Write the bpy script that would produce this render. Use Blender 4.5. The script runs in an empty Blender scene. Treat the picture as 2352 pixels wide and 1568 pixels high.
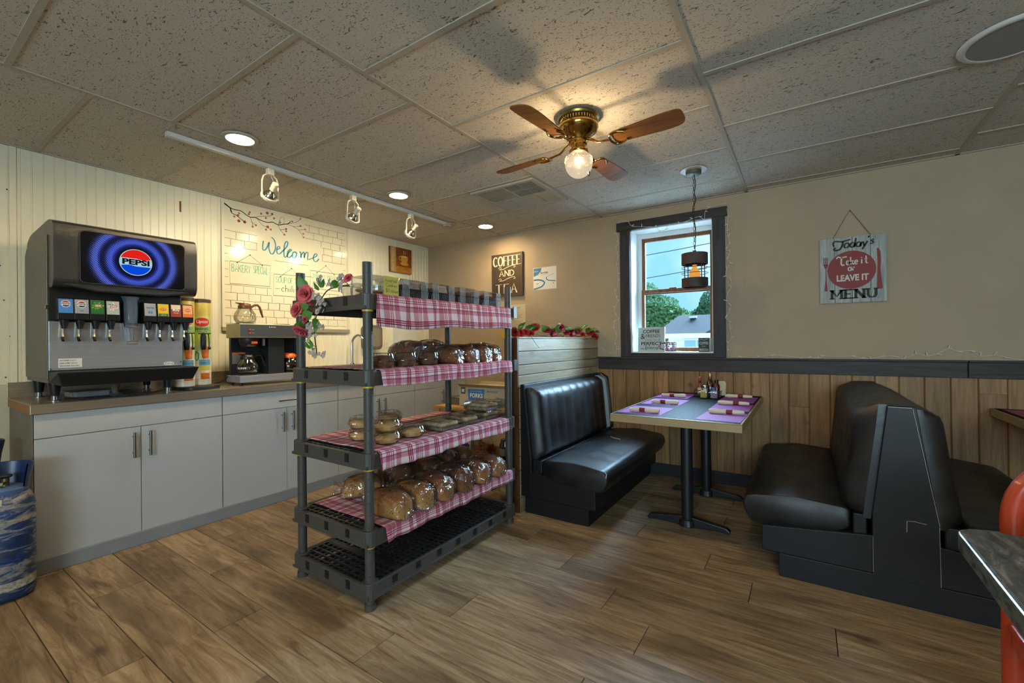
import bpy, math, random
from mathutils import Vector, Matrix
S = bpy.context.scene
col = S.collection
rnd = random.Random(7)
PI = math.pi

# ------------------------------------------------------------------ camera
CX, CY, CZ = 4.0937, -4.1659, 1.23
YAW, PITCH, ROLL = -0.5868, 0.0029, -0.01
fw = Vector((math.sin(YAW)*math.cos(PITCH), math.cos(YAW)*math.cos(PITCH), math.sin(PITCH)))
rt = Vector((math.cos(YAW), -math.sin(YAW), 0)); up = rt.cross(fw)
cr, sr = math.cos(ROLL), math.sin(ROLL)
rt, up = cr*rt+sr*up, -sr*rt+cr*up
cam = bpy.data.objects.new('camera', bpy.data.cameras.new('camera')); col.objects.link(cam)
cam.matrix_world = Matrix(((rt.x, up.x, -fw.x, CX), (rt.y, up.y, -fw.y, CY), (rt.z, up.z, -fw.z, CZ), (0, 0, 0, 1)))
cam.data.sensor_width = 36.0; cam.data.lens = 1011.37*36.0/2352.0
cam.data.clip_start = 0.02; cam.data.clip_end = 200
S.camera = cam
S.view_settings.view_transform = 'Standard'
try: S.view_settings.look = 'None'
except Exception: pass
S.view_settings.gamma = 1.0
S.view_settings.use_curve_mapping = False
S.view_settings.exposure = 0.0

# ------------------------------------------------------------------ world: bright overcast sky with soft clouds
W = bpy.data.worlds.new('sky'); S.world = W; W.use_nodes = True
nt = W.node_tree; nt.nodes.clear()
o_ = nt.nodes.new('ShaderNodeOutputWorld'); bg = nt.nodes.new('ShaderNodeBackground')
tc = nt.nodes.new('ShaderNodeTexCoord'); nz = nt.nodes.new('ShaderNodeTexNoise'); cr_ = nt.nodes.new('ShaderNodeValToRGB')
nz.inputs['Scale'].default_value = 4.5; nz.inputs['Detail'].default_value = 5; nz.inputs['Roughness'].default_value = 0.55
nt.links.new(tc.outputs['Generated'], nz.inputs['Vector']); nt.links.new(nz.outputs['Fac'], cr_.inputs['Fac'])
cr_.color_ramp.elements[0].position = 0.36; cr_.color_ramp.elements[0].color = (0.23, 0.47, 0.76, 1)
cr_.color_ramp.elements[1].position = 0.66; cr_.color_ramp.elements[1].color = (0.62, 0.74, 0.86, 1)
nt.links.new(cr_.outputs['Color'], bg.inputs['Color']); nt.links.new(bg.outputs[0], o_.inputs[0])
bg.inputs['Strength'].default_value = 1.9

# ------------------------------------------------------------------ daylight: bright hazy sun through the window
sun = bpy.data.objects.new('daylight', bpy.data.lights.new('daylight', 'SUN')); col.objects.link(sun)
sun.data.energy = 72.0; sun.data.angle = math.radians(70); sun.data.color = (0.52, 0.73, 1.0)
sun.rotation_euler = Vector((-0.20, -1.0, -0.46)).to_track_quat('-Z', 'Y').to_euler()
sun.location = (4, 8, 6)
# cool fill lamp added behind the viewer, outside an added window (fill_window in the front wall)
day = bpy.data.objects.new('shopfront_daylight', bpy.data.lights.new('shopfront_daylight', 'AREA')); col.objects.link(day)
day.data.shape = 'RECTANGLE'; day.data.size = 2.9; day.data.size_y = 1.35; day.data.energy = 265; day.data.color = (0.70, 0.85, 1.0)
day.location = (5.3, -7.30, 1.55); day.rotation_euler = (math.radians(90), 0, 0)

# ================================================================== helpers
def lin(h):
    h = h.lstrip('#'); c = [int(h[i:i+2], 16)/255 for i in (0, 2, 4)]
    return tuple(x/12.92 if x <= 0.04045 else ((x+0.055)/1.055)**2.4 for x in c)
class Fr:
    def __init__(s, o, r, u):
        s.o, s.r, s.u = Vector(o), Vector(r).normalized(), Vector(u).normalized(); s.n = s.r.cross(s.u)
    def P(s, a, b, c=0): return s.o+s.r*a+s.u*b+s.n*c
def FL(y=0, z=0, x=0): return Fr((x, y, z), (0, 1, 0), (0, 0, 1))      # faces +x, right is +y
def FB(x=0, z=0, y=0): return Fr((x, y, z), (1, 0, 0), (0, 0, 1))      # faces -y, right is +x
def FT(x=0, y=0, z=0): return Fr((x, y, z), (1, 0, 0), (0, 1, 0))      # faces up
class MB:
    def __init__(s): s.v = []; s.f = []; s.mi = []; s.uv = None
    def add(s, vs, fs, mi=0):
        n = len(s.v); s.v += [tuple(v) for v in vs]
        for f in fs: s.f.append([i+n for i in f]); s.mi.append(mi)
        return s
    def box(s, x0, x1, y0, y1, z0, z1, mi=0):
        return s.add([(x0, y0, z0), (x1, y0, z0), (x1, y1, z0), (x0, y1, z0), (x0, y0, z1), (x1, y0, z1), (x1, y1, z1), (x0, y1, z1)],
                     [(0, 3, 2, 1), (4, 5, 6, 7), (0, 1, 5, 4), (1, 2, 6, 5), (2, 3, 7, 6), (3, 0, 4, 7)], mi)
    def hexa(s, p, mi=0):
        return s.add(p, [(0, 3, 2, 1), (4, 5, 6, 7), (0, 1, 5, 4), (1, 2, 6, 5), (2, 3, 7, 6), (3, 0, 4, 7)], mi)
    def rect(s, fr, a0, a1, b0, b1, c0, c1, mi=0):
        P = fr.P
        return s.hexa([P(a0, b0, c0), P(a1, b0, c0), P(a1, b1, c0), P(a0, b1, c0), P(a0, b0, c1), P(a1, b0, c1), P(a1, b1, c1), P(a0, b1, c1)], mi)
    def poly(s, fr, pts, c0, c1, mi=0):
        n = len(pts); v = [fr.P(a, b, c0) for a, b in pts]+[fr.P(a, b, c1) for a, b in pts]
        return s.add(v, [list(range(n))[::-1], list(range(n, 2*n))]+[(i, (i+1) % n, n+(i+1) % n, n+i) for i in range(n)], mi)
    def rib(s, fr, pts, w, c=0.0007, closed=False, mi=0, th=None, vw=None):
        """flat pen stroke along 2D points; w width (vw = width of horizontal strokes)"""
        n = len(pts); L = []; R_ = []
        for i in range(n):
            if closed: a, b = pts[i-1], pts[(i+1) % n]
            else: a, b = pts[max(i-1, 0)], pts[min(i+1, n-1)]
            dx, dy = b[0]-a[0], b[1]-a[1]; l = math.hypot(dx, dy) or 1
            ww = w if vw is None else (w*abs(dy/l)+vw*abs(dx/l))
            nx, ny = -dy/l*ww/2, dx/l*ww/2
            L.append((pts[i][0]+nx, pts[i][1]+ny)); R_.append((pts[i][0]-nx, pts[i][1]-ny))
        m = n if closed else n-1
        v = [fr.P(*q, c) for q in L]+[fr.P(*q, c) for q in R_]
        return s.add(v, [(n+i, n+(i+1) % n, (i+1) % n, i) for i in range(m)], mi)
    def cyl(s, p0, p1, r0, r1=None, n=16, mi=0, caps=True):
        r1 = r0 if r1 is None else r1; p0, p1 = Vector(p0), Vector(p1); d = (p1-p0).normalized()
        a = d.orthogonal().normalized(); b = d.cross(a)
        v = [p0+(a*math.cos(2*PI*i/n)+b*math.sin(2*PI*i/n))*r0 for i in range(n)]+[p1+(a*math.cos(2*PI*i/n)+b*math.sin(2*PI*i/n))*r1 for i in range(n)]
        f = [(i, (i+1) % n, n+(i+1) % n, n+i) for i in range(n)]
        if caps: f += [list(range(n))[::-1], list(range(n, 2*n))]
        return s.add(v, f, mi)
    def lathe(s, prof, c=(0, 0, 0), n=24, mi=0, ax=None, sx=1, sy=1, a0=0, a1=2*PI, rip=None):
        """revolve (r, z) profile about z (or axis ax) at c"""
        c = Vector(c); Q = Vector((0, 0, 1)).rotation_difference(Vector(ax)) if ax is not None else None
        full = abs(a1-a0-2*PI) < 1e-6; m = n if full else n+1; v = []
        for j, (r, z) in enumerate(prof):
            for i in range(m):
                t = a0+(a1-a0)*i/n; rr = r*(rip(t, j) if rip else 1)
                p = Vector((rr*math.cos(t)*sx, rr*math.sin(t)*sy, z))
                if Q: p = Q @ p
                v.append(c+p)
        f = []
        for j in range(len(prof)-1):
            for i in range(n):
                k = (i+1) % m
                f.append((j*m+i, j*m+k, (j+1)*m+k, (j+1)*m+i))
        if full and prof[0] != prof[-1]:
            if prof[0][0] > 1e-5: f.append(list(range(m))[::-1])
            if prof[-1][0] > 1e-5: f.append([(len(prof)-1)*m+i for i in range(m)])
        return s.add(v, f, mi)
    def tube(s, path, r, n=8, mi=0, closed=False, caps=True):
        P = [Vector(p) for p in path]; m = len(P); v = []; a = None
        for i in range(m):
            if closed: d = P[(i+1) % m]-P[i-1]
            else: d = P[min(i+1, m-1)]-P[max(i-1, 0)]
            d.normalize()
            a = d.orthogonal().normalized() if a is None else (a-d*a.dot(d)).normalized()
            b = d.cross(a); rr = r[i] if isinstance(r, (list, tuple)) else r
            v += [P[i]+(a*math.cos(2*PI*k/n)+b*math.sin(2*PI*k/n))*rr for k in range(n)]
        f = []
        for i in range(m if closed else m-1):
            j = (i+1) % m
            f += [(i*n+k, i*n+(k+1) % n, j*n+(k+1) % n, j*n+k) for k in range(n)]
        if caps and not closed: f += [list(range(n))[::-1], [(m-1)*n+k for k in range(n)]]
        return s.add(v, f, mi)
    def ball(s, c, r, n=12, m=8, sx=1, sy=1, sz=1, mi=0, rot=None, bump=None):
        v = []; c = Vector(c)
        for j in range(m+1):
            t = PI*j/m
            for i in range(n):
                q = 2*PI*i/n; k = bump(q, t) if bump else 1
                p = Vector((r*sx*math.sin(t)*math.cos(q)*k, r*sy*math.sin(t)*math.sin(q)*k, -r*sz*math.cos(t)*k))
                if rot: p = rot @ p
                v.append(c+p)
        f = []
        for j in range(m):
            for i in range(n):
                k = (i+1) % n
                if j == 0: f.append((i, n+k, n+i))
                elif j == m-1: f.append((j*n+i, j*n+k, (j+1)*n+i))
                else: f.append((j*n+i, j*n+k, (j+1)*n+k, (j+1)*n+i))
        return s.add(v, f, mi)
    def build(s, name, mats, parent=None, loc=(0, 0, 0), rz=0, smooth=None, bevel=0, seg=2, solid=0, sub=0, uv=None):
        me = bpy.data.meshes.new(name); me.from_pydata(s.v, [], s.f)
        if not isinstance(mats, (list, tuple)): mats = [mats]
        for m in mats: me.materials.append(m)
        if len(mats) > 1: me.polygons.foreach_set('material_index', s.mi)
        if uv:
            ul = me.uv_layers.new(name='UVMap')
            for lp in me.loops: ul.data[lp.index].uv = uv[lp.vertex_index]
        me.update()
        if smooth is not None:
            me.shade_smooth(); me.set_sharp_from_angle(angle=math.radians(smooth))
        return obj(name, me, parent, loc, rz, bevel, seg, solid, sub)
def obj(name, me, parent=None, loc=(0, 0, 0), rz=0, bevel=0, seg=2, solid=0, sub=0):
    o = bpy.data.objects.new(name, me); col.objects.link(o)
    o.location = loc; o.rotation_euler = (0, 0, rz)
    if parent is not None: o.parent = parent
    if solid:
        m = o.modifiers.new('s', 'SOLIDIFY'); m.thickness = solid; m.offset = 0
    if bevel:
        m = o.modifiers.new('b', 'BEVEL'); m.width = bevel; m.segments = seg; m.limit_method = 'ANGLE'; m.angle_limit = math.radians(40)
    if sub:
        m = o.modifiers.new('u', 'SUBSURF'); m.levels = sub; m.render_levels = sub
    return o
def tag(o, label, cat, group=None):
    o['label'] = label; o['category'] = cat
    if group: o['group'] = group
    return o
def thing(name, label, cat, loc=(0, 0, 0), rz=0, group=None):
    o = bpy.data.objects.new(name, None); col.objects.link(o); o.empty_display_size = 0.05
    o.location = loc; o.rotation_euler = (0, 0, rz)
    return tag(o, label, cat, group)
def struct(o): o['kind'] = 'structure'; return o
def dup(root, loc=None, rz=None, label=None, parent=None):
    c = root.copy(); col.objects.link(c)
    if parent is not None: c.parent = parent
    if loc is not None: c.location = loc
    if rz is not None: c.rotation_euler = (0, 0, rz)
    if label: c['label'] = label
    for ch in list(root.children): dup(ch, parent=c)
    return c
def text(name, body, fr, a0, a1, b0, b1, mat, parent, c=0.0008, bold=0.0, shear=0, th=0):
    """built-in lettering fitted into the rectangle a0..a1 x b0..b1 of a frame"""
    cu = bpy.data.curves.new('t', 'FONT'); cu.body = body; cu.size = 1; cu.offset = bold; cu.shear = shear; cu.resolution_u = 3
    t = bpy.data.objects.new('t', cu); me0 = t.to_mesh()
    vs = [v.co.copy() for v in me0.vertices]; fs = [list(p.vertices) for p in me0.polygons]
    t.to_mesh_clear(); bpy.data.objects.remove(t); bpy.data.curves.remove(cu)
    if not vs: return None
    x0 = min(v.x for v in vs); x1 = max(v.x for v in vs); y0 = min(v.y for v in vs); y1 = max(v.y for v in vs)
    m = MB(); m.add([fr.P(a0+(v.x-x0)/(x1-x0)*(a1-a0), b0+(v.y-y0)/max(y1-y0, 1e-6)*(b1-b0), c) for v in vs], fs)
    return m.build(name, mat, parent)
def arc(cx, cy, r, a, b, n=10, ry=None):
    ry = r if ry is None else ry
    return [(cx+r*math.cos(math.radians(a+(b-a)*i/n)), cy+ry*math.sin(math.radians(a+(b-a)*i/n))) for i in range(n+1)]
def smoothpath(pts, n=6):
    """Catmull-Rom"""
    P = [Vector(p) for p in pts]; out = []
    for i in range(len(P)-1):
        p0, p1, p2, p3 = P[max(i-1, 0)], P[i], P[i+1], P[min(i+2, len(P)-1)]
        for k in range(n):
            t = k/n
            out.append(tuple(0.5*((2*p1)+(p2-p0)*t+(2*p0-5*p1+4*p2-p3)*t*t+(3*p1-p0-3*p2+p3)*t**3)))
    out.append(tuple(P[-1])); return out
def rrect(x0, x1, y0, y1, r, n=4):
    return arc(x1-r, y0+r, r, -90, 0, n)+arc(x1-r, y1-r, r, 0, 90, n)+arc(x0+r, y1-r, r, 90, 180, n)+arc(x0+r, y0+r, r, 180, 270, n)
# hand-lettering strokes, unit height
SF = {
'A': (.7, [[(0, 0), (.35, 1), (.7, 0)], [(.14, .36), (.56, .36)]]), 'B': (.6, [[(0, 0), (0, 1)], [(0, 1), (.4, 1), (.52, .85), (.48, .62), (.1, .54)], [(.1, .54), (.5, .46), (.58, .22), (.42, 0), (0, 0)]]),
'C': (.62, [arc(.36, .5, .36, 45, 315, 12, .5)]), 'D': (.66, [[(0, 0), (0, 1)], [(0, 1), (.3, 1), (.58, .8), (.66, .5), (.58, .2), (.3, 0), (0, 0)]]),
'E': (.52, [[(0, 0), (0, 1)], [(0, 1), (.5, 1)], [(0, .52), (.42, .52)], [(0, 0), (.52, 0)]]), 'F': (.5, [[(0, 0), (0, 1)], [(0, 1), (.5, 1)], [(0, .52), (.4, .52)]]),
'H': (.6, [[(0, 0), (0, 1)], [(.6, 0), (.6, 1)], [(0, .5), (.6, .5)]]), 'I': (.1, [[(.05, 0), (.05, 1)]]), 'K': (.6, [[(0, 0), (0, 1)], [(.56, 1), (0, .42)], [(.18, .58), (.6, 0)]]),
'L': (.5, [[(0, 1), (0, 0)], [(0, 0), (.5, 0)]]), 'M': (.8, [[(0, 0), (0, 1)], [(0, 1), (.4, .25), (.8, 1)], [(.8, 1), (.8, 0)]]), 'N': (.66, [[(0, 0), (0, 1)], [(0, 1), (.66, 0)], [(.66, 0), (.66, 1)]]),
'O': (.72, [arc(.36, .5, .36, 90, 450, 16, .5)]), 'P': (.56, [[(0, 0), (0, 1)], [(0, 1), (.4, 1), (.56, .84), (.54, .6), (.38, .47), (0, .47)]]),
'R': (.6, [[(0, 0), (0, 1)], [(0, 1), (.4, 1), (.56, .84), (.54, .62), (.38, .5), (0, .5)], [(.25, .5), (.6, 0)]]), 'S': (.55, [[(.52, .86), (.34, 1), (.1, .94), (.03, .74), (.18, .56), (.42, .44), (.54, .24), (.42, .04), (.18, 0), (0, .14)]]),
'T': (.64, [[(.32, 0), (.32, 1)], [(0, 1), (.64, 1)]]), 'U': (.62, [[(0, 1), (0, .3), (.1, .06), (.31, 0), (.52, .06), (.62, .3), (.62, 1)]]), 'V': (.6, [[(0, 1), (.3, 0), (.6, 1)]]), 'Y': (.6, [[(0, 1), (.3, .5), (.6, 1)], [(.3, .5), (.25, 0)]]),
'Z': (.6, [[(0, 1), (.6, 1), (0, 0), (.6, 0)]]), ':': (.1, [[(.05, .2), (.05, .3)], [(.05, .7), (.05, .8)]]), '-': (.4, [[(0, .45), (.4, .45)]]), '.': (.1, [[(.05, 0), (.05, .08)]]), "'": (.1, [[(.06, 1), (0, .78)]]),
'$': (.55, [[(.52, .86), (.34, .95), (.1, .9), (.03, .72), (.18, .56), (.42, .44), (.54, .26), (.42, .08), (.18, .05), (0, .14)], [(.28, -.08), (.28, 1.08)]]), '1': (.2, [[(0, .8), (.15, 1), (.15, 0)]]),
'2': (.5, [[(.02, .8), (.2, 1), (.44, .9), (.46, .66), (0, 0), (.5, 0)]]), '5': (.5, [[(.46, 1), (.06, 1), (.03, .56), (.3, .6), (.5, .36), (.4, .06), (.15, 0), (0, .1)]]), '/': (.4, [[(0, -.05), (.4, 1)]]), '&': (.7, [[(.7, .1), (.2, .75), (.3, 1), (.48, .85), (.1, .4), (.02, .15), (.25, 0), (.55, .2), (.66, .5)]]),
'a': (.45, [arc(.2, .27, .2, 60, 400, 10, .27), [(.42, .52), (.42, .05), (.48, 0)]]), 'b': (.45, [[(0, 1), (0, 0)], arc(.22, .27, .2, 170, -170, 10, .27)]), 'c': (.4, [arc(.22, .27, .22, 50, 310, 9, .27)]), 'd': (.45, [arc(.2, .27, .2, 60, 400, 10, .27), [(.42, 1), (.42, 0)]]),
'e': (.42, [[(.03, .28), (.4, .3), (.34, .5), (.18, .54), (.03, .4), (.02, .18), (.14, .01), (.38, .08)]]), 'h': (.42, [[(0, 1), (0, 0)], [(0, .36), (.16, .54), (.36, .46), (.4, 0)]]), 'i': (.1, [[(.05, .52), (.05, 0)], [(.05, .68), (.05, .76)]]), 'k': (.42, [[(0, 1), (0, 0)], [(.36, .54), (0, .22)], [(.12, .33), (.42, 0)]]),
'l': (.1, [[(.05, 1), (.05, 0)]]), 'm': (.62, [[(0, .54), (0, 0)], [(0, .36), (.14, .54), (.28, .44), (.3, 0)], [(.3, .36), (.44, .54), (.58, .44), (.62, 0)]]), 'n': (.42, [[(0, .54), (0, 0)], [(0, .36), (.16, .54), (.36, .46), (.4, 0)]]), 'o': (.44, [arc(.22, .27, .22, 90, 450, 12, .27)]),
'p': (.44, [[(0, .54), (0, -.34)], arc(.22, .27, .2, 170, -170, 10, .27)]), 'r': (.3, [[(0, .54), (0, 0)], [(0, .32), (.14, .52), (.3, .5)]]), 's': (.34, [[(.32, .46), (.16, .54), (.03, .42), (.2, .28), (.32, .14), (.16, 0), (0, .08)]]), 't': (.34, [[(.16, .9), (.16, .08), (.26, 0), (.34, .06)], [(0, .54), (.32, .54)]]), 'y': (.42, [[(0, .54), (.2, .05)], [(.42, .54), (.06, -.34)]]), ' ': (.35, []),
}
def strokes(m, s, fr, a0, a1, b0, h, w, gap=.2, c=0.0008, vw=None, serif=0, slant=0):
    tot = sum(SF[ch][0]+gap for ch in s)-gap; k = (a1-a0)/tot; x = a0
    for ch in s:
        wd, L = SF[ch]
        for st in L:
            pts = [(x+p[0]*k+slant*p[1]*h, b0+p[1]*h) for p in st]
            m.rib(fr, pts, w, c, vw=vw)
            if serif:
                for e in (pts[0], pts[-1]):
                    t = (e[1]-b0)/h
                    if t < .05 or t > .95: m.rib(fr, [(e[0]-serif, e[1]), (e[0]+serif, e[1])], (vw or w)*1.0, c)
        x += (wd+gap)*k
    return m

# ================================================================== materials
class G:
    def __init__(s, name):
        s.m = bpy.data.materials.new(name); s.m.use_nodes = True; s.t = s.m.node_tree; s.t.nodes.clear()
        s.out = s.n('ShaderNodeOutputMaterial'); s.b = s.n('ShaderNodeBsdfPrincipled'); s.l(s.b.outputs[0], s.out.inputs[0])
    def n(s, ty, **k):
        x = s.t.nodes.new(ty)
        for a, v in k.items(): setattr(x, a, v)
        return x
    def l(s, a, b): s.t.links.new(a, b)
    def coord(s, scale=(1, 1, 1), kind='Object', rand=0, rot=(0, 0, 0)):
        tc = s.n('ShaderNodeTexCoord'); mp = s.n('ShaderNodeMapping'); mp.inputs['Scale'].default_value = scale; mp.inputs['Rotation'].default_value = rot
        src = tc.outputs[kind]
        if rand:
            oi = s.n('ShaderNodeObjectInfo'); vm = s.n('ShaderNodeVectorMath', operation='MULTIPLY_ADD')
            cb = s.n('ShaderNodeCombineXYZ')
            for i in range(3): s.l(oi.outputs['Random'], cb.inputs[i])
            vm.inputs[1].default_value = (rand, rand*.7, rand*1.3); s.l(cb.outputs[0], vm.inputs[0]); s.l(src, vm.inputs[2]); src = vm.outputs[0]
        s.l(src, mp.inputs[0]); return mp.outputs[0]
    def noise(s, v, scale, detail=4, rough=.55, dist=0):
        x = s.n('ShaderNodeTexNoise'); s.l(v, x.inputs['Vector']); x.inputs['Scale'].default_value = scale
        x.inputs['Detail'].default_value = detail; x.inputs['Roughness'].default_value = rough; x.inputs['Distortion'].default_value = dist
        return x.outputs['Fac']
    def ramp(s, f, stops, interp='LINEAR'):
        x = s.n('ShaderNodeValToRGB'); x.color_ramp.interpolation = interp; e = x.color_ramp.elements
        while len(e) < len(stops): e.new(.5)
        for i, (p, c) in enumerate(stops):
            e[i].position = p; e[i].color = (*c, 1) if not isinstance(c, (int, float)) else (c, c, c, 1)
        s.l(f, x.inputs[0]); return x.outputs[0]
    def mix(s, f, a, b, mode='MIX'):
        x = s.n('ShaderNodeMix', data_type='RGBA', blend_type=mode)
        for sock, v in ((x.inputs[0], f), (x.inputs[6], a), (x.inputs[7], b)):
            if hasattr(v, 'is_linked'): s.l(v, sock)
            elif isinstance(v, (int, float)): sock.default_value = v
            else: sock.default_value = (*v, 1)
        return x.outputs[2]
    def math(s, op, a, b=0, c=None):
        x = s.n('ShaderNodeMath', operation=op)
        for i, v in enumerate((a, b, c)):
            if v is None: continue
            if hasattr(v, 'is_linked'): s.l(v, x.inputs[i])
            else: x.inputs[i].default_value = v
        return x.outputs[0]
    def bump(s, h, st=.3, dist=.01):
        x = s.n('ShaderNodeBump'); x.inputs['Strength'].default_value = st; x.inputs['Distance'].default_value = dist
        s.l(h, x.inputs['Height']); s.l(x.outputs[0], s.b.inputs['Normal'])
    def set(s, **k):
        for a, v in k.items():
            sk = s.b.inputs[{'col': 'Base Color', 'rough': 'Roughness', 'metal': 'Metallic', 'coat': 'Coat Weight', 'trans': 'Transmission Weight', 'alpha': 'Alpha', 'ior': 'IOR', 'spec': 'Specular IOR Level', 'sheen': 'Sheen Weight', 'coatr': 'Coat Roughness', 'aniso': 'Anisotropic', 'sss': 'Subsurface Weight'}[a]]
            if hasattr(v, 'is_linked'): s.l(v, sk)
            elif isinstance(v, tuple): sk.default_value = (*v, 1)
            else: sk.default_value = v
        return s
def pm(name, hexc, rough=.5, metal=0, spec=None, coat=0, var=0, vs=8, bump=0, bs=60, emit=None, es=0, rand=0):
    g = G(name); c = lin(hexc)
    if var:
        f = g.noise(g.coord(rand=rand), vs)
        lo = tuple(x*(1-var) for x in c); hi = tuple(min(1, x*(1+var)) for x in c)
        g.set(col=g.ramp(f, [(.3, lo), (.7, hi)]))
    else: g.set(col=c)
    g.set(rough=rough, metal=metal)
    if spec is not None: g.set(spec=spec)
    if coat: g.set(coat=coat)
    if bump: g.bump(g.noise(g.coord(), bs, 3), bump, .004)
    if emit:
        g.b.inputs['Emission Color'].default_value = (*lin(emit), 1); g.b.inputs['Emission Strength'].default_value = es
    return g.m
def clearmat(name, tint='#ffffff', gl=.12, rough=.08, bumps=0, bs=40, op=0.0, opc='#ffffff', fres=.55):
    """thin clear film / plastic / glass: mostly see-through with a glossy skin"""
    g = G(name); t = g.t; t.nodes.remove(g.b)
    tr = g.n('ShaderNodeBsdfTransparent'); tr.inputs[0].default_value = (*lin(tint), 1)
    gs = g.n('ShaderNodeBsdfGlossy'); gs.inputs['Roughness'].default_value = rough
    lw = g.n('ShaderNodeLayerWeight'); lw.inputs['Blend'].default_value = .35
    f = g.math('MULTIPLY_ADD', lw.outputs['Fresnel'], fres, gl)
    mx = g.n('ShaderNodeMixShader'); g.l(f, mx.inputs[0]); g.l(tr.outputs[0], mx.inputs[1]); g.l(gs.outputs[0], mx.inputs[2]); last = mx.outputs[0]
    if bumps:
        b = g.n('ShaderNodeBump'); b.inputs['Strength'].default_value = bumps; b.inputs['Distance'].default_value = .03
        g.l(g.noise(g.coord(rand=5), bs, 3, .5, 1.2), b.inputs['Height']); g.l(b.outputs[0], gs.inputs['Normal']); g.l(b.outputs[0], lw.inputs['Normal'])
    if op:
        d = g.n('ShaderNodeBsdfDiffuse'); d.inputs[0].default_value = (*lin(opc), 1)
        m2 = g.n('ShaderNodeMixShader'); m2.inputs[0].default_value = op; g.l(last, m2.inputs[1]); g.l(d.outputs[0], m2.inputs[2]); last = m2.outputs[0]
    g.l(last, g.out.inputs[0]); return g.m
def emat(name, hexc, st):
    g = G(name); g.t.nodes.remove(g.b); e = g.n('ShaderNodeEmission'); e.inputs[0].default_value = (*lin(hexc), 1); e.inputs[1].default_value = st
    g.l(e.outputs[0], g.out.inputs[0]); return g.m
K = {}
def wood(name, light, dark, sc=(1.2, 14, 14), rough=.5, rand=9, knots=0, bump=.15, knotc='#4a2f1c', spec=.3, ring=0):
    g = G(name); v = g.coord(sc, rand=rand)
    f = g.noise(v, 2.2, 6, .62, 1.1); c = g.ramp(f, [(.25, lin(dark)), (.5, tuple((a+b)/2 for a, b in zip(lin(dark), lin(light)))), (.72, lin(light))])
    if knots:
        vo = g.n('ShaderNodeTexVoronoi'); vo.inputs['Scale'].default_value = knots; g.l(g.coord((sc[0]*.0+1, 1, 1), rand=rand), vo.inputs['Vector'])
        k = g.ramp(vo.outputs['Distance'], [(.03, 1.0), (.11, 0.0)]); c = g.mix(k, c, lin(knotc))
    oi = g.n('ShaderNodeObjectInfo'); hs = g.n('ShaderNodeHueSaturation'); g.l(c, hs.inputs['Color'])
    g.l(g.math('MULTIPLY_ADD', oi.outputs['Random'], .35, .82), hs.inputs['Value'])
    g.set(col=hs.outputs[0], rough=rough, spec=spec)
    if bump: g.bump(f, bump, .003)
    return g.m
# --- room surfaces
K['floor'] = None
g = G('vinyl_plank'); v = g.coord((1.6, 15, 1), rand=11); f = g.noise(v, 1.5, 7, .66, 1.6); v2 = g.coord((.9, 5, 1), rand=17); f2 = g.noise(v2, 1.3, 3, .5, .8)
c = g.ramp(f, [(.24, lin('#513f2d')), (.42, lin('#846c4f')), (.58, lin('#a0886b')), (.78, lin('#b6a388'))])
c = g.mix(g.ramp(f2, [(.46, 0.0), (.66, .62)]), c, lin('#51402e'))
vo = g.n('ShaderNodeTexVoronoi'); vo.inputs['Scale'].default_value = 1.9; g.l(g.coord((1, 2.2, 1), rand=23), vo.inputs['Vector'])
c = g.mix(g.ramp(vo.outputs['Distance'], [(.02, .75), (.13, 0.0)]), c, lin('#3a2b1e'))
oi = g.n('ShaderNodeObjectInfo'); hs = g.n('ShaderNodeHueSaturation'); g.l(c, hs.inputs['Color']); g.l(g.math('MULTIPLY_ADD', oi.outputs['Random'], .34, .78), hs.inputs['Value'])
g.set(col=hs.outputs[0], rough=g.ramp(f, [(.2, .52), (.8, .40)]), spec=.35); g.bump(f, .08, .002); K['floor'] = g.m
g = G('ceiling_tile'); v = g.coord((1, 1, 1), rand=7); base = lin('#c4beb0')
n1 = g.noise(g.coord((26, 60, 1), rand=7), 1.0, 2, .5, 2.2); n2 = g.noise(v, 150, 1, .5)
fis = g.ramp(n1, [(.628, 0.0), (.658, .9)]); pin = g.ramp(n2, [(.655, 0.0), (.70, .7)]); hole = g.math('MAXIMUM', fis, pin)  # dark colour stands in for shade inside the tiny tile holes
g.set(col=g.mix(hole, base, lin('#676052')), rough=.9, spec=.1); g.bump(g.math('SUBTRACT', 1.0, hole), .5, .004); K['tile'] = g.m
K['tee'] = pm('grid_white', '#aca594', .55, spec=.2)
g = G('drywall'); v = g.coord(); n1 = g.noise(v, 90, 3, .5); g.set(col=g.ramp(g.noise(v, 3), [(.3, lin('#9f8d74')), (.7, lin('#a6947b'))]), rough=.72, spec=.2); g.bump(n1, .22, .006); K['beige'] = g.m
K['bead'] = pm('painted_beadboard', '#dcd5bd', .38, var=.03, vs=6, spec=.4)
K['whitewall'] = pm('painted_panel', '#bfb79f', .5, var=.06, vs=4, bump=.05, bs=12)
K['pine'] = wood('knotty_pine', '#9c774b', '#694a2b', (14, 14, .9), .5, knots=3.6, bump=.08)
K['pinelt'] = wood('pale_pine', '#a5957a', '#7f6e54', (14, 1.0, 14), .5, knots=2.0, bump=.05, knotc='#8a6a45')
K['dark'] = wood('black_stained_wood', '#3c3633', '#1b1817', (1.0, 12, 12), .55, knots=1.7, bump=.25, knotc='#141110')
K['darkv'] = wood('black_stained_wood_upright', '#3c3b3f', '#1c1c1f', (12, 12, 1.0), .5, knots=1.7, bump=.25, knotc='#141110')
K['blackbase'] = pm('black_rubber_base', '#17161a', .5, var=.1)
K['cove'] = pm('grey_cove_base', '#7d8186', .45, var=.05)
K['trimw'] = pm('white_trim_paint', '#cfd4d2', .4)
K['sash'] = wood('brown_sash_wood', '#8a5a38', '#4d2f1c', (10, 10, 1.4), .45, bump=.1)
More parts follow.
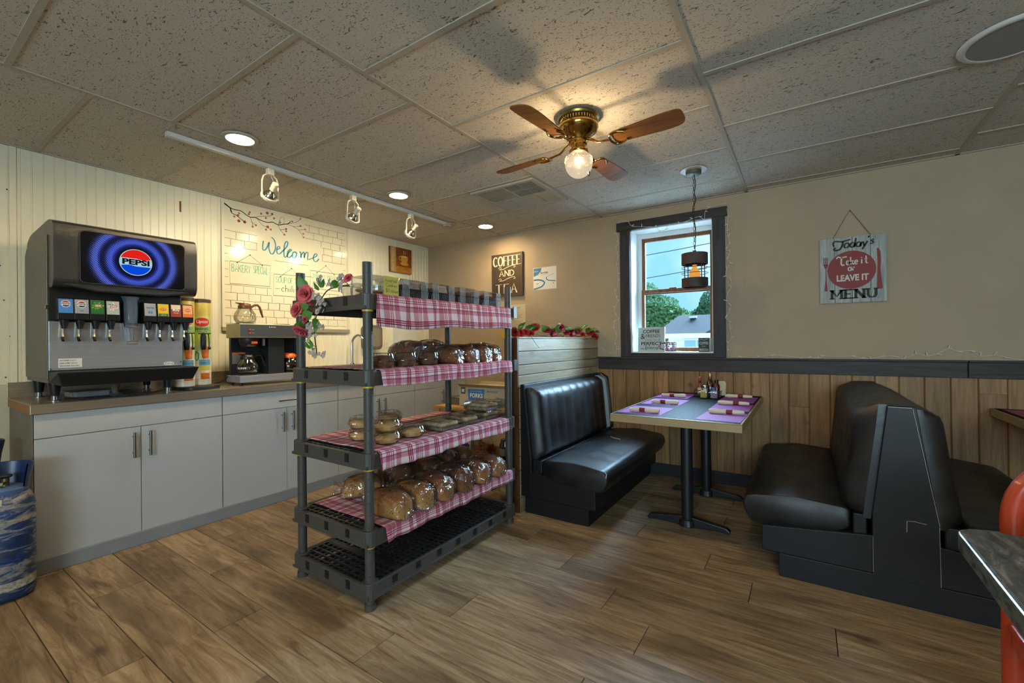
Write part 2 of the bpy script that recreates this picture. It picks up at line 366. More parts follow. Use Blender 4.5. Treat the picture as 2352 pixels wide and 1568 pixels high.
K['glass'] = clearmat('window_glass', '#f2fbfb', .002, .01, fres=.02)
# --- general
K['black'] = pm('black_plastic', '#141414', .42, spec=.4)
K['blk2'] = pm('satin_black_iron', '#1b1a1c', .38, spec=.5)
g = G('black_vinyl'); v = g.coord(); n1 = g.noise(v, 7, 3, .5, .4); n2 = g.noise(v, 260, 2, .5)
g.set(col=g.ramp(n1, [(.3, lin('#0b0b0d')), (.7, lin('#16161a'))]), rough=g.ramp(n1, [(.3, .36), (.7, .52)]), spec=.65); g.bump(g.math('MULTIPLY_ADD', n2, .12, n1), .22, .012); K['vinyl'] = g.m
K['vinylflat'] = pm('flat_black_vinyl', '#121114', .5, spec=.4, bump=.05, bs=200)
K['greyvinyl'] = pm('light_grey_vinyl', '#8f9aa0', .5, var=.1)  # lighter grey vinyl for the far end of the back cushion
K['chip'] = pm('chipped_edge', '#b9b3a5', .8)
g = G('resin_shelf'); g.set(col=lin('#403e3b'), rough=.48, spec=.45); g.bump(g.noise(g.coord(), 300, 2), .08, .003); K['resin'] = g.m
K['resinblk'] = pm('black_resin_deck', '#1d1d1f', .45, spec=.45)
K['yellow'] = pm('yellow_plastic', '#c9a51e', .4)
g = G('brushed_steel'); v = g.coord((3, 1, 160)); g.set(col=g.ramp(g.noise(v, 2.0, 3), [(.3, lin('#9b9ca0')), (.7, lin('#a9aaae'))]), rough=.34, metal=.62); K['steel'] = g.m
g = G('counter_steel'); v = g.coord((60, 1.2, 60)); g.set(col=g.ramp(g.noise(v, 2.0, 3), [(.3, lin('#a09484')), (.7, lin('#b5a896'))]), rough=.27, metal=.7); K['ctr'] = g.m
K['chrome'] = pm('chrome', '#c9c9c9', .12, metal=1)
K['brass'] = pm('polished_brass', '#b08a45', .14, metal=1)
K['nickel'] = pm('brushed_nickel', '#8f8a84', .32, metal=1)
K['cab'] = pm('white_laminate', '#a9aaa9', .36, spec=.45)
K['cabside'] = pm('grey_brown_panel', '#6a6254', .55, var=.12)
K['ply'] = pm('plywood_edge', '#8a6238', .7, var=.25, vs=30)
g = G('dark_textured_metal'); g.set(col=lin('#2b2a27'), rough=.34, spec=.55); g.bump(g.noise(g.coord(), 330, 2), .35, .004); K['pebble'] = g.m
K['greymet'] = pm('grey_brown_metal', '#4e4c46', .36, metal=.6, var=.05)
K['white'] = pm('white_plastic', '#c9c8c2', .4)
K['paper'] = pm('white_paper', '#cfccc2', .8)
K['paperb'] = pm('cream_paper', '#b9ac90', .85)
K['ink'] = pm('black_ink', '#1d1a19', .7)
K['grey'] = pm('grey_ink', '#77736c', .7)
K['red'] = pm('red_print', '#a8201f', .55)
K['navy'] = pm('navy_print', '#1c2a66', .55)
K['blue'] = pm('blue_print', '#2b64a3', .55)
K['sky'] = pm('light_blue_print', '#5c93c6', .5)
K['green'] = pm('green_print', '#2f7a3a', .5)
K['orange'] = pm('orange_plastic', '#e0661a', .35)
K['brown'] = pm('brown_plastic', '#5f3417', .35)
K['cream'] = pm('cream_print', '#d8cdb0', .6)
K['oak'] = wood('oak_blade', '#86591f', '#46270a', (1.1, 16, 16), .5, bump=.1, rand=3)
K['clear'] = clearmat('clear_plastic', '#f3f6f8', .07, .06)
K['carafe'] = clearmat('carafe_glass', '#eeeadd', .06, .02)
K['film'] = clearmat('bread_bag_film', '#fafafa', .08, .09, bumps=1.0, bs=15, op=.015, opc='#cfd3d8')
# ================================================================== the room
H = 2.4725; WX = 0.03; RX = 7.2; RY = -7.2
# floor: base slab with vinyl planks laid on it
fl = struct(MB().box(WX-.2, RX+.2, RY-.2, .25, -.06, -.006).build('floor', K['blackbase']))
pw, pl = .21, 1.22
planks = {}
def plank(x0, x1, y0):
    k = round(x1-x0, 3)
    if k not in planks:
        g_ = .0011
        m = MB(); L, w = x1-x0, pw
        m.add([(g_, g_, -.006), (L-g_, g_, -.006), (L-g_, w-g_, -.006), (g_, w-g_, -.006), (g_+.001, g_+.001, 0), (L-g_-.001, g_+.001, 0), (L-g_-.001, w-g_-.001, 0), (g_+.001, w-g_-.001, 0)],
              [(0, 3, 2, 1), (4, 5, 6, 7), (0, 1, 5, 4), (1, 2, 6, 5), (2, 3, 7, 6), (3, 0, 4, 7)])
        me = bpy.data.meshes.new('plank'); me.from_pydata(m.v, [], m.f); me.materials.append(K['floor']); planks[k] = me
    obj('plank', planks[k], fl, (x0, y0, 0))
joints = {-4: .98, -3: .69, -2: 1.9, -5: 1.73, -6: 1.42, 1: 2.63}
r0 = random.Random(3)
for k in range(-20, 15):
    y0 = -3.095+pw*k
    if y0 >= 0 or y0 < RY: continue
    off = joints.get(k+1, .2+round(r0.random(), 1)*1.1) % pl
    x = WX; e = off if off > .12 else off+pl
    while x < RX:
        e = min(e, RX)
        if e-x > .02: plank(x, e, y0)
        x = e; e = x+pl
# ceiling: grid and tiles
ce = struct(MB().box(WX-.2, RX+.2, RY-.2, .25, H+.05, H+.12).build('ceiling', K['tee']))
tx = [WX, 1.18, 2.421, 3.70, 4.965, 6.22, RX]; yo = [-2.900, -3.168, -2.8565, -2.5635, -2.80, -3.0]
tilem = {}
for i in range(6):
    x0, x1 = tx[i], tx[i+1]
    ys = sorted(set([RY, 0]+[round(yo[i]+.61*k, 4) for k in range(-8, 8) if RY < yo[i]+.61*k < -.02]))
    for y0, y1 in zip(ys[:-1], ys[1:]):
        k = (round(x1-x0, 3), round(y1-y0, 3))
        if k not in tilem:
            a, b = k; m = MB().box(-a/2, a/2, -b/2, b/2, .004, .02)
            me = bpy.data.meshes.new('ceiling_tile'); me.from_pydata(m.v, [], m.f); me.materials.append(K['tile']); tilem[k] = me
        obj('ceiling_tile', tilem[k], ce, ((x0+x1)/2, (y0+y1)/2, H))
        if y0 > RY: MB().box(x0+.012, x1-.012, y0-.012, y0+.012, H-.0005, H+.01).build('cross_tee', K['tee'], ce)
    if i: MB().box(x0-.012, x0+.012, RY, 0, H-.001, H+.012).build('main_tee', K['tee'], ce)
MB().box(WX, WX+.02, RY, 0, H-.001, H+.004).build('wall_angle', K['tee'], ce)
MB().box(WX, RX, -.02, 0, H-.001, H+.004).build('wall_angle', K['tee'], ce)
# left wall: painted panel and beadboard
wl = struct(MB().box(WX-.16, WX-.012, RY, .2, 0, H+.05).build('wall_left', K['whitewall']))
m = MB().poly(Fr((0, 0, 0), (1, 0, 0), (0, 1, 0)), [(-.012, .0001), (-.0026, .0001), (0, .0022), (0, .0434), (-.0014, .0446), (0, .0458), (0, .0481), (-.0026, .0502), (-.012, .0502)], 0, H-1.005)
mb = bpy.data.meshes.new('bead_board'); mb.from_pydata(m.v, [], m.f); mb.materials.append(K['bead'])
for k in range(92): obj('bead_board', mb, wl, (WX, -.0503*(k+1), 1.005))
MB().box(WX-.012, WX-.004, -4.65, 0, 0, 1.0).build('lower_panel', K['whitewall'], wl)
MB().box(WX-.004, WX+.006, -3.62, -3.592, 1.0, H).build('seam_strip', K['bead'], wl)
for y, z in ((-3.62, 1.30), (-3.645, 1.52), (-3.66, 1.73), (-3.64, 1.05), (-3.6, 1.05), (-3.63, 2.2)):
    MB().cyl((WX+.001, y, z), (WX+.005, y, z), .004, n=8).build('screw', K['ink'], wl)
MB().rect(FL(-2.735, 2.28, WX), 0, .012, 0, .085, 0, .001).build('scuff_mark', K['brown'], wl)
# back wall with window opening
ox0, ox1, oz0, oz1 = 2.70, 3.437, 1.12, 2.30
m = MB()
m.box(WX-.16, ox0, 0, .24, -.05, H+.06).box(ox1, RX+.2, 0, .24, -.05, H+.06).box(ox0, ox1, 0, .24, -.05, oz0).box(ox0, ox1, 0, .24, oz1, H+.06)
wb = struct(m.build('wall_back', K['beige']))
struct(MB().box(RX, RX+.16, RY, .2, -.05, H+.06).build('wall_right', K['beige']))
fx_0, fx_1, fz_0, fz_1 = 3.85, 6.75, .88, 2.22
struct(MB().box(WX-.16, fx_0, RY-.16, RY, -.05, H+.06).box(fx_1, RX+.16, RY-.16, RY, -.05, H+.06).box(fx_0, fx_1, RY-.16, RY, -.05, fz_0).box(fx_0, fx_1, RY-.16, RY, fz_1, H+.06).build('wall_front', K['beige']))
w2 = struct(MB().box(fx_0, fx_0+.05, RY-.09, RY-.04, fz_0, fz_1).box(fx_1-.05, fx_1, RY-.09, RY-.04, fz_0, fz_1).box(fx_0, fx_1, RY-.09, RY-.04, fz_1-.05, fz_1).box(fx_0, fx_1, RY-.09, RY-.04, fz_0, fz_0+.05).box(5.27, 5.33, RY-.09, RY-.04, fz_0, fz_1).build('fill_window', K['dark']))  # unseen window added as an opening for the cool fill lamp
MB().box(fx_0+.05, 5.27, RY-.07, RY-.065, fz_0+.05, fz_1-.05).build('pane', K['glass'], w2); MB().box(5.33, fx_1-.05, RY-.07, RY-.065, fz_0+.05, fz_1-.05).build('pane', K['glass'], w2)
# wainscot boards
m = MB().poly(Fr((0, 0, 0), (1, 0, 0), (0, 1, 0)), [(.002, 0), (.002, -.009), (.006, -.013), (.1275, -.013), (.1315, -.009), (.1315, 0)], 0, .86)
def pineboard(h):
    m = MB().poly(Fr((0, 0, 0), (1, 0, 0), (0, 1, 0)), [(.001, -.002), (.001, -.009), (.006, -.014), (.1275, -.014), (.1325, -.009), (.1325, -.002)], 0, h)
    me = bpy.data.meshes.new('pine_board'); me.from_pydata(m.v, [], m.f); me.materials.append(K['pine']); return me
pbm = {}
for k in range(-10, 27):
    x = 3.584+.1335*k
    segs = [(.1, .965)]
    if k == 3: segs = [(.1, .70), (.702, .965)]
    if k == 11: segs = [(.1, .86), (.862, .965)]
    if k == 2: segs = [(.1, .29), (.292, .965)]
    for z0, z1 in segs:
        h = round(z1-z0, 3)
        if h not in pbm: pbm[h] = pineboard(h)
        obj('pine_board', pbm[h], wb, (x, 0, z0))
struct(MB().box(2.372, 7.19, -.022, 0, 0, .105).build('baseboard_back', K['blackbase'], bevel=.004))
tr = struct(MB().box(2.372, 5.0, -.026, 0, .962, 1.068).box(2.372, 5.0, -.045, 0, 1.068, 1.082).build('trim_1', K['dark'], bevel=.003))
struct(MB().box(5.003, 7.19, -.026, 0, .962, 1.068).box(5.003, 7.19, -.045, 0, 1.068, 1.082).build('trim_2', K['dark'], bevel=.003))
# window
wn = struct(MB().box(2.606, 2.702, -.024, 0, 1.083, 2.30).build('window_1', K['darkv'], bevel=.002))
MB().box(3.434, 3.532, -.024, 0, 1.083, 2.30).build('casing_right', K['darkv'], wn, bevel=.002)
MB().box(2.575, 3.552, -.03, 0, 2.298, 2.378).build('casing_head', K['dark'], wn, bevel=.002)
MB().box(2.702, 3.434, -.024, 0, 1.083, 1.122).build('casing_bottom', K['dark'], wn, bevel=.002)
MB().box(ox0, ox0+.012, 0, .2, oz0, oz1).box(ox1-.012, ox1, 0, .2, oz0, oz1).box(ox0, ox1, 0, .2, oz1-.012, oz1).box(ox0, ox1, 0, .2, oz0, oz0+.012).build('reveal_lining', K['trimw'], wn)
MB().box(2.702, 3.434, -.004, .006, 1.120, 1.128).build('sill_edge', K['trimw'], wn)
yS = .19
MB().box(2.712, 2.752, yS, yS+.05, 1.132, 2.288).box(3.405, 3.425, yS, yS+.05, 1.132, 2.288).box(2.752, 3.405, yS, yS+.05, 2.245, 2.288).build('window_frame', K['trimw'], wn)
def sash(nm, z0, z1, y):
    s = MB().box(2.752, 2.782, y, y+.03, z0, z1).box(3.377, 3.405, y, y+.03, z0, z1).box(2.782, 3.377, y, y+.03, z0, z0+.035).box(2.782, 3.377, y, y+.03, z1-.035, z1).build(nm, K['sash'], wn, bevel=.003)
    MB().box(2.782, 3.377, y+.013, y+.017, z0+.035, z1-.035).build('pane', K['glass'], s)
sash('upper_sash', 1.69, 2.245, yS+.02)
sash('lower_sash', 1.135, 1.735, yS-.012)
MB().box(3.02, 3.09, yS-.025, yS-.012, 1.728, 1.742).build('sash_lock', K['sash'], wn, bevel=.002)

# ================================================================== outside
struct(tag(MB().box(-40, 40, .3, 60, -1.4, -1.2).build('ground', pm('bounce_ground', '#d3d4d2', .9, var=.06, vs=3)), 'unseen ground outside the window, pale to bounce daylight', 'ground'))  # ground colour made pale to bounce daylight up to the ceiling
hs_ = thing('house', 'white sided house with grey hip roof seen through the window', 'house', (0, 14, -1.2))
siding = pm('white_siding', '#dfe6e6', .6); shing = pm('grey_shingles', '#403f45', .9, var=.16, vs=40)
MB().box(-.45, 9, 0, 2.3, 0, 2.55).build('wall', siding, hs_)
for k in range(11): MB().box(-.46, 9, -.02, 0, .05+k*.22, .05+k*.22+.2).build('siding_board', siding, hs_)
z0, z1 = 2.70, 3.42
MB().add([(-.95, -.4, z0), (9.5, -.4, z0), (9.5, 2.7, z0), (-.95, 2.7, z0), (-.30, 1.15, z0+.80), (8.6, 1.15, z0+.80)], [(0, 1, 5, 4), (1, 2, 5), (2, 3, 4, 5), (3, 0, 4), (3, 2, 1, 0)]).build('roof', shing, hs_)
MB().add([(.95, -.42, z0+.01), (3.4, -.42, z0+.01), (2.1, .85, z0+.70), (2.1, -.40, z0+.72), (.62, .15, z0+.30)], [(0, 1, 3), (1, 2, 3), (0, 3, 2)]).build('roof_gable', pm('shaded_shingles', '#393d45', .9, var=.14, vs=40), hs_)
MB().box(-.97, 9.5, -.46, -.38, z0-.16, z0+.02).build('gutter', siding, hs_)
MB().box(.2, .45, .72, .95, z0+.66, z0+.74).build('roof_vent', pm('vent_metal', '#cfd8da', .5), hs_)
w_ = MB().box(.1, 1.1, -.03, 0, 2.0, 2.52).build('window', siding, hs_, bevel=.004)
MB().box(.16, .58, -.035, -.028, 2.05, 2.46).build('pane', pm('house_window', '#8fa9ae', .2), w_); MB().box(.62, 1.04, -.035, -.028, 2.05, 2.46).build('pane', pm('house_window', '#8fa9ae', .2), w_)
leafm = [pm('tree_leaves', '#55794a', .9, var=.3, vs=3), pm('tree_leaves_pale', '#6a8c68', .9, var=.3, vs=3), pm('tree_leaves_dark', '#43664a', .8, var=.3, vs=3)]
bark = pm('bark', '#4d443a', .9, var=.2)
def tree(x, y, rx, h0, h1, mi, lab, n=2600, sd=1):
    n *= 3
    r = random.Random(sd); t = thing('tree', lab, 'tree', (x, y, -1.2), group='trees behind the house')
    MB().cyl((0, 0, 0), (0, 0, h0+1.6), .18, .1, 8).build('trunk', bark, t)
    m = MB(); hz = (h1-h0)/2
    for _ in range(n):
        u = r.gauss(0, 1), r.gauss(0, 1), r.gauss(0, 1); l = math.sqrt(sum(q*q for q in u)) or 1
        k = (.55+.45*r.random()**.5)*(1+.22*math.sin(5*u[0]/l+sd)*math.cos(4*u[2]/l+sd))
        p = Vector((u[0]/l*rx*k, u[1]/l*rx*k*.6, 1.2+h0+hz+u[2]/l*hz*k))
        a = Vector((r.gauss(0, 1), r.gauss(0, 1), r.gauss(0, 1))).normalized(); b = a.orthogonal().normalized(); s = .07+.09*r.random()
        m.add([p-a*s, p+b*s*.6, p+a*s, p-b*s*.6], [(0, 1, 2, 3)])
    m.build('foliage', leafm[mi], t)['kind'] = 'stuff'
tree(-2.3, 18.6, 1.7, -.4, 3.15, 0, 'pale green bushy tree left of the grey roof', 3000, 1)
tree(-4.9, 27, 2.1, .2, 4.9, 1, 'tall hazy tree rising highest behind the left window sash', 3200, 5)
tree(-1.5, 32, 2.0, .2, 4.6, 2, 'hazy tree directly behind the ridge of the grey roof', 3000, 9)
tree(1.6, 28, 2.2, .2, 4.5, 1, 'hazy tree furthest right behind the grey roof', 3000, 13)
def wire(x0, z0, x1, z1, y, lab):
    pts = [(x0+(x1-x0)*t-10*(1-2*t)*0, y, z0+(z1-z0)*t-.25*math.sin(PI*t)) for t in [i/12 for i in range(13)]]
    tag(MB().tube(pts, .011, 5).build('power_line', K['blk2']), lab, 'power line', 'power lines outside the window')
wire(-6, 3.6, 8, 4.6, 9, 'upper overhead power line crossing the sky in the window')
wire(-6, 2.85, 8, 4.15, 9.4, 'lower overhead power line crossing the sky in the window')
rl = thing('deck_railing', 'brown wooden deck railing outside the lower window pane', 'railing', (2.3, 4, -1.2))
MB().box(-.2, 1.6, 0, .09, 2.24, 2.32).build('rail', pm('cedar_rail', '#a5653a', .7, var=.1), rl, bevel=.005)
for x in (-.15, .7, 1.5): MB().box(x, x+.09, .005, .085, 0, 2.24).build('post', pm('cedar_post', '#a5653a', .7, var=.1), rl)

# ================================================================== counter run on the left wall
CF = .635; ZC = .922
cabs = [(-3.622, -2.698, 'white base cabinet with two doors below the soda fountain', 0), (-2.698, -1.764, 'white base cabinet with a handled drawer below the coffee brewer', 1),
        (-1.764, -.841, 'white sink base cabinet seen through the bread rack', 0), (-.841, -.01, 'white base cabinet at the back corner behind the bread rack', 0)]
for ci, (y0, y1, lab, drw) in enumerate(cabs):
    t = thing('base_cabinet', lab, 'cabinet', (.05, y0, 0), group='white base cabinets')
    L = y1-y0; d = CF-.05
    MB().box(0, d-.02, 0, L, .055, ZC-.052).build('body', K['cab'], t)
    MB().box(.02, d-.04, 0.003, L-.003, 0, .055).build('plinth', K['blackbase'], t)
    if ci == 0: MB().box(0, d, -.006, 0, .0, ZC-.052).build('end_panel', K['cabside'], t)
    dr = MB().box(d-.02, d, .003, L-.003, .735, ZC-.056).build('drawer_front' if drw else 'front_panel', K['cab'], t, bevel=.0015)
    def handle(par, y, z, ln, vert=True):
        a, b = ((y, z-ln/2), (y, z+ln/2)) if vert else ((y-ln/2, z), (y+ln/2, z))
        h = MB().cyl((d+.032, a[0], a[1]), (d+.032, b[0], b[1]), .0075, n=12)
        for q in (.18, .82):
            yy, zz = a[0]+(b[0]-a[0])*q, a[1]+(b[1]-a[1])*q; h.cyl((d, yy, zz), (d+.032, yy, zz), .0045, n=8)
        h.build('handle', K['nickel'], par, smooth=40)
    if drw: handle(dr, L/2, .795, .155, False)
    mid = L/2 if ci < 3 else .455
    for s, (a, b) in enumerate(((.003, mid-.0015), (mid+.0015, L-.003))):
        dd = MB().box(d-.02, d, a, b, .06, .731).build('door', K['cab'], t, bevel=.0015)
        handle(dd, (mid-.04) if s == 0 else (mid+.04), .625, .155)
tag(MB().box(0, .02, 0, 3.61, 0, .082).build('cove_base', K['cove'], None, (CF-.003, -3.622, 0), bevel=.004), 'grey cove base strip along the foot of the white cabinets', 'base strip')
wt = thing('worktop', 'stainless steel worktop running along the beadboard wall', 'worktop', (.03, -3.635, ZC-.05))
MB().box(.012, .60, .002, 3.60, 0, .046).build('core', K['ply'], wt)
MB().box(0, .622, 0, 3.63, .046, .05).box(.60, .622, 0, 3.63, -.002, .046).build('steel_top', K['ctr'], wt, bevel=.0015)
MB().box(0, .012, 0, 3.63, .05, .145).build('backsplash', K['ctr'], wt, bevel=.001)
sk = thing('sink', 'stainless sink basin set in the worktop behind the bread rack', 'sink', (.33, -1.28, ZC))
MB().poly(FT(0, 0, .0), rrect(-.19, .19, -.24, .24, .04), 0, .003).build('rim', K['steel'], sk)
MB().poly(FT(0, 0, .003), rrect(-.16, .16, -.21, .21, .04), 0, .001).build('basin', pm('dark_basin', '#3c3c3c', .3, metal=.8), sk)
# --- faucet
fc = thing('faucet', 'chrome gooseneck faucet behind the left side of the bread rack', 'faucet', (.12, -1.235, ZC))
MB().cyl((0, 0, 0), (0, 0, .11), .022, n=16).build('base', K['chrome'], fc, smooth=40)
MB().tube(smoothpath([(0, 0, .1), (0, 0, .3), (.01, .005, .36), (.06, .03, .405), (.11, .055, .36), (.12, .06, .30)], 5), .0115, 12).build('spout', K['chrome'], fc, smooth=50)
MB().cyl((.12, .06, .18), (.12, .06, .3), .0145, n=14).build('spray_head', K['nickel'], fc, smooth=40)
MB().cyl((.03, .08, 0), (.03, .085, .1), .004, n=8).cyl((.03, .08, 0), (.03, .08, .02), .012, n=12).build('lever', K['chrome'], fc, smooth=40)
# --- wall-mounted dispensers and outlets
dm = pm('smoke_grey_plastic', '#5c574e', .3)
ds = thing('towel_dispenser', 'smoke grey rounded towel dispenser on the wall behind the front rack post', 'dispenser', (WX, -1.06, 1.17))
MB().poly(FL(0, 0, .0), rrect(0, .225, 0, .27, .05), 0, .10).build('cover', dm, ds, bevel=.012)
MB().poly(FL(0, 0, .10), rrect(.03, .195, .03, .24, .04), 0, .004).build('front_plate', pm('smoke_grey_front', '#7a7466', .25), ds)
pt = thing('paper_towel_box', 'white enamelled paper dispenser on the wall below the plaid cloth', 'dispenser', (WX, -.60, 1.15))
MB().box(0, .11, 0, .31, .0, .29).build('case', K['white'], pt, bevel=.006)
MB().box(.02, .09, .03, .28, -.012, 0).build('slot', K['grey'], pt)
ot = thing('wall_outlet', 'cream wall outlet beside the paper dispenser', 'outlet', (WX, -.735, 1.15))
MB().box(0, .006, 0, .075, 0, .118).build('plate', K['bead'], ot, bevel=.002)
for z in (.022, .066): MB().box(.006, .009, .02, .055, z, z+.03).build('socket', K['white'], ot, bevel=.002)
tag(MB().box(0, .002, 0, .075, 0, .055).build('sticky_note', K['sky'], None, (WX, -.285, 1.13)), 'small blue note stuck to the beadboard in the corner', 'note')
tag(MB().box(0, .0015, 0, .07, 0, .085).build('pink_note', pm('pink_paper', '#c9707c', .8), None, (WX, -1.95, 1.09)), 'pink note on the wall right of the coffee brewer', 'note')
# ================================================================== booths, table, partition
def cushion(m, pts, y0, y1, r=.03, nseg=5):
    """soft slab: profile polygon (x, z) extruded along y with pillowed ends"""
    n = len(pts); cx = sum(p[0] for p in pts)/n; cz = sum(p[1] for p in pts)/n; rows = []
    for i in range(nseg+1):
        t = i/nseg*PI/2; rows.append((y0+r*(1-math.sin(t)), 1-r*.9/.25*(1-math.cos(PI/2-t))*.35))
    rows = [(y0+r*(1-math.cos(i/nseg*PI/2)), i/nseg) for i in range(nseg+1)]
    prof = [(y, 1-.07*(1-math.sin(t*PI/2))) for y, t in rows]
    full = prof+[(y1-(y-y0), s) for y, s in prof[::-1]]
    v = []
    for y, s in full:
        for x, z in pts: v.append((cx+(x-cx)*s, y, cz+(z-cz)*s))
    f = []; k = len(full)
    for j in range(k-1):
        for i in range(n): f.append((j*n+i, (j+1)*n+i, (j+1)*n+(i+1) % n, j*n+(i+1) % n))
    f += [list(range(n)), [(k-1)*n+i for i in range(n)][::-1]]
    return m.add(v, f)
def rpoly(pts, r, n=4):
    """round the corners of a polygon"""
    out = []; N = len(pts)
    for i in range(N):
        p0, p, p2 = Vector(pts[i-1]), Vector(pts[i]), Vector(pts[(i+1) % N])
        rr = r[i] if isinstance(r, (list, tuple)) else r
        a = p+(p0-p).normalized()*min(rr, (p0-p).length*.45); b = p+(p2-p).normalized()*min(rr, (p2-p).length*.45)
        for k in range(n+1):
            t = k/n; q = a*(1-t)**2+p*2*t*(1-t)+b*t*t; out.append((q.x, q.y))
    return out
def rib_cushion(name, parent, x_of, y0, y1, z0, z1, th, sg, ribs=9, mat=None):
    """channel-tufted back cushion; front face bulges towards sg*x"""
    ny, nz = 64, 16; v = []
    def P(i, j, front):
        ty, tz = i/ny, j/nz; y = y0+(y1-y0)*ty; z = z0+(z1-z0)*tz
        edge = min(1, min(ty, 1-ty)*(y1-y0)/.07, min(tz, 1-tz)*(z1-z0)/.07); edge = math.sqrt(max(0, 1-(1-edge)**2))
        b = th*(.30+.70*edge)*(1+.15*abs(math.sin(PI*ribs*ty))**.5-.05+.02*math.sin(9*ty+7*tz)) if front else 0
        return (x_of(z)+sg*b, y, z)
    m = MB()
    for fr_ in (True, False):
        for i in range(ny+1):
            for j in range(nz+1): v.append(P(i, j, fr_))
    w = nz+1; o = (ny+1)*w; f = []
    for i in range(ny):
        for j in range(nz):
            a, b, c, d = i*w+j, (i+1)*w+j, (i+1)*w+j+1, i*w+j+1
            f.append((a, b, c, d) if sg > 0 else (d, c, b, a)); f.append(tuple(q+o for q in ((d, c, b, a) if sg > 0 else (a, b, c, d))))
    for i in range(ny):
        f.append((i*w+o, (i+1)*w+o, (i+1)*w, i*w)); f.append((i*w+nz, (i+1)*w+nz, (i+1)*w+nz+o, i*w+nz+o))
    for j in range(nz):
        f.append((j, j+1, j+1+o, j+o)); f.append((ny*w+j+o, ny*w+j+1+o, ny*w+j+1, ny*w+j))
    m.add(v, f)
    o_ = m.build(name, mat or K['vinyl'], parent, smooth=60); return o_
Yn, Yf = -1.45, -.03
b1 = thing('booth_bench', 'black vinyl booth bench backed against the pale wood divider', 'booth', (2.3, 0, 0))
XZ = lambda y0: Fr((0, y0, 0), (1, 0, 0), (0, 0, 1))
MB().poly(XZ(Yf), rpoly([(.09, .0), (.585, 0), (.585, .112), (.09, .112)], .004), 0, -Yn+Yf).build('plinth', K['vinylflat'], b1)
MB().poly(XZ(Yf), [(.13, .112), (.632, .112), (.632, .246), (.13, .30)], 0, -Yn+Yf).build('seat_frame', K['vinylflat'], b1, bevel=.004)
MB().poly(XZ(Yf), [(.0, .115), (.145, .115), (.145, .38), (.093, .925), (.0, .925)], 0, -Yn+Yf).build('back_frame', K['vinylflat'], b1, bevel=.004)
MB().poly(XZ(Yn+.001), [(.003, .117), (.143, .117), (.143, .37), (.092, .922), (.003, .922)], 0, .008).build('end_panel', K['black'], b1, bevel=.002)
xb = lambda z: .145-(z-.38)*.052/.545
rib_cushion('back_cushion', b1, xb, -1.425, -.16, .385, .90, .085, 1, 9)
rib_cushion('cushion_end', b1, xb, -.16, -.085, .385, .905, .088, 1, 1, K['greyvinyl'])
rib_cushion('corner_cushion', b1, xb, -.085, -.032, .37, .925, .10, 1, 1)
def seat(par, x0, x1, z0, z1, nm='seat_cushion'):
    s = 1 if x1 > x0 else -1; pts = [(x0, z0+.06), (x0+s*.10, z0+.02), (x1-s*.045, z0), (x1-s*.01, z0+.06), (x1, z1-.05), (x1-s*.03, z1-.005), ((x0+x1)/2, z1+.022), (x0, z1+.002)]
    if s < 0: pts = pts[::-1]
    m = MB(); cushion(m, rpoly(pts, .03, 3), -1.455, -.035, .035); return m.build(nm, K['vinyl'], par, smooth=50)
s_ = seat(b1, .225, .728, .232, .39)
MB().box(.15, .225, -1.44, -.04, .29, .385).build('seat_gusset', K['vinylflat'], b1, bevel=.006)
for a in (((.70, -1.452, .385), (.715, -1.454, .37), (.712, -1.455, .345)), ((.40, -.55, .4145), (.44, -.58, .415), (.50, -.60, .4145))): MB().tube(a, .003, 5).build('worn_spot', K['chip'], s_)
b2 = thing('double_booth', 'back to back black vinyl double booth in front of the pine wainscot', 'booth', (4.47, 0, 0))
MB().poly(XZ(Yf), [(-.50, 0), (.50, 0), (.50, .118), (-.50, .118)], 0, 1.45).build('plinth', K['vinylflat'], b2, bevel=.003)
MB().poly(XZ(Yf), [(-.577, .118), (.577, .118), (.577, .247), (.10, .30), (-.10, .30), (-.577, .247)], 0, 1.448).build('seat_frame', K['vinylflat'], b2, bevel=.004)
MB().poly(XZ(Yf), [(-.118, .118), (.118, .118), (.116, .40), (.044, .917), (-.058, .917), (-.118, .40)], 0, 1.448).build('back_frame', K['vinylflat'], b2, bevel=.003)
ep = MB().poly(XZ(-1.478), [(-.118, .118), (.118, .118), (.115, .395), (.03, .915), (-.058, .915), (-.118, .40)], 0, .010).build('end_panel', K['vinylflat'], b2, bevel=.002)
f_ = XZ(-1.4885)
m = MB().rib(f_, [(-.058, .914), (.028, .914)], .0022).rib(f_, [(.03, .91), (.06, .73), (.115, .395)], .0013).rib(f_, [(-.117, .13), (-.117, .30)], .001).rib(f_, [(.117, .125), (.114, .39)], .0014)
m.build('worn_edge', K['chip'], ep)
MB().rib(f_, [(.004, .345), (.005, .396), (.03, .399), (.072, .394)], .002).build('tear', K['chip'], ep)
xl = lambda z: -.118+(z-.40)*.06/.517; xr = lambda z: .116-(z-.40)*.072/.517
rib_cushion('back_cushion', b2, xl, -1.462, -.04, .37, .922, .105, -1, 11)
rib_cushion('back_cushion', b2, xr, -1.462, -.04, .37, .905, .085, 1, 11)
MB().box(-.062, .040, -1.462, -.04, .912, .924).build('top_cap', K['vinyl'], b2, bevel=.008)
seat(b2, -.19, -.675, .24, .40); seat(b2, .20, .675, .24, .40)
for x in (-.19, .135): MB().box(x, x+.055, -1.46, -.04, .27, .385).build('seat_gusset', K['vinylflat'], b2, bevel=.006)

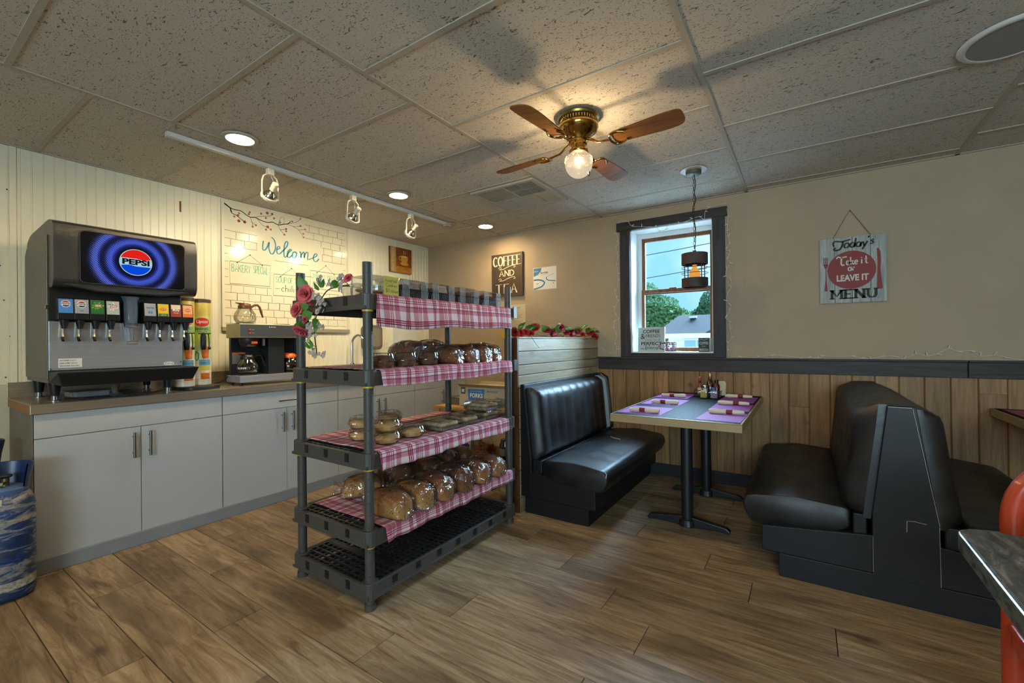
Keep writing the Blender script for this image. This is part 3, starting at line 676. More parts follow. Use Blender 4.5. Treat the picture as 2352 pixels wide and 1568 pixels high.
g = G('speckled_laminate'); v = g.coord(); vo = g.n('ShaderNodeTexVoronoi'); vo.inputs['Scale'].default_value = 95; g.l(v, vo.inputs['Vector'])
n1 = g.noise(v, 120, 3); c = g.ramp(n1, [(.38, lin('#090b0d')), (.5, lin('#12161a')), (.62, lin('#363d44'))]); sp = g.n('ShaderNodeSeparateColor'); g.l(vo.outputs['Color'], sp.inputs[0])
g.set(col=g.mix(g.ramp(sp.outputs[0], [(.5, 0.0), (.85, .6)]), c, lin('#0d1013')), rough=.55, spec=.015); K['speck'] = g.m
K['tan'] = pm('tan_edge_band', '#94805f', .4, var=.05)
def booth_table(x0, x1, lab):
    t = thing('booth_table', lab, 'table', (x0, -1.47, 0)); L = 1.44; w = x1-x0
    MB().box(.012, w-.012, .012, L-.012, .765, .772).build('laminate_top', K['speck'], t)
    MB().box(0, w, 0, L, .722, .765).box(0, w, 0, .014, .765, .7705).box(0, w, L-.014, L, .765, .7705).box(0, .014, .014, L-.014, .765, .7705).box(w-.014, w, .014, L-.014, .765, .7705).build('edge_band', K['tan'], t, bevel=.002)
    for y in (.405, 1.095):
        pd = MB().cyl((w/2, y, .035), (w/2, y, .705), .0375, n=24).cyl((w/2, y, .70), (w/2, y, .722), .09, n=20).build('pedestal', K['blk2'], t, smooth=40)
        m = MB().cyl((w/2, y, .0), (w/2, y, .045), .058, .05, 20)
        for s in (-1, 1):
            pr = [(0.03, .0), (.20, .006), (.255, 0), (.262, .012), (.24, .034), (.12, .05), (.03, .062)]
            m.poly(Fr((w/2, y+s*.024, 0), (s, 0, 0), (0, 0, 1)), pr, 0, .048)
        m.build('foot', K['blk2'], pd, bevel=.005)
    return t
booth_table(3.05, 3.805, 'speckled dark booth table with tan edge set with placemats')
booth_table(5.10, 5.855, 'booth table cut by the right edge of the picture')
# placemats and rolled napkins
pmats = [(3.073, 3.345, -1.395, -1.06, '#b3a3c4', 'purple placemat at the near left corner of the table'), (3.078, 3.345, -.93, -.58, '#a87fbb', 'purple placemat in the middle of the left side of the table'), (3.06, 3.315, -.50, -.13, '#a0568f', 'purple placemat at the far left of the table by the wainscot'),
         (3.553, 3.79, -1.42, -1.085, '#ad8fc0', 'purple placemat at the near right corner of the table'), (3.553, 3.79, -.985, -.635, '#9a56a6', 'purple placemat in the middle of the right side of the table'), (3.54, 3.778, -.54, -.165, '#8d3c7c', 'purple placemat at the far right of the table by the wainscot')]
matc = pm('purple_paper', '#8f4f9c', .7, spec=.08, var=.04)
for i, (x0, x1, y0, y1, h, lab) in enumerate(pmats):
    tag(MB().box(0, x1-x0, 0, y1-y0, 0, .0012).build('placemat', matc, None, (x0, y0, .772), rz=rnd.uniform(-.03, .03)), lab, 'placemat', 'purple paper placemats')
tag(MB().box(0, .27, 0, .36, 0, .0012).build('placemat', pm('magenta_paper', '#8d3c66', .5), None, (5.14, -.45, .772)), 'magenta placemat on the table at the right edge', 'placemat')
napm = pm('white_napkin', '#c8bda6', .85, var=.05, vs=20); bandm = pm('maroon_band', '#6d1f22', .6)
naps = [(3.13, 3.325, -1.33, 'near left placemat'), (3.14, 3.335, -.87, 'middle left placemat'), (3.10, 3.295, -.44, 'far left placemat'), (3.58, 3.785, -1.15, 'near right placemat'), (3.565, 3.77, -.70, 'middle right placemat'), (3.55, 3.75, -.26, 'far right placemat')]
for i, (x0, x1, y, w) in enumerate(naps):
    t = thing('napkin_roll', 'rolled white napkin with maroon band on the '+w, 'napkin', (x0, y, .7735), group='rolled napkins')
    L = x1-x0; m = MB(); n = 14; sg = 1 if i < 3 else -1
    prof = [(.002, 0), (.010, .003), (.0125, .03), (.0128, .07), (.0125, .11), (.0135, .14), (.0165, .17), (.011, L-.003), (.003, L)]
    if sg < 0: prof = [(r, L-z) for r, z in prof][::-1]
    m.lathe(prof, (0, 0, .0145), n, ax=(1, 0, 0), sy=1, sx=1, rip=lambda q, j: 1+.10*math.sin(3*q+j)+.05*math.sin(7*q)); 
    m.build('napkin', napm, t, smooth=40)
    xm = .085 if sg > 0 else L-.085
    MB().lathe([(.0140, 0), (.0146, .002), (.0146, .034), (.0140, .036)], (xm-.018, 0, .0152), 16, ax=(1, 0, 0)).build('paper_band', bandm, t, smooth=40)
# condiments
zt = .772
tr_ = thing('condiment_rack', 'dark wire condiment rack at the wall end of the table', 'rack', (3.33, -.30, zt))
m = MB().box(0, .20, 0, .15, .004, .01)
m.tube([(0, 0, .05), (.20, 0, .05), (.20, .15, .05), (0, .15, .05)], .003, 6, closed=True)
for x in (0, .2):
    for y in (0, .15): m.cyl((x, y, 0), (x, y, .05), .003, n=6)
m.build('frame', K['blk2'], tr_)
def bottle(name, lab, x, y, prof, mat, capm, capp, labm=None, lz=None):
    t = thing(name, lab, 'bottle', (x, y, zt+.011)); MB().lathe(prof, n=18).build('bottle_body', mat, t, smooth=45)
    MB().lathe(capp, n=16).build('cap', capm, t, smooth=40)
    if labm: MB().lathe([(lz[2], lz[0]), (lz[2], lz[1])], n=18).build('paper_label', labm, t, smooth=60)
bottle('hot_sauce_bottle', 'small hot sauce bottle with red cap', 3.365, -.26, [(.017, 0), (.018, .005), (.018, .07), (.008, .095), (.008, .118)], pm('hot_sauce', '#7a3a22', .2), K['red'], [(.0105, .118), (.0105, .147), (.006, .149)], pm('pale_label', '#b8a587', .7), (.012, .06, .0184))
MB().cyl((0, 0, 0), (0, 0, .022), .0105, n=14).build('neck_seal', K['black'], bpy.data.objects['hot_sauce_bottle'], (0, 0, .096))
bottle('syrup_bottle', 'dark brown syrup bottle with gold cap', 3.435, -.21, [(.030, 0), (.032, .01), (.032, .08), (.016, .12), (.012, .135), (.012, .15)], pm('syrup', '#38160f', .12, coat=.5), pm('gold_cap', '#b99f57', .3, metal=.7), [(.0145, .15), (.0145, .175), (.012, .177)])
bottle('ketchup_bottle', 'dark red sauce bottle with black cap behind the jelly caddy', 3.49, -.25, [(.024, 0), (.026, .01), (.026, .08), (.014, .105)], pm('ketchup', '#4a1210', .2), K['black'], [(.016, .103), (.016, .125), (.014, .127)])
bottle('salt_shaker', 'clear shaker with grey metal lid', 3.41, -.29, [(.019, 0), (.021, .004), (.020, .055), (.018, .062)], clearmat('shaker_glass', '#d8e0dc', .08, .05, op=.45, opc='#c8c2ae'), K['nickel'], [(.020, .062), (.021, .068), (.018, .08), (.012, .083)])
bottle('pepper_shaker', 'small shaker with blue lid beside the jelly caddy', 3.475, -.295, [(.019, 0), (.021, .004), (.020, .045)], pm('pepper_glass', '#3d4852', .2), pm('blue_cap', '#2e4f7d', .4), [(.022, .045), (.022, .068), (.019, .07)])
def caddy(name, lab, x, y, pk, sd):
    t = thing(name, lab, 'caddy', (x, y, zt)); w, d, h = .062, .06, .05
    MB().hexa([(.004, .004, 0), (w-.004, .004, 0), (w-.004, d-.004, 0), (.004, d-.004, 0), (0, 0, h), (w, 0, h), (w, d, h), (0, d, h)]).build('tub', K['clear'], t, bevel=.003)
    r = random.Random(sd)
    for k in range(8):
        mm = MB().box(0, .04, 0, .006, 0, .055); o = mm.build('packet', pk[k % len(pk)], t, (.01+.01*r.random(), .008+.0055*k, .004), rz=r.uniform(-.15, .15), bevel=.001)
caddy('sugar_caddy', 'clear tub of yellow and white sweetener packets', 3.38, -.40, [pm('yellow_packet', '#b9a84f', .6), K['paper'], pm('yellow_packet_b', '#c9be7a', .6)], 4)
caddy('jelly_caddy', 'clear tub of clear jelly and creamer cups', 3.455, -.405, [pm('jelly_cup', '#8a6d78', .4), pm('creamer', '#b7b2b8', .4)], 5)
tag(MB().poly(Fr((0, 0, 0), (1, .25, 0), (0, .18, 1)), [(0, 0), (.055, 0), (.057, .10), (.048, .118), (0, .118)], 0, .003).build('menu_card', K['paperb'], None, (3.50, -.245, zt+.011)), 'cream card standing at the right of the condiment rack', 'card')

# --- wooden divider behind the first booth
dv = thing('divider_wall', 'pale wood slat divider behind the left booth', 'divider', (2.25, -1.485, 0))
MB().box(.0, .095, .02, 1.48, 0, 1.262).build('core', pm('divider_core', '#4a3020', .7, var=.2), dv)
zs = [1.262, 1.166, 1.066, .99, .90, .80, .70, .6, .5, .4, .3, .2, .1, 0]
for k in range(len(zs)-1):
    MB().poly(Fr((.095, 1.483, 0), (0, -1, 0), (0, 0, 1)), [(0, zs[k+1]+.002), (1.476, zs[k+1]+.002), (1.476, zs[k]-.002), (0, zs[k]-.002)], 0, -.016).build('slat', K['pinelt'], dv, bevel=.003)
MB().box(.08, .113, -.012, .006, 0, 1.268).build('end_trim', wood('walnut_trim', '#6b4426', '#3a2413', (12, 12, 1.2), .5), dv, bevel=.002)
MB().box(-.002, .08, -.008, .012, 0, 1.262).build('end_panel', pm('dark_brown_side', '#2c1d17', .6, var=.15), dv)
MB().box(-.01, .115, .01, 1.478, 1.262, 1.272).build('cap', K['pinelt'], dv, bevel=.002)

# --- foreground table and red chair
ft = thing('dining_table', 'mottled grey table with metal edge in the lower right corner', 'table', (4.40, -3.45, 0))
g = G('mottled_top'); v = g.coord((3, 1, 1)); f = g.noise(v, 9, 6, .7, 1.4); g.set(col=g.ramp(f, [(.35, lin('#2c2a28')), (.55, lin('#55524f')), (.72, lin('#8a867e'))]), rough=.5, spec=.3); K['mott'] = g.m
g = G('scuffed_metal_edge'); f = g.noise(g.coord((1, 1, 3)), 18, 5, .65, .6); g.set(col=g.ramp(f, [(.38, lin('#4c524f')), (.5, lin('#8b9590')), (.7, lin('#a9b2ac'))]), rough=.34, metal=.8); K['medge'] = g.m
oc = rpoly([(0, 0), (1.1, 0), (1.1, .82), (.0, .82)], .05, 5); ic = rpoly([(.008, .008), (1.092, .008), (1.092, .812), (.008, .812)], .047, 5)
MB().poly(FT(0, 0, 0), oc, .712, .7585).build('edge_band', K['medge'], ft, bevel=.006, seg=3)
MB().poly(FT(0, 0, 0), ic, .758, .7615).build('top', K['mott'], ft)
MB().cyl((.55, .40, .03), (.55, .40, .712), .04, n=20).build('pedestal', K['blk2'], ft, smooth=40)
MB().box(.15, .95, .36, .44, 0, .04).box(.51, .59, .1, .75, 0, .038).build('foot', K['blk2'], ft, bevel=.006)
ch = thing('dining_chair', 'red tubular chair tucked behind the lower right table', 'chair', (4.575, -2.35, 0))
redp = pm('red_enamel', '#a8391f', .28, spec=.5, coat=.3); w = .42
back = [(0, 0, 0), (0, 0, .40), (0, 0, .68)]+[(.13-.13*math.cos(a), 0, .72+.165*math.sin(a)) for a in [i/8*PI/2 for i in range(9)]]+[(w-.13+.13*math.sin(a), 0, .72+.165*math.cos(a)) for a in [i/8*PI/2 for i in range(9)]]+[(w, 0, .68), (w, 0, .40), (w, 0, 0)]
MB().tube(back, .0235, 14).build('back_frame', redp, ch, smooth=60)
for x in (0.0, w):
    MB().tube([(x, -.42, 0), (x, -.42, .36), (x, -.40, .405), (x, -.36, .42), (x, 0, .42)], .016, 12).build('leg', redp, ch, smooth=60)
    MB().box(x-.01 if x == 0 else x-.006, x+.006 if x == 0 else x+.01, -.36, -.03, .375, .425).build('side_rail', redp, ch, bevel=.003)
MB().tube([(0, -.2, .2), (w, -.2, .2)], .011, 10).build('stretcher', redp, ch, smooth=60)
MB().tube([(0, 0, .6), (w, 0, .6)], .012, 10).build('back_rung', redp, ch, smooth=60)
m = MB(); m.poly(FT(0, 0, 0), rpoly([(.02, -.40), (w-.02, -.40), (w-.02, -.035), (.02, -.035)], .05), .428, .475); m.build('seat', K['vinyl'], ch, bevel=.018, seg=3)
# --- gas cylinders at the far left
g = G('worn_blue_paint'); v = g.coord((1.6, 1.6, 7)); f = g.noise(v, 3.2, 8, .72, .8); f2 = g.noise(g.coord((1, 1, 2.6)), 9, 8, .75)
c = g.ramp(f, [(.40, lin('#142a50')), (.49, lin('#1b3a6c')), (.52, lin('#6f7278')), (.62, lin('#9a9282'))]); c = g.mix(g.ramp(f2, [(.5, 0.0), (.60, .75)]), c, lin('#33373d')); g.set(col=c, rough=.5, spec=.4); K['cyl'] = g.m
def gas(x, y, lab, h=.535):
    t = thing('gas_cylinder', lab, 'gas cylinder', (x, y, 0))
    R = .104
    MB().lathe([(.08, 0), (R-.004, .012), (R, .03), (R, h-.09), (R-.008, h-.055), (.085, h-.025), (.055, h-.004), (.03, h+.003)], n=36).build('tank', K['cyl'], t, smooth=50)
    MB().lathe([(R+.0004, .06), (R+.0004, .10)], n=36, a0=-2.4, a1=1.2).build('stencil_band', pm('white_stencil', '#9a9588', .7, var=.5, vs=60), t, smooth=60)
    cm = pm('blue_collar', '#1a2a55', .35)
    MB().lathe([(.072, h-.02), (.080, h+.05), (.092, h+.115), (.096, h+.118), (.098, h+.112), (.086, h+.045), (.078, h-.025)], n=28, a0=.75, a1=5.1).build('collar', cm, t, smooth=40)
    MB().lathe([(.052, h-.008), (.078, h-.02), (.082, h+.0), (.058, h+.012)], n=28).build('neck_ring', pm('faded_blue', '#4a648c', .45), t, smooth=40)
    v_ = MB().cyl((0, 0, h), (0, 0, h+.05), .014, n=12).cyl((0, 0, h+.03), (.04, -.02, h+.03), .008, n=10).build('valve', pm('old_brass', '#8a7b58', .35, metal=.8), t, smooth=40)
    MB().lathe([(.022, 0), (.026, .006), (.022, .012)], (0, 0, h+.055), 14).build('hand_wheel', K['black'], v_, smooth=40)
    MB().lathe([(.091, h-.034), (.098, h-.062)], n=8, a0=-.75, a1=-.25).build('sticker', K['paperb'], t, smooth=60)
gas(.792, -3.742, 'scratched blue gas cylinder standing beside the white cabinets')
gas(.48, -3.80, 'second blue gas cylinder half hidden behind the scratched one', .62)
# ================================================================== ceiling fixtures
wo = lambda t: tuple(-q for q in t.location)          # offset that lets a part be modelled in room coordinates
lampw = emat('lamp_diffuser', '#ffe2ae', 440.0)
for y, lab in ((-2.867, 'lit round ceiling downlight nearest the soda fountain'), (-1.631, 'lit round ceiling downlight above the bread rack'), (-.43, 'lit round ceiling downlight nearest the back corner'),
               (-4.09, 'added fill downlight behind the viewer in the left row'), (-5.31, 'added fill downlight at the far end of the left row')):  # last two are unseen lamps added for warm fill
    t = thing('ceiling_downlight', lab, 'ceiling light', (1.288, y, H), group='round ceiling downlights')
    MB().lathe([(.072, -.006), (.074, -.012), (.094, -.010), (.098, -.002)], n=32).build('trim_ring', K['tee'], t, smooth=50)
    MB().lathe([(.0001, -.0075), (.073, -.0075)], n=32).build('diffuser', lampw, t)
for x, y, lab in ((4.6, -4.7, 'added fill downlight over the front tables'), (2.9, -5.3, 'added fill downlight near the front wall'), (6.2, -3.2, 'added fill downlight at the right side')):  # unseen downlights added to fill the room with warm light
    t = thing('ceiling_downlight', lab, 'ceiling light', (x, y, H), group='round ceiling downlights')
    MB().lathe([(.072, -.006), (.074, -.012), (.094, -.010), (.098, -.002)], n=32).build('trim_ring', K['tee'], t, smooth=50)
    MB().lathe([(.0001, -.0075), (.073, -.0075)], n=32).build('diffuser', lampw, t)
sp = thing('ceiling_speaker', 'unlit round white ceiling speaker with grey grille', 'speaker', (4.83, -1.50, H))
MB().lathe([(.145, 0), (.145, -.009), (.149, -.012), (.168, -.008), (.174, 0)], n=48).build('rim', K['white'], sp, smooth=50)
MB().lathe([(.0001, -.0100), (.145, -.0095)], n=48).build('grille', pm('grey_grille', '#8a8783', .6), sp)
vt = thing('ceiling_vent', 'square white ceiling air vent with louvre sections', 'vent', (2.10, -1.02, H))
MB().box(-.30, .30, -.30, -.27, -.014, 0).box(-.30, .30, .27, .30, -.014, 0).box(-.30, -.27, -.27, .27, -.014, 0).box(.27, .30, -.27, .27, -.014, 0).build('frame', K['tee'], vt)
MB().box(-.27, .27, -.27, .27, -.004, 0).build('plenum', pm('vent_dark', '#5d5a55', .7), vt)
MB().box(-.004, .004, -.27, .27, -.014, -.003).box(-.27, .27, -.004, .004, -.014, -.003).box(-.139, -.133, -.27, .27, -.012, -.003).box(.133, .139, -.27, .27, -.012, -.003).box(-.27, .27, -.139, -.133, -.012, -.003).box(-.27, .27, .133, .139, -.012, -.003).build('divider_bars', K['tee'], vt)
for qx, qy, hor in ((-1, -1, 1), (1, -1, 0), (-1, 1, 0), (1, 1, 1)):
    m = MB()
    for k in range(20):
        a = .008+k*.0131
        if hor: m.hexa([(qx*.006, qy*a, -.004), (qx*.265, qy*a, -.004), (qx*.265, qy*(a+.005), -.004), (qx*.006, qy*(a+.005), -.004), (qx*.006, qy*(a+.005), -.012), (qx*.265, qy*(a+.005), -.012), (qx*.265, qy*(a+.009), -.012), (qx*.006, qy*(a+.009), -.012)])
        else: m.hexa([(qx*a, qy*.006, -.004), (qx*a, qy*.265, -.004), (qx*(a+.005), qy*.265, -.004), (qx*(a+.005), qy*.006, -.004), (qx*(a+.005), qy*.006, -.012), (qx*(a+.005), qy*.265, -.012), (qx*(a+.009), qy*.265, -.012), (qx*(a+.009), qy*.006, -.012)])
    m.build('louvres', K['tee'], vt)
# --- track light
tk = thing('track_rail', 'long white lighting track on the ceiling', 'track', (1.03, -1.945, H))
MB().box(-.018, .018, -1.205, 1.205, -.026, 0).box(-.010, .010, -1.2, 1.2, -.0265, -.025).build('rail', K['white'], tk, bevel=.002)
MB().box(-.022, .022, 1.165, 1.235, -.036, -.004).box(-.05, .05, 1.205, 1.265, -.012, 0).build('feed_end', K['tee'], tk, bevel=.002)
cream = pm('cream_enamel', '#cdc6b2', .4)
for y, lab in ((-2.555, 'cream track spotlight nearest the soda fountain'), (-1.885, 'cream track spotlight in the middle of the track'), (-1.25, 'cream track spotlight furthest along the track')):
    t = thing('track_spotlight', lab, 'spotlight', (1.03, y, H-.02), group='track spotlights')
    MB().box(-.018, .018, -.022, .022, -.045, 0).build('connector', cream, t, (0, 0, -.0065), bevel=.003)
    yk = [(0, -.055, -.215), (0, -.055, -.10), (0, -.045, -.065), (0, -.025, -.05), (0, 0, -.046), (0, .025, -.05), (0, .045, -.065), (0, .055, -.10), (0, .055, -.215)]
    MB().tube(yk, .0055, 8).build('yoke', cream, t, smooth=60)
    ax = Vector((-.80, .02, -.60)).normalized(); c0 = Vector((-.015, 0, -.195)); Q = Vector((0, 0, 1)).rotation_difference(ax)
    MB().lathe([(.052, .012), (.056, .004), (.056, -.010), (.052, -.014), (.050, .0), (.052, .012)], c0, 28, ax=ax).build('gimbal_ring', cream, t, smooth=40)
    MB().lathe([(.047, .004), (.044, -.012), (.030, -.035), (.017, -.048), (.016, -.062)], c0, 24, ax=ax).build('bulb_reflector', pm('mirrored_glass', '#c9c2ae', .15, metal=1), t, smooth=50)
    MB().lathe([(.0001, .012), (.03, .009), (.046, .004)], c0, 24, ax=ax).build('bulb_face', emat('track_bulb', '#ffe9bd', 22), t, smooth=60)
    MB().lathe([(.0165, -.058), (.020, -.060), (.020, -.115), (.016, -.119), (.0001, -.119)], c0, 18, ax=ax).build('lamp_socket', cream, t, smooth=40)
    MB().tube(smoothpath([(0, 0, -.045), (.0, .02, -.085), (.012, .0, -.12), (.05, -.01, -.13), tuple(c0-ax*.118)], 5), .0022, 6).build('cable', cream, t, smooth=60)
    L_ = bpy.data.objects.new('spot_lamp', bpy.data.lights.new('spot_lamp', 'SPOT')); col.objects.link(L_); L_.parent = t
    L_.location = c0+ax*.02; L_.rotation_euler = ax.to_track_quat('-Z', 'Y').to_euler(); L_.data.energy = 30; L_.data.spot_size = math.radians(125); L_.data.spot_blend = .9; L_.data.color = (1, .88, .62); L_.data.shadow_soft_size = .045
# --- ceiling fan
fn = thing('ceiling_fan', 'brass ceiling fan with four oak blades and a lit globe', 'ceiling fan', (3.06, -1.925, H))
MB().lathe([(.112, 0), (.116, -.006), (.112, -.016), (.104, -.020)], n=40).build('ceiling_plate', pm('pale_brass', '#8c7a3f', .3, metal=.9), fn, smooth=40)
MB().lathe([(.092, -.020), (.092, -.036)], n=40).build('vent_slot', K['black'], fn, smooth=60)
for k in range(40):
    a = 2*PI*k/40; MB().cyl((.098*math.cos(a), .098*math.sin(a), -.037), (.098*math.cos(a), .098*math.sin(a), -.019), .004, n=5).build('vent_bar', K['brass'], fn)
hz_ = MB().lathe([(.100, -.036), (.108, -.042), (.110, -.058), (.098, -.082), (.075, -.10), (.058, -.112), (.055, -.128), (.048, -.136)], n=48).build('motor_housing', K['brass'], fn, smooth=50)
MB().lathe([(.046, -.134), (.046, -.150), (.040, -.155), (.040, -.178), (.044, -.182)], n=32).build('switch_cup', K['brass'], fn, smooth=40)
MB().lathe([(.046, -.176), (.050, -.18), (.050, -.192), (.046, -.196)], n=36, rip=lambda q, j: 1+.03*math.cos(18*q)).build('globe_fitter', K['brass'], fn, smooth=50)
gl = G('frosted_globe'); gl.t.nodes.remove(gl.b)
tr = gl.n('ShaderNodeBsdfTransparent'); tr.inputs[0].default_value = (1, .93, .80, 1); tl = gl.n('ShaderNodeEmission'); tl.inputs[0].default_value = (1, .84, .62, 1); tl.inputs[1].default_value = .78; gs = gl.n('ShaderNodeBsdfGlossy'); gs.inputs['Roughness'].default_value = .2
mx = gl.n('ShaderNodeMixShader'); mx.inputs[0].default_value = .62; gl.l(tr.outputs[0], mx.inputs[1]); gl.l(tl.outputs[0], mx.inputs[2]); m2 = gl.n('ShaderNodeMixShader'); m2.inputs[0].default_value = .06; gl.l(mx.outputs[0], m2.inputs[1]); gl.l(gs.outputs[0], m2.inputs[2]); gl.l(m2.outputs[0], gl.out.inputs[0])
gb = MB().lathe([(.041, -.186)]+[(.0755*math.sin(math.radians(t)), -.257+.0755*math.cos(math.radians(t))) for t in (36, 48, 62, 78, 94, 110, 126, 142, 156, 168)]+[(.0001, -.3325)], n=36).build('glass_globe', gl.m, fn, smooth=60)
m = MB()
for k in range(9):
    a = 2*PI*k/9
    for (da, z, r) in ((0, -.232, .010), (.16, -.226, .006), (-.16, -.226, .006), (.1, -.243, .005), (-.1, -.243, .005), (.3, -.236, .004)):
        rr = .0722+(.2265+z)*-.25; p = Vector(((.0735)*math.cos(a+da), (.0735)*math.sin(a+da), z)); n_ = Vector((math.cos(a+da), math.sin(a+da), .35)).normalized()
        m.tube([p+n_*0.0015+(n_.orthogonal().normalized()*math.cos(q)+n_.cross(n_.orthogonal().normalized())*math.sin(q))*r for q in [i*PI/4 for i in range(8)]], .0009, 4, closed=True)
m.build('etched_pattern', pm('etched_glass', '#9a9078', .6), gb)
MB().lathe([(.004, -.225), (.007, -.235), (.011, -.25), (.011, -.268), (.006, -.28), (.0001, -.282)], n=16).build('light_bulb', emat('fan_bulb', '#ffca78', 7), fn, smooth=60)
MB().cyl((.048, .0, -.15), (.055, .012, -.30), .0012, n=5).lathe([(.001, -.30), (.005, -.305), (.006, -.315), (.003, -.33), (.0001, -.332)], (.055, .012, 0), 10).build('pull_chain', K['brass'], fn, smooth=50)
L_ = bpy.data.objects.new('fan_lamp', bpy.data.lights.new('fan_lamp', 'POINT')); col.objects.link(L_); L_.parent = fn
L_.location = (0, 0, -.285); L_.data.energy = 44; L_.data.color = (1, .76, .48); L_.data.shadow_soft_size = .022
for k in range(4):
    a = math.radians(-4+90*k); R_ = Matrix.Rotation(a, 4, 'Z'); zb = -.172; pit = math.radians(13)
    bl = rpoly([(.205, -.044), (.48, -.062), (.566, -.058), (.570, .050), (.48, .062), (.205, .044)], [.02, .05, .03, .05, .05, .02], 4)
    Pb = Matrix.Translation((0, 0, zb)) @ Matrix.Rotation(-pit, 4, 'X')
    m = MB(); n = len(bl); vs = [R_ @ (Pb @ Vector((x, y, zz))) for zz in (0, .006) for x, y in bl]
    m.add(vs, [list(range(n))[::-1], list(range(n, 2*n))]+[(i, (i+1) % n, n+(i+1) % n, n+i) for i in range(n)])
    me = m.build('fan_blade', K['oak'], fn); 
    m = MB()
    T = lambda x, y, z: R_ @ Vector((x, y, z)); TB = lambda x, y, z: R_ @ (Pb @ Vector((x, y, z)))
    m.tube([T(.05, 0, -.128), T(.085, 0, -.145), T(.12, 0, -.168), T(.16, 0, -.172), TB(.195, 0, -.004)], [.008, .007, .006, .006, .007], 8)
    m.tube([TB(*q) for q in smoothpath([(.275, -.030, -.004), (.24, -.046, -.005), (.205, -.040, -.006), (.190, 0, -.006), (.205, .040, -.006), (.24, .046, -.005), (.275, .030, -.004)], 4)], .0062, 8)
    m.build('blade_iron', K['brass'], me, smooth=60)
# --- pendant lamp
pn = thing('pendant_lamp', 'pendant lamp with two dark drum bands hanging on a chain before the window', 'pendant lamp', (3.431, -.759, H))
MB().lathe([(.050, 0), (.088, 0), (.090, -.004), (.05, -.006)], n=36).build('ceiling_ring', K['white'], pn, smooth=40)
MB().lathe([(.053, -.004), (.053, -.030), (.048, -.034), (.0001, -.034)], n=32).build('canopy', pm('grey_green_canopy', '#5f5f52', .45, metal=.5), pn, smooth=40)
m = MB(); z = -.040
for k in range(20):
    hh = .031; pts = [(.0065*math.cos(q), 0, z-.0155+.0155*math.sin(q)) for q in [i*PI/5 for i in range(10)]]
    if k % 2: pts = [(y, x, zz) for x, y, zz in pts]
    m.tube(pts, .0016, 5, closed=True); z -= .0265
m.build('chain', K['blk2'], pn, smooth=60)
MB().tube(smoothpath([(.004, 0, -.034), (.012, .004, -.1), (.006, -.004, -.17), (.012, .004, -.22), (-.008, 0, -.28), (-.006, 0, -.34), (.008, .003, -.41), (.01, 0, -.47), (.003, 0, -.59)], 5), .003, 6).build('cord', K['black'], pn, smooth=60)
drum = wood('charred_wood_band', '#4a3d3a', '#231c1c', (8, 8, 3), .6)
for z0, z1 in ((-.688, -.608), (-.853, -.788)):
    MB().lathe([(.083, z0), (.0895, z0), (.0895, z1), (.083, z1), (.083, z0)], n=44).build('drum_band', drum, pn, smooth=40)
MB().lathe([(.0001, -.612), (.083, -.612), (.083, -.608), (.0001, -.608)], n=36).cyl((0, 0, -.61), (0, 0, -.585), .012, n=12).build('top_plate', K['blk2'], pn, smooth=40)
for k in range(4):
    a = PI/4+k*PI/2; MB().cyl((.081*math.cos(a), .081*math.sin(a), -.85), (.081*math.cos(a), .081*math.sin(a), -.61), .0035, n=8).build('rod', K['blk2'], pn)
for z in (-.712, -.752): MB().tube([(.0895*math.cos(q), .0895*math.sin(q), z) for q in [i*2*PI/40 for i in range(40)]], .0022, 6, closed=True).build('wire_ring', K['blk2'], pn, smooth=60)
MB().cyl((0, 0, -.69), (0, 0, -.612), .019, n=16).build('lamp_socket', K['blk2'], pn, smooth=40)
MB().lathe([(.013, -.69), (.016, -.71), (.034, -.735), (.040, -.762), (.034, -.785), (.018, -.80), (.0001, -.805)], n=24).build('light_bulb', emat('amber_bulb', '#e8a24c', .95), pn, smooth=60)

# ================================================================== things on the walls
# whiteboard (left wall)
by0, bz0, bw, bh = -2.424, 1.388, 1.20, 1.078
wbd = thing('whiteboard', 'large whiteboard with hand-drawn brick pattern and blue Welcome lettering', 'whiteboard', (WX, by0, bz0))
g = G('gloss_white_board'); g.set(col=lin('#d3cbb2'), rough=.14, spec=.22); 
MB().box(.002, .014, 0, bw, 0, bh).build('panel', g.m, wbd)
fm = pm('board_frame', '#d0c9b4', .4)
MB().box(0, .022, -.022, 0, -.02, bh).box(0, .02, bw, bw+.006, -.02, bh).build('frame', fm, wbd, bevel=.002)
MB().box(0, .028, -.022, bw+.01, -.036, 0).build('bottom_tray', pm('tray_alu', '#a49c88', .4, metal=.4), wbd, bevel=.002)
fb = FL(0, 0, .0146)
mk = lambda nm, h, rough=.55: pm(nm, h, rough)
blackpen, bluepen, greenpen, pinkpen, redpen, greypen = mk('black_marker', '#241f18'), mk('blue_marker', '#157f96'), mk('green_marker', '#5fa582'), mk('pink_marker', '#b95f5f'), mk('red_marker', '#a83d45'), mk('grey_blue_marker', '#545870')
def blocked(a, b):
    for x0, x1, z0, z1 in ((.035, .395, .36, .645), (.40, .805, .29, .575), (.765, 1.125, .39, .65), (.30, .88, .655, .845), (-.02, .72, .875, 1.2), (.0, .30, .86, .95)):
        if x0 < a < x1 and z0 < b < z1: return True
    return False
m = MB(); r = random.Random(11); rows = [0.03+k*.0655 for k in range(16)]
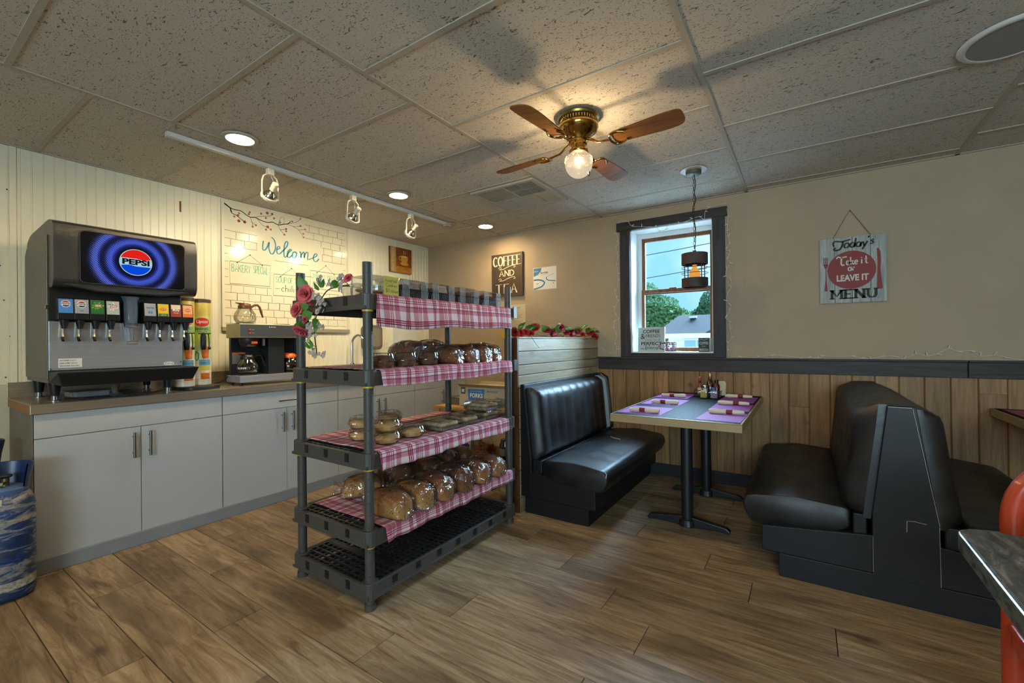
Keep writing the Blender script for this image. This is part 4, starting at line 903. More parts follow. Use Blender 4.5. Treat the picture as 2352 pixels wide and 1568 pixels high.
for i, z in enumerate(rows):
    a = .0; pts = []
    while a <= bw-.012:
        if blocked(a, z):
            if len(pts) > 1: m.rib(fb, pts, .0028)
            pts = []
        else: pts.append((a, z+r.uniform(-.0025, .0025)))
        a += .03
    if len(pts) > 1: m.rib(fb, pts, .0028)
    a = .05+(.052 if i % 2 else 0)+r.uniform(-.01, .01)
    while a < bw-.03 and i < len(rows)-1:
        if not blocked(a, z+.03) and not blocked(a, z+.06) and not blocked(a, z+.004): m.rib(fb, [(a, z+.003), (a+r.uniform(-.003, .003), z+.0625)], r.choice((.0024, .0028, .0042)))
        a += .104+r.uniform(-.008, .008)
m.rib(fb, [(bw-.012, .0), (bw-.012, bh-.03)], .002)
m.build('brick_drawing', blackpen, wbd)
br = {'main': [(-.0, 1.039), (.023, 1.028), (.049, 1.01), (.089, 1.004), (.135, 1.005), (.173, .984), (.209, .969), (.252, .976), (.297, .963), (.359, .955), (.406, .968), (.458, .955), (.507, .971), (.548, .984), (.576, 1.012)],
      'low': [(.049, 1.01), (.059, .971), (.097, .958), (.134, .934), (.161, .917)], 'a': [(.252, .976), (.285, .992), (.335, 1.004), (.385, 1.021), (.403, 1.038)], 'b': [(.209, .969), (.224, .929), (.232, .894)], 'b2': [(.224, .929), (.256, .907)],
      'c': [(.269, .969), (.309, .927), (.351, .911), (.386, .898)], 'd': [(.454, .954), (.476, .911), (.515, .878)], 'd2': [(.476, .911), (.529, .928)], 'e': [(.548, .979), (.598, .968), (.655, .948), (.697, .89)], 'e2': [(.598, .968), (.672, .988)], 'e3': [(.655, .948), (.72, .966)], 'f': [(.507, .971), (.571, .993), (.627, 1.015), (.675, 1.057)]}
m = MB()
for k, p in br.items(): m.rib(fb, smoothpath(p, 4), .0075 if k == 'main' else (.006 if k == 'low' else .003), .0009)
m.rib(fb, [(0, 1.039), (.049, 1.01), (.059, .975)], .010, .0009)
m.build('branch_drawing', blackpen, wbd)
blos = [(.119, .981), (.08, .944), (.11, .962), (.117, .915), (.164, .916), (.207, 1.01), (.199, .992), (.304, 1.022), (.358, 1.04), (.403, 1.042), (.345, .992), (.42, 1.006), (.23, .889), (.258, .908), (.361, .915), (.346, .887), (.389, .897), (.532, .932), (.532, .911), (.515, .875), (.591, 1.016), (.675, 1.061), (.674, .99), (.722, .967), (.702, .92), (.705, .887)]
m = MB(); m2 = MB()
for i, (a, b) in enumerate(blos):
    q = m2 if i in (3, 4, 9, 2, 17, 22) else m; s = .013 if i in (3, 4, 8, 14) else .0095
    for k in range(5):
        t = k*2*PI/5+i; q.poly(fb, [(a+s*.55*math.cos(t)+s*.5*math.cos(u), b+s*.55*math.sin(t)+s*.5*math.sin(u)) for u in [j*PI/4 for j in range(8)]], .0009, .0012)
m.build('pink_blossoms', pinkpen, wbd); m2.build('red_blossoms', redpen, wbd)
MB().rib(fb, smoothpath([(.458, .954), (.467, .992), (.483, 1.027), (.499, 1.037), (.512, 1.029), (.518, 1.022), (.511, 1.011), (.513, .989), (.498, .969), (.472, .96), (.458, .954)], 4), .0022).rib(fb, [(.466, .965), (.475, 1.0), (.485, .975)], .005).rib(fb, [(.47, .97), (.482, .985)], .006).build('bird_drawing', greypen, wbd)
W_ = [[(.322, .781), (.316, .738), (.317, .704), (.332, .698), (.353, .727), (.371, .773), (.373, .769), (.37, .722), (.387, .677), (.408, .681), (.428, .723), (.431, .767), (.418, .808), (.394, .828)],
      [(.439, .721), (.47, .739), (.465, .756), (.448, .744), (.443, .699), (.465, .686), (.496, .717)], [(.496, .717), (.537, .768), (.546, .806), (.533, .814), (.516, .782), (.509, .71), (.515, .667), (.532, .67)],
      [(.532, .67), (.559, .719), (.582, .741), (.569, .747), (.546, .716), (.545, .672), (.563, .67), (.587, .696)], [(.596, .725), (.591, .679), (.614, .674), (.632, .708), (.62, .733), (.601, .721), (.643, .724)],
      [(.662, .731), (.672, .737), (.676, .683), (.681, .712), (.701, .742), (.71, .735), (.71, .689), (.715, .717), (.735, .748), (.749, .736), (.744, .68), (.764, .683)], [(.764, .683), (.829, .717), (.845, .743), (.824, .744), (.804, .703), (.819, .67), (.844, .676), (.865, .703)]]
m = MB()
for p in W_: m.rib(fb, smoothpath(p, 6), .0105, .001, vw=.005)
m.build('welcome_lettering', bluepen, wbd)
m = MB()
for q, h_ in (([(.042, .558), (.383, .566), (.377, .375), (.042, .369)], [(.101, .554), (.206, .634), (.31, .559)]), ([(.413, .494), (.797, .511), (.79, .302), (.407, .298)], [(.475, .478), (.581, .566), (.684, .483)]), ([(.773, .575), (1.115, .573), (1.115, .395), (.771, .401)], [(.843, .56), (.941, .643), (1.037, .563)])):
    m.rib(fb, q, .0042, closed=True); m.rib(fb, h_, .003)
    for a, b in h_: m.poly(fb, [(a+.006*math.cos(t), b+.006*math.sin(t)) for t in [k*PI/4 for k in range(8)]], .0006, .0012)
m.build('hanging_sign_drawing', blackpen, wbd)
for s_t, a0, a1, b0, hh, ww in (('BAKERY', .057, .21, .474, .062, .0055), ('SPECIAL:', .235, .368, .480, .066, .0055), ('SOUP', .432, .53, .422, .052, .005), ('OF', .545, .59, .424, .050, .005), ('THE', .61, .68, .426, .050, .005), ('DAY', .70, .772, .428, .050, .005), ('TODAYS', .797, .935, .503, .040, .0045), ('DESSERT', .96, 1.10, .503, .040, .0045)): strokes(MB(), s_t, fb, a0, a1, b0, hh, ww).build('green_lettering', greenpen, wbd)
m = MB(); strokes(m, 'chili', fb, .485, .605, .342, .062, .0045); m.rib(fb, [(.425, .362), (.47, .364)], .003).rib(fb, [(.615, .368), (.70, .372)], .003); m.build('black_lettering', blackpen, wbd)
strokes(MB(), 'peach pie', fb, .807, 1.03, .448, .036, .0038).build('black_lettering', blackpen, wbd)
# coffee picture on the left wall
cp = thing('coffee_picture', 'small canvas of a golden coffee cup on the left wall', 'picture', (WX, -.655, 2.083))
MB().box(0, .03, 0, .33, 0, .30).build('canvas', pm('umber_canvas', '#5b2f14', .6, var=.4, vs=9), cp)
f_ = FL(0, 0, .0302); cpan = pm('tan_band', '#a98b55', .6); gold = pm('golden_print', '#c9932f', .6)
MB().rect(f_, .0, .085, 0, .30, 0, .0006).build('side_band', cpan, cp)
MB().rect(f_, .085, .33, 0, .075, 0, .0006).build('amber_band', pm('amber_band', '#a8701f', .6, var=.3, vs=40), cp)
MB().rect(f_, .085, .33, .075, .30, 0, .0005).build('brown_field', pm('rust_field', '#7a3d14', .6, var=.5, vs=12), cp)
m = MB(); m.poly(f_, [(.15+.13*(.5+.5*math.cos(t)), .115+.022*math.sin(t)) for t in [k*PI/10 for k in range(20)]], .0006, .001)
m.poly(f_, [(.155, .20), (.165, .155), (.185, .128), (.22, .12), (.25, .13), (.268, .16), (.275, .205), (.215, .212)], .001, .0014); m.rib(f_, smoothpath([(.158, .195), (.135, .19), (.135, .16), (.165, .15)], 4), .010, .0014); m.build('cup_print', gold, cp)
MB().poly(f_, [(.17+.09*(.5+.5*math.cos(t)), .2+.012*math.sin(t)) for t in [k*PI/8 for k in range(16)]], .0014, .0017).rib(f_, smoothpath([(.20, .225), (.215, .24), (.20, .255), (.215, .27)], 4), .006, .0012).rib(f_, smoothpath([(.225, .225), (.24, .245), (.225, .262)], 4), .005, .0012).build('foam_and_steam_print', pm('pale_gold', '#e0bf72', .6), cp)
fv = Fr((.0304, .058, .285), (0, 0, -1), (0, 1, 0)); m = MB()
for k, ch_ in enumerate('COFFEE'): strokes(m, ch_, FL(.03, .245-k*.045, .0304), 0, .028, 0, .034, .005, c=.0008)
m.build('lettering', pm('faded_gold_ink', '#d8c48c', .6), cp)
# coffee and tea sign (back wall)
ct = thing('coffee_and_tea_sign', 'brown slatted sign reading COFFEE AND TEA on the back wall', 'sign', (1.067, 0, 1.755))
g = G('brown_corrugated'); f = g.n('ShaderNodeTexWave'); f.wave_type = 'BANDS'; f.bands_direction = 'X'; f.inputs['Scale'].default_value = 18; g.l(g.coord(), f.inputs['Vector']); f.inputs['Distortion'].default_value = .3
g.set(col=g.ramp(f.outputs['Fac'], [(.2, lin('#2e2118')), (.8, lin('#4c3a29'))]), rough=.6)
MB().box(0, .426, -.028, -.002, 0, .49).build('board', g.m, ct, bevel=.002)
f_ = FB(0, 0, -.0282); m = MB()
strokes(m, 'COFFEE', f_, .03, .395, .355, .105, .017, gap=.22, vw=.006, serif=.011); strokes(m, 'AND', f_, .115, .31, .235, .062, .011, gap=.25, vw=.005, serif=.009); strokes(m, 'TEA', f_, .07, .345, .042, .10, .017, gap=.4, vw=.006, serif=.012)
for b, s in ((.325, 1), (.195, -1)): m.rib(f_, smoothpath([(.10, b), (.11, b+.012), (.135, b+.01), (.13, b-.008), (.11, b-.012), (.17, b-.010), (.22, b+.008), (.28, b+.022), (.32, b+.020), (.325, b+.004), (.305, b+.002)], 5), .006)
m.build('lettering', K['cream'], ct)
# certificate, paper, yellow tag
cf = thing('certificate', 'white certificate with blue curved bands on the back wall', 'certificate', (1.615, 0, 1.805))
MB().box(0, .285, -.002, 0, 0, .24).build('sheet', K['paper'], cf)
f_ = FB(0, 0, -.0021); cb = pm('teal_blue_print', '#2b6f9c', .6)
MB().poly(f_, [(.006, .235), (.105, .235), (.095, .20), (.06, .165), (.006, .145)], 0, .0006).build('blue_corner', cb, cf)
MB().rib(f_, smoothpath([(.005, .108), (.06, .108), (.115, .095), (.14, .07), (.11, .035), (.06, .018), (.005, .008)], 5), .016).rib(f_, smoothpath([(.165, .13), (.165, .11), (.2, .092), (.275, .082)], 5), .010).rib(f_, smoothpath([(.165, .125), (.2, .145), (.26, .16)], 5), .003).build('blue_bands', cb, cf)
text('title', 'ServSafe', f_, .09, .185, .172, .192, K['ink'], cf, bold=.02); text('subtitle', 'CERTIFICATION', f_, .09, .19, .158, .166, K['grey'], cf); text('footer', 'ANAB', f_, .035, .065, .058, .072, K['ink'], cf)
MB().poly(f_, [(.25+.005*math.cos(t), .06+.005*math.sin(t)) for t in [k*PI/4 for k in range(8)]], 0, .0008).build('seal', K['ink'], cf)
text('corner_mark', 'National', f_, .015, .06, .195, .207, K['paper'], cf, c=.0014)
nt_ = thing('recipe_sheet', 'printed cream notice sheet partly behind the rack post', 'notice', (1.30, 0, 1.375))
MB().box(0, .207, -.002, 0, 0, .285).build('sheet', K['paperb'], nt_); f_ = FB(0, 0, -.0021)
text('heading', 'Biscuits', f_, .08, .14, .243, .255, K['ink'], nt_, bold=.02)
r = random.Random(5); m = MB()
for k in range(15): m.rect(f_, .03, .07+r.random()*.11, .03+k*.0135, .0335+k*.0135, 0, .0005)
m.build('printed_lines', K['grey'], nt_)
tag(MB().box(0, .09, -.003, 0, 0, .06).build('yellow_tag', pm('yellow_tag', '#b59a25', .7), None, (1.16, -.002, 1.29)), 'small yellow tag on the back wall beside the rack', 'note')
# TODAY'S MENU sign
mn = thing('menu_sign', "whitewashed plank sign reading Today's Take it or LEAVE IT MENU hung on twine", 'sign', (4.195, 0, 1.505))
g = G('whitewashed_wood'); f = g.noise(g.coord((14, 14, 1.5), rand=5), 2.5, 6, .6, .8); g.set(col=g.ramp(f, [(.3, lin('#767d7d')), (.55, lin('#9ea29c')), (.75, lin('#b4b5ab'))]), rough=.7); K['wash'] = g.m
for a, b in ((0, .091), (.093, .198), (.2, .306), (.308, .396)): MB().box(a, b, -.020, -.004, 0, .493).build('plank', K['wash'], mn, bevel=.0015)
MB().box(.005, .39, -.004, 0, .08, .12).box(.005, .39, -.004, 0, .36, .40).build('batten', K['wash'], mn)
f_ = FB(0, 0, -.0202); mred = pm('brick_red_print', '#7c2019', .6)
MB().poly(f_, [(.193+.145*math.cos(t), .245+.142*math.sin(t)) for t in [k*2*PI/48 for k in range(48)]], 0, .0007).build('red_oval', mred, mn)
m = MB(); m.poly(f_, [(.028, .10), (.033, .094), (.044, .094), (.049, .10), (.043, .175), (.041, .26), (.052, .285), (.053, .30), (.024, .30), (.026, .285), (.037, .26), (.035, .175)], 0, .0008)
for k in range(4): m.rect(f_, .0243+k*.008, .0288+k*.008, .295, .352, 0, .0008)
m.build('fork_print', mred, mn); m = MB(); m.poly(f_, [(.34, .10), (.347, .092), (.368, .092), (.374, .10), (.366, .18), (.362, .24), (.366, .30), (.363, .36), (.352, .39), (.342, .388), (.345, .30), (.344, .24), (.342, .18)], 0, .0008)
m.build('knife_print', mred, mn)
f2_ = FB(0, 0, -.0212); m = MB(); m.rib(f2_, smoothpath([(.09, .43), (.085, .455), (.10, .468), (.135, .462), (.175, .468), (.19, .474)], 5), .010); m.rib(f2_, smoothpath([(.145, .463), (.14, .43), (.125, .405), (.10, .40), (.09, .41), (.10, .42)], 5), .012)
strokes(m, 'oday', f2_, .150, .285, .412, .066, .010, gap=.1, vw=.006, slant=.15); strokes(m, "'s", f2_, .288, .325, .425, .060, .010, gap=.15, vw=.006, slant=.15)
m.build('todays_lettering', K['ink'], mn)
m = MB(); m.rib(f2_, smoothpath([(.105, .335), (.115, .348), (.135, .340), (.16, .346), (.165, .34)], 5), .009); m.rib(f2_, smoothpath([(.137, .342), (.133, .30), (.14, .283), (.152, .288)], 5), .010)
strokes(m, 'ake', f2_, .165, .232, .283, .058, .008, gap=.12, vw=.005); strokes(m, 'it', f2_, .252, .29, .285, .062, .008, gap=.25, vw=.005); strokes(m, 'or', f2_, .175, .215, .238, .05, .0075, gap=.2, vw=.005)
m.build('take_it_or_lettering', pm('pale_print', '#c3bdb0', .6), mn)
text('leave_it_lettering', 'LEAVE IT', f2_, .105, .295, .162, .210, pm('pale_print_b', '#c3bdb0', .6), mn, bold=.035)
m = MB(); strokes(m, 'MENU', f2_, .075, .335, .034, .062, .017, gap=.32, vw=.008, serif=.014); m.build('menu_lettering', pm('weathered_black', '#2b2626', .7), mn)
MB().tube([(.083, -.012, .490), (.19, -.012, .695), (.31, -.012, .492)], .0028, 6).build('twine', pm('jute', '#7d6342', .9), mn)
MB().cyl((.19, -.016, .69), (.19, 0, .69), .004, n=8).build('nail', K['blk2'], mn)

# ================================================================== on the window sill
s1 = thing('sill_sign', 'grey sign reading COFFEE & FRIENDS make the PERFECT blend on the sill', 'sign', (2.748, .06, 1.132))
MB().hexa([(0, 0, 0), (.25, 0, 0), (.25, .02, 0), (0, .02, 0), (0, .02, .232), (.25, .02, .232), (.25, .04, .232), (0, .04, .232)]).build('board', pm('pale_grey_board', '#a9b0ac', .6), s1, bevel=.001)
f_ = Fr((0, -.0005, 0), (1, 0, 0), (0, .02, .232))
text('coffee', 'COFFEE', f_, .045, .205, .178, .210, K['ink'], s1, bold=.02); text('ampersand', '&', f_, .025, .065, .120, .172, K['ink'], s1); text('friends', 'FRIENDS', f_, .075, .21, .136, .166, K['ink'], s1); text('make_the', 'make the', f_, .07, .175, .103, .122, K['grey'], s1, shear=.2); text('perfect', 'PERFECT', f_, .03, .225, .062, .094, K['ink'], s1, bold=.02)
m = MB(); strokes(m, 'blend', f_, .07, .19, .022, .04, .004, vw=.003, slant=.2); m.rib(f_, [(.025, .03), (.06, .026)], .005).rib(f_, [(.20, .03), (.235, .026)], .005); m.build('blend', K['ink'], s1)
MB().poly(f_, [(.19, .122), (.188, .108), (.2, .1), (.212, .108), (.212, .122)], 0, .0008).build('cup_print', pm('dusty_teal', '#7fa0a6', .6), s1)
s2 = thing('small_coffee_sign', 'small dark coffee box sign at the right end of the sill', 'sign', (3.297, .06, 1.132), rz=math.radians(-12))
MB().box(0, .095, 0, .045, 0, .125).build('box', pm('black_board', '#26292b', .6), s2); MB().box(.095, .098, 0, .045, 0, .125).build('dotted_side', pm('dotted_paper', '#9aa39c', .7, var=.5, vs=120), s2)
f_ = FB(0, 0, -.0005); text('coffee', 'COFFEE', f_, .008, .087, .066, .09, pm('pale_green_ink', '#9fb3a4', .6), s2, bold=.02); text('protection', 'PROTECTION', f_, .008, .087, .008, .028, pm('pale_green_ink_b', '#9fb3a4', .6), s2, bold=.02); text('if_your', 'is your', f_, .032, .065, .045, .055, K['cream'], s2)
MB().rib(f_, smoothpath([(.006, .105), (.03, .112), (.05, .106), (.088, .118)], 4), .010).build('steam_print', pm('grey_print', '#6d7474', .6), s2)
cu_ = thing('floral_cup', 'wire framed tea cup planter with pink petals on the sill', 'cup', (3.05, .06, 1.132))
m = MB()
for z, rr in ((.085, .055), (.006, .06), (.0055, .036)): m.tube([(rr*math.cos(q), rr*.6*math.sin(q), z) for q in [i*PI/10 for i in range(20)]], .003, 6, closed=True)
for k in range(6): q = k*PI/3; m.tube([(.055*math.cos(q), .033*math.sin(q), .085), (.05*math.cos(q), .03*math.sin(q), .04), (.036*math.cos(q), .022*math.sin(q), .006)], .0025, 5)
m.tube(smoothpath([(-.05, 0, .08), (-.085, 0, .075), (-.095, 0, .05), (-.08, 0, .025), (-.045, 0, .02)], 4), .0035, 6); m.build('wire_frame', K['blk2'], cu_, smooth=60)
r = random.Random(2); m = MB()
for k in range(70):
    q, zz = r.uniform(0, 2*PI), r.uniform(.012, .09); rr = .045-.015*(1-zz/.09); m.ball((rr*math.cos(q), rr*.55*math.sin(q), zz), .009, 5, 4, sz=.7)
m.build('petals', pm('pink_white_petals', '#a8788c', .7, var=.6, vs=70), cu_)
m = MB()
for k in range(12): m.ball((.055+.004*k, -.01+.004*math.sin(k), .004), .004, 6, 4)
m.build('bead_string', K['paper'], cu_)

# ================================================================== string lights
def string_lights(lab, path, yw, seed, step=1):
    t = thing('string_lights', lab, 'string lights', (path[0][0], yw, path[0][1])); r = random.Random(seed); o0 = Vector(t.location)
    P = [Vector((x, yw, z))-o0 for x, z in path]; MB().tube(smoothpath(P, 4), .0017, 5).build('wire', K['white'], t)
    bm = MB().cyl((0, 0, 0), (0, 0, .012), .0034, n=6).lathe([(.003, .012), (.0026, .022), (.0001, .029)], n=6); me = bpy.data.meshes.new('mini_bulb'); me.from_pydata(bm.v, [], bm.f); me.materials.append(K['white'])
    for i in range(1, len(P)-1, step):
        o = obj('mini_bulb', me, t, P[i]+Vector((0, -.003, 0))); a = r.uniform(-2.2, 2.2); o.rotation_euler = (r.uniform(.2, .6), a, 0)
string_lights('white mini string lights draped across the top of the window trim', [(2.595, 2.384), (2.688, 2.382), (2.733, 2.33), (2.829, 2.309), (2.952, 2.284), (3.0, 2.246), (3.048, 2.251), (3.06, 2.279), (3.165, 2.281), (3.279, 2.311), (3.334, 2.319), (3.372, 2.289), (3.383, 2.357), (3.421, 2.385), (3.547, 2.397)], -.036, 1)
string_lights('white mini string lights hanging down the right window trim', [(3.552, 2.356), (3.561, 2.287), (3.556, 2.22), (3.55, 2.164), (3.56, 2.117), (3.569, 2.048), (3.543, 2.006), (3.574, 1.979), (3.547, 1.926), (3.573, 1.889), (3.547, 1.841), (3.541, 1.784), (3.576, 1.736), (3.576, 1.679), (3.55, 1.625), (3.544, 1.568), (3.574, 1.527), (3.563, 1.482), (3.532, 1.427), (3.562, 1.392), (3.567, 1.329), (3.576, 1.256), (3.55, 1.211), (3.545, 1.154), (3.554, 1.098)], -.029, 2)
string_lights('white mini string lights hanging down the left window trim', [(2.579, 2.36), (2.574, 2.283), (2.587, 2.197), (2.566, 2.154), (2.579, 2.088), (2.585, 2.048), (2.567, 1.998), (2.583, 1.893), (2.589, 1.827), (2.578, 1.777), (2.554, 1.72), (2.561, 1.661), (2.58, 1.627), (2.546, 1.564), (2.552, 1.505), (2.585, 1.452), (2.538, 1.428), (2.54, 1.356), (2.563, 1.297), (2.542, 1.213), (2.582, 1.161), (2.493, 1.115), (2.431, 1.141), (2.404, 1.174)], -.012, 3)
string_lights('white mini string lights lying along the dark chair rail', [(3.57, 1.097), (3.653, 1.09), (3.774, 1.093), (3.891, 1.11), (4.054, 1.09), (4.112, 1.09), (4.178, 1.088), (4.218, 1.104), (4.319, 1.099), (4.384, 1.104), (4.44, 1.089), (4.498, 1.089), (4.556, 1.101), (4.619, 1.106), (4.681, 1.09), (4.742, 1.123), (4.801, 1.112), (4.853, 1.125), (4.91, 1.162), (4.953, 1.143), (5.014, 1.145), (5.062, 1.111), (5.126, 1.117), (5.194, 1.101), (5.256, 1.089), (5.6, 1.09)], -.01, 4)
# ================================================================== soda fountain
class CylFr:
    """frame wrapped round a vertical cylinder"""
    def __init__(s, c, r, phi): s.c, s.r, s.phi = c, r, phi
    def P(s, a, b, c=0):
        t = s.phi+a/s.r; return Vector((s.c[0]+(s.r+c)*math.cos(t), s.c[1]+(s.r+c)*math.sin(t), s.c[2]+b))
sf = thing('soda_fountain', 'large soda fountain with a lit blue screen on the steel worktop', 'soda fountain', (.32, -3.24, ZC)); so = wo(sf)
y0, y1 = -3.56, -2.925
SX = lambda y: Fr((0, y, 0), (1, 0, 0), (0, 0, 1))
MB().poly(SX(y1), [(.05, 1.05), (.585, 1.05), (.585, 1.86), (.10, 1.84), (.05, 1.80)], 0, y1-y0).build('body', K['greymet'], sf, so, bevel=.003)
hp = rpoly([(.045, 1.80), (.06, 1.875), (.14, 1.915), (.60, 1.945), (.685, 1.925), (.698, 1.86), (.698, 1.60), (.675, 1.565), (.61, 1.56), (.575, 1.60), (.575, 1.85), (.10, 1.835)], [.01, .03, .04, .04, .035, .03, .02, .02, .02, .02, .01, .01], 3)
MB().poly(SX(-2.872), hp, 0, -2.872+3.552).build('merchandiser_hood', K['pebble'], sf, so, bevel=.012, seg=3)
MB().poly(Fr((.60, -3.212, 0), (0, 1, 0), (0, 0, 1)), [(-.30, 1.575), (-.16, 1.548), (.16, 1.548), (.30, 1.575), (.30, 1.60), (-.30, 1.60)], 0, .088).build('hood_chin', K['pebble'], sf, so, bevel=.01)
MB().box(.57, .592, y0+.01, y1-.01, 1.38, 1.60).build('valve_recess', K['black'], sf, so)
# screen
g = G('halftone_screen'); g.t.nodes.remove(g.b); v = g.coord(); sx = g.n('ShaderNodeSeparateXYZ'); g.l(v, sx.inputs[0])
rad = g.math('SQRT', g.math('ADD', g.math('POWER', g.math('MULTIPLY', sx.outputs['Y'], 1.0), 2.0), g.math('POWER', g.math('MULTIPLY', sx.outputs['Z'], 1.0), 2.0)))
vo = g.n('ShaderNodeTexVoronoi', voronoi_dimensions='2D'); vo.inputs['Randomness'].default_value = 0.0; vo.inputs['Scale'].default_value = 1.0
cb = g.n('ShaderNodeCombineXYZ'); k_ = 140.0
g.l(g.math('MULTIPLY', g.math('ADD', sx.outputs['Y'], sx.outputs['Z']), k_*.7071), cb.inputs[0]); g.l(g.math('MULTIPLY', g.math('SUBTRACT', sx.outputs['Y'], sx.outputs['Z']), k_*.7071), cb.inputs[1]); g.l(cb.outputs[0], vo.inputs['Vector'])
thr = g.ramp(g.math('DIVIDE', rad, .27), [(.31, .02), (.37, .24), (.43, .48), (.49, .42), (.555, .15), (.60, .13), (.67, .46), (.73, .42), (.80, .16), (.87, .0)])
dot = g.ramp(g.math('SUBTRACT', thr, vo.outputs['Distance']), [(.0, 0.0), (.06, 1.0)])
ccol = g.ramp(g.math('DIVIDE', rad, .27), [(.34, lin('#3a3fd0')), (.43, lin('#5d78ff')), (.7, lin('#6d84ff')), (.85, lin('#7d8cc8'))])
halo = g.ramp(g.math('DIVIDE', rad, .27), [(.31, lin('#0c0c14')), (.44, lin('#0a1668')), (.575, lin('#0a0c22')), (.69, lin('#0a165a')), (.84, lin('#0e0e12'))])
em = g.n('ShaderNodeEmission'); g.l(g.mix(dot, halo, ccol), em.inputs[0]); em.inputs[1].default_value = .85
gs = g.n('ShaderNodeBsdfGlossy'); gs.inputs['Roughness'].default_value = .08; mx = g.n('ShaderNodeMixShader'); mx.inputs[0].default_value = .05; g.l(em.outputs[0], mx.inputs[1]); g.l(gs.outputs[0], mx.inputs[2]); g.l(mx.outputs[0], g.out.inputs[0])
scy, scz = -3.197, 1.742
f_ = FL(0, 0, 0)
scr = MB().poly(f_, rrect(-.247, .250, -.145, .145, .022), 0, .003).build('lit_screen', g.m, sf, (.697+so[0], scy+so[1], scz+so[2]))
m = MB(); rr = rrect(-.250, .253, -.148, .148, .024); m.tube([f_.P(a, b, .003) for a, b in rr], .0028, 6, closed=True); m.build('screen_bezel', K['greymet'], scr, smooth=60)
circ = lambda r, n=40: [(r*math.cos(k*2*PI/n), r*math.sin(k*2*PI/n)) for k in range(n)]
MB().poly(f_, circ(.088), .003, .0035).build('logo_halo', emat('logo_shadow', '#16161c', 1), scr)
MB().poly(f_, circ(.080), .0035, .004).build('logo_disc', emat('logo_white', '#a9d2dc', .95), scr)
def wave(sg, r=.076, b=.024):
    top = [(r*math.cos(math.radians(t)), sg*r*math.sin(math.radians(t))) for t in range(18, 163, 6)]
    w_ = [(-r*.955+2*r*.955*k/16, sg*b+.006*math.sin(2*PI*k/16)*1.0) for k in range(17)]
    return (top+w_) if sg > 0 else (top+w_)[::-1]
MB().poly(f_, wave(1), .004, .0045).build('logo_red', emat('logo_red', '#e2231a', 1), scr)
MB().poly(f_, wave(-1), .004, .0045).build('logo_blue', emat('logo_blue', '#0a48d8', 1), scr)
text('logo_lettering', 'PEPSI', f_, -.066, .066, -.016, .019, emat('logo_ink', '#181c22', 1), scr, c=.005, bold=.045)
# splash panel and plates
spl = MB().box(.588, .600, y0+.005, y1+.0, 1.10, 1.376).build('splash_panel', K['steel'], sf, so, bevel=.002)
f_ = FL(0, 0, .6005)
MB().rect(f_, -3.518, -3.42, 1.114, 1.166, 0, .0008).build('data_label', K['white'], spl)
for k, s in enumerate(('PART NUMBER  621051731', 'MODEL NUMBER  ID175-BCH', 'SERIAL NUMBER  62C0323SS055')): text('label_text', s, f_, -3.512, -3.445+.006*k, 1.151-.015*k, 1.158-.015*k, K['ink'], spl, c=.0016)
MB().poly(f_, [(-3.001+.03*math.cos(t), 1.117+.012*math.sin(t)) for t in [k*PI/10 for k in range(20)]], 0, .001).build('maker_badge', K['white'], spl)
m = MB(); strokes(m, 'Corne'.replace('C', 'C'), f_, -3.022, -2.98, 1.112, .012, .0014, c=.0018, slant=.3); m.build('badge_script', K['ink'], spl)
MB().cyl((.600, -3.548, 1.108), (.604, -3.548, 1.108), .005, n=10).cyl((.600, -2.935, 1.125), (.604, -2.935, 1.125), .005, n=10).build('screw', K['nickel'], spl)
MB().cyl((.586, -3.565, 1.455), (.586, -3.555, 1.455), .010, n=12).build('key_lock', K['brass'], sf, so, smooth=40)
m = MB().hexa([(.585, y0+.005, 1.03), (.70, y0+.04, 1.012), (.70, -2.90, 1.012), (.585, -2.90, 1.03), (.585, y0+.005, 1.095), (.725, y0+.015, 1.092), (.725, -2.872, 1.092), (.585, -2.872, 1.095)])
MB().box(.60, .705, -3.535, -2.89, 1.0925, 1.094).build('drip_grid', K['resinblk'], m.build('drip_tray', K['black'], sf, so, bevel=.006))
MB().box(.06, .58, y0+.005, y1-.005, 1.03, 1.052).build('base_pan', K['greymet'], sf, so)
for x, y in ((.50, -3.515), (.50, -2.975), (.12, -3.515), (.12, -2.975)):
    lg = MB().lathe([(.020, .03), (.021, .04), (.030, .108), (.030, .113)], (x, y, ZC), 18).build('leg', K['black'], sf, so, smooth=40)
    MB().lathe([(.024, 0), (.024, .004), (.015, .006), (.015, .032)], (x, y, ZC), 18).build('foot', K['nickel'], lg, smooth=40)
# valves
def burst(m, c, n, r, sd, f):
    q = random.Random(sd)
    for k in range(n):
        a = 2*PI*k/n+q.uniform(-.1, .1); w = .16; R = r*q.uniform(.7, 1.15)
        m.poly(f, [(c[0]+.004*math.cos(a), c[1]+.004*math.sin(a)), (c[0]+R*math.cos(a-w), c[1]+R*math.sin(a-w)*.9), (c[0]+R*1.05*math.cos(a+w), c[1]+R*math.sin(a+w)*.9)], .0006, .0009)
vy = [-3.499, -3.434, -3.367, -3.298, -3.119, -3.051, -2.983, -2.917]
flav = ['sky', 'greyl', 'greend', 'whiteg', 'greyl', 'yel', 'mug', 'org']
lc = {'sky': pm('label_blue', '#3d78b4', .35), 'greyl': pm('label_silver', '#8f9194', .35), 'greend': pm('label_green', '#1e5a2a', .35), 'whiteg': pm('label_white', '#9fa29b', .35), 'yel': pm('label_yellow', '#c8a40e', .35), 'mug': pm('label_brown', '#8a2e16', .35), 'org': pm('label_orange', '#d2622a', .35)}
rp, np_, wp = pm('print_red', '#c22320', .4), pm('print_navy', '#1a2250', .4), pm('print_white', '#d8d6cc', .4)
steelstrip = pm('lever_steel', '#c9bba4', .3, metal=.7)
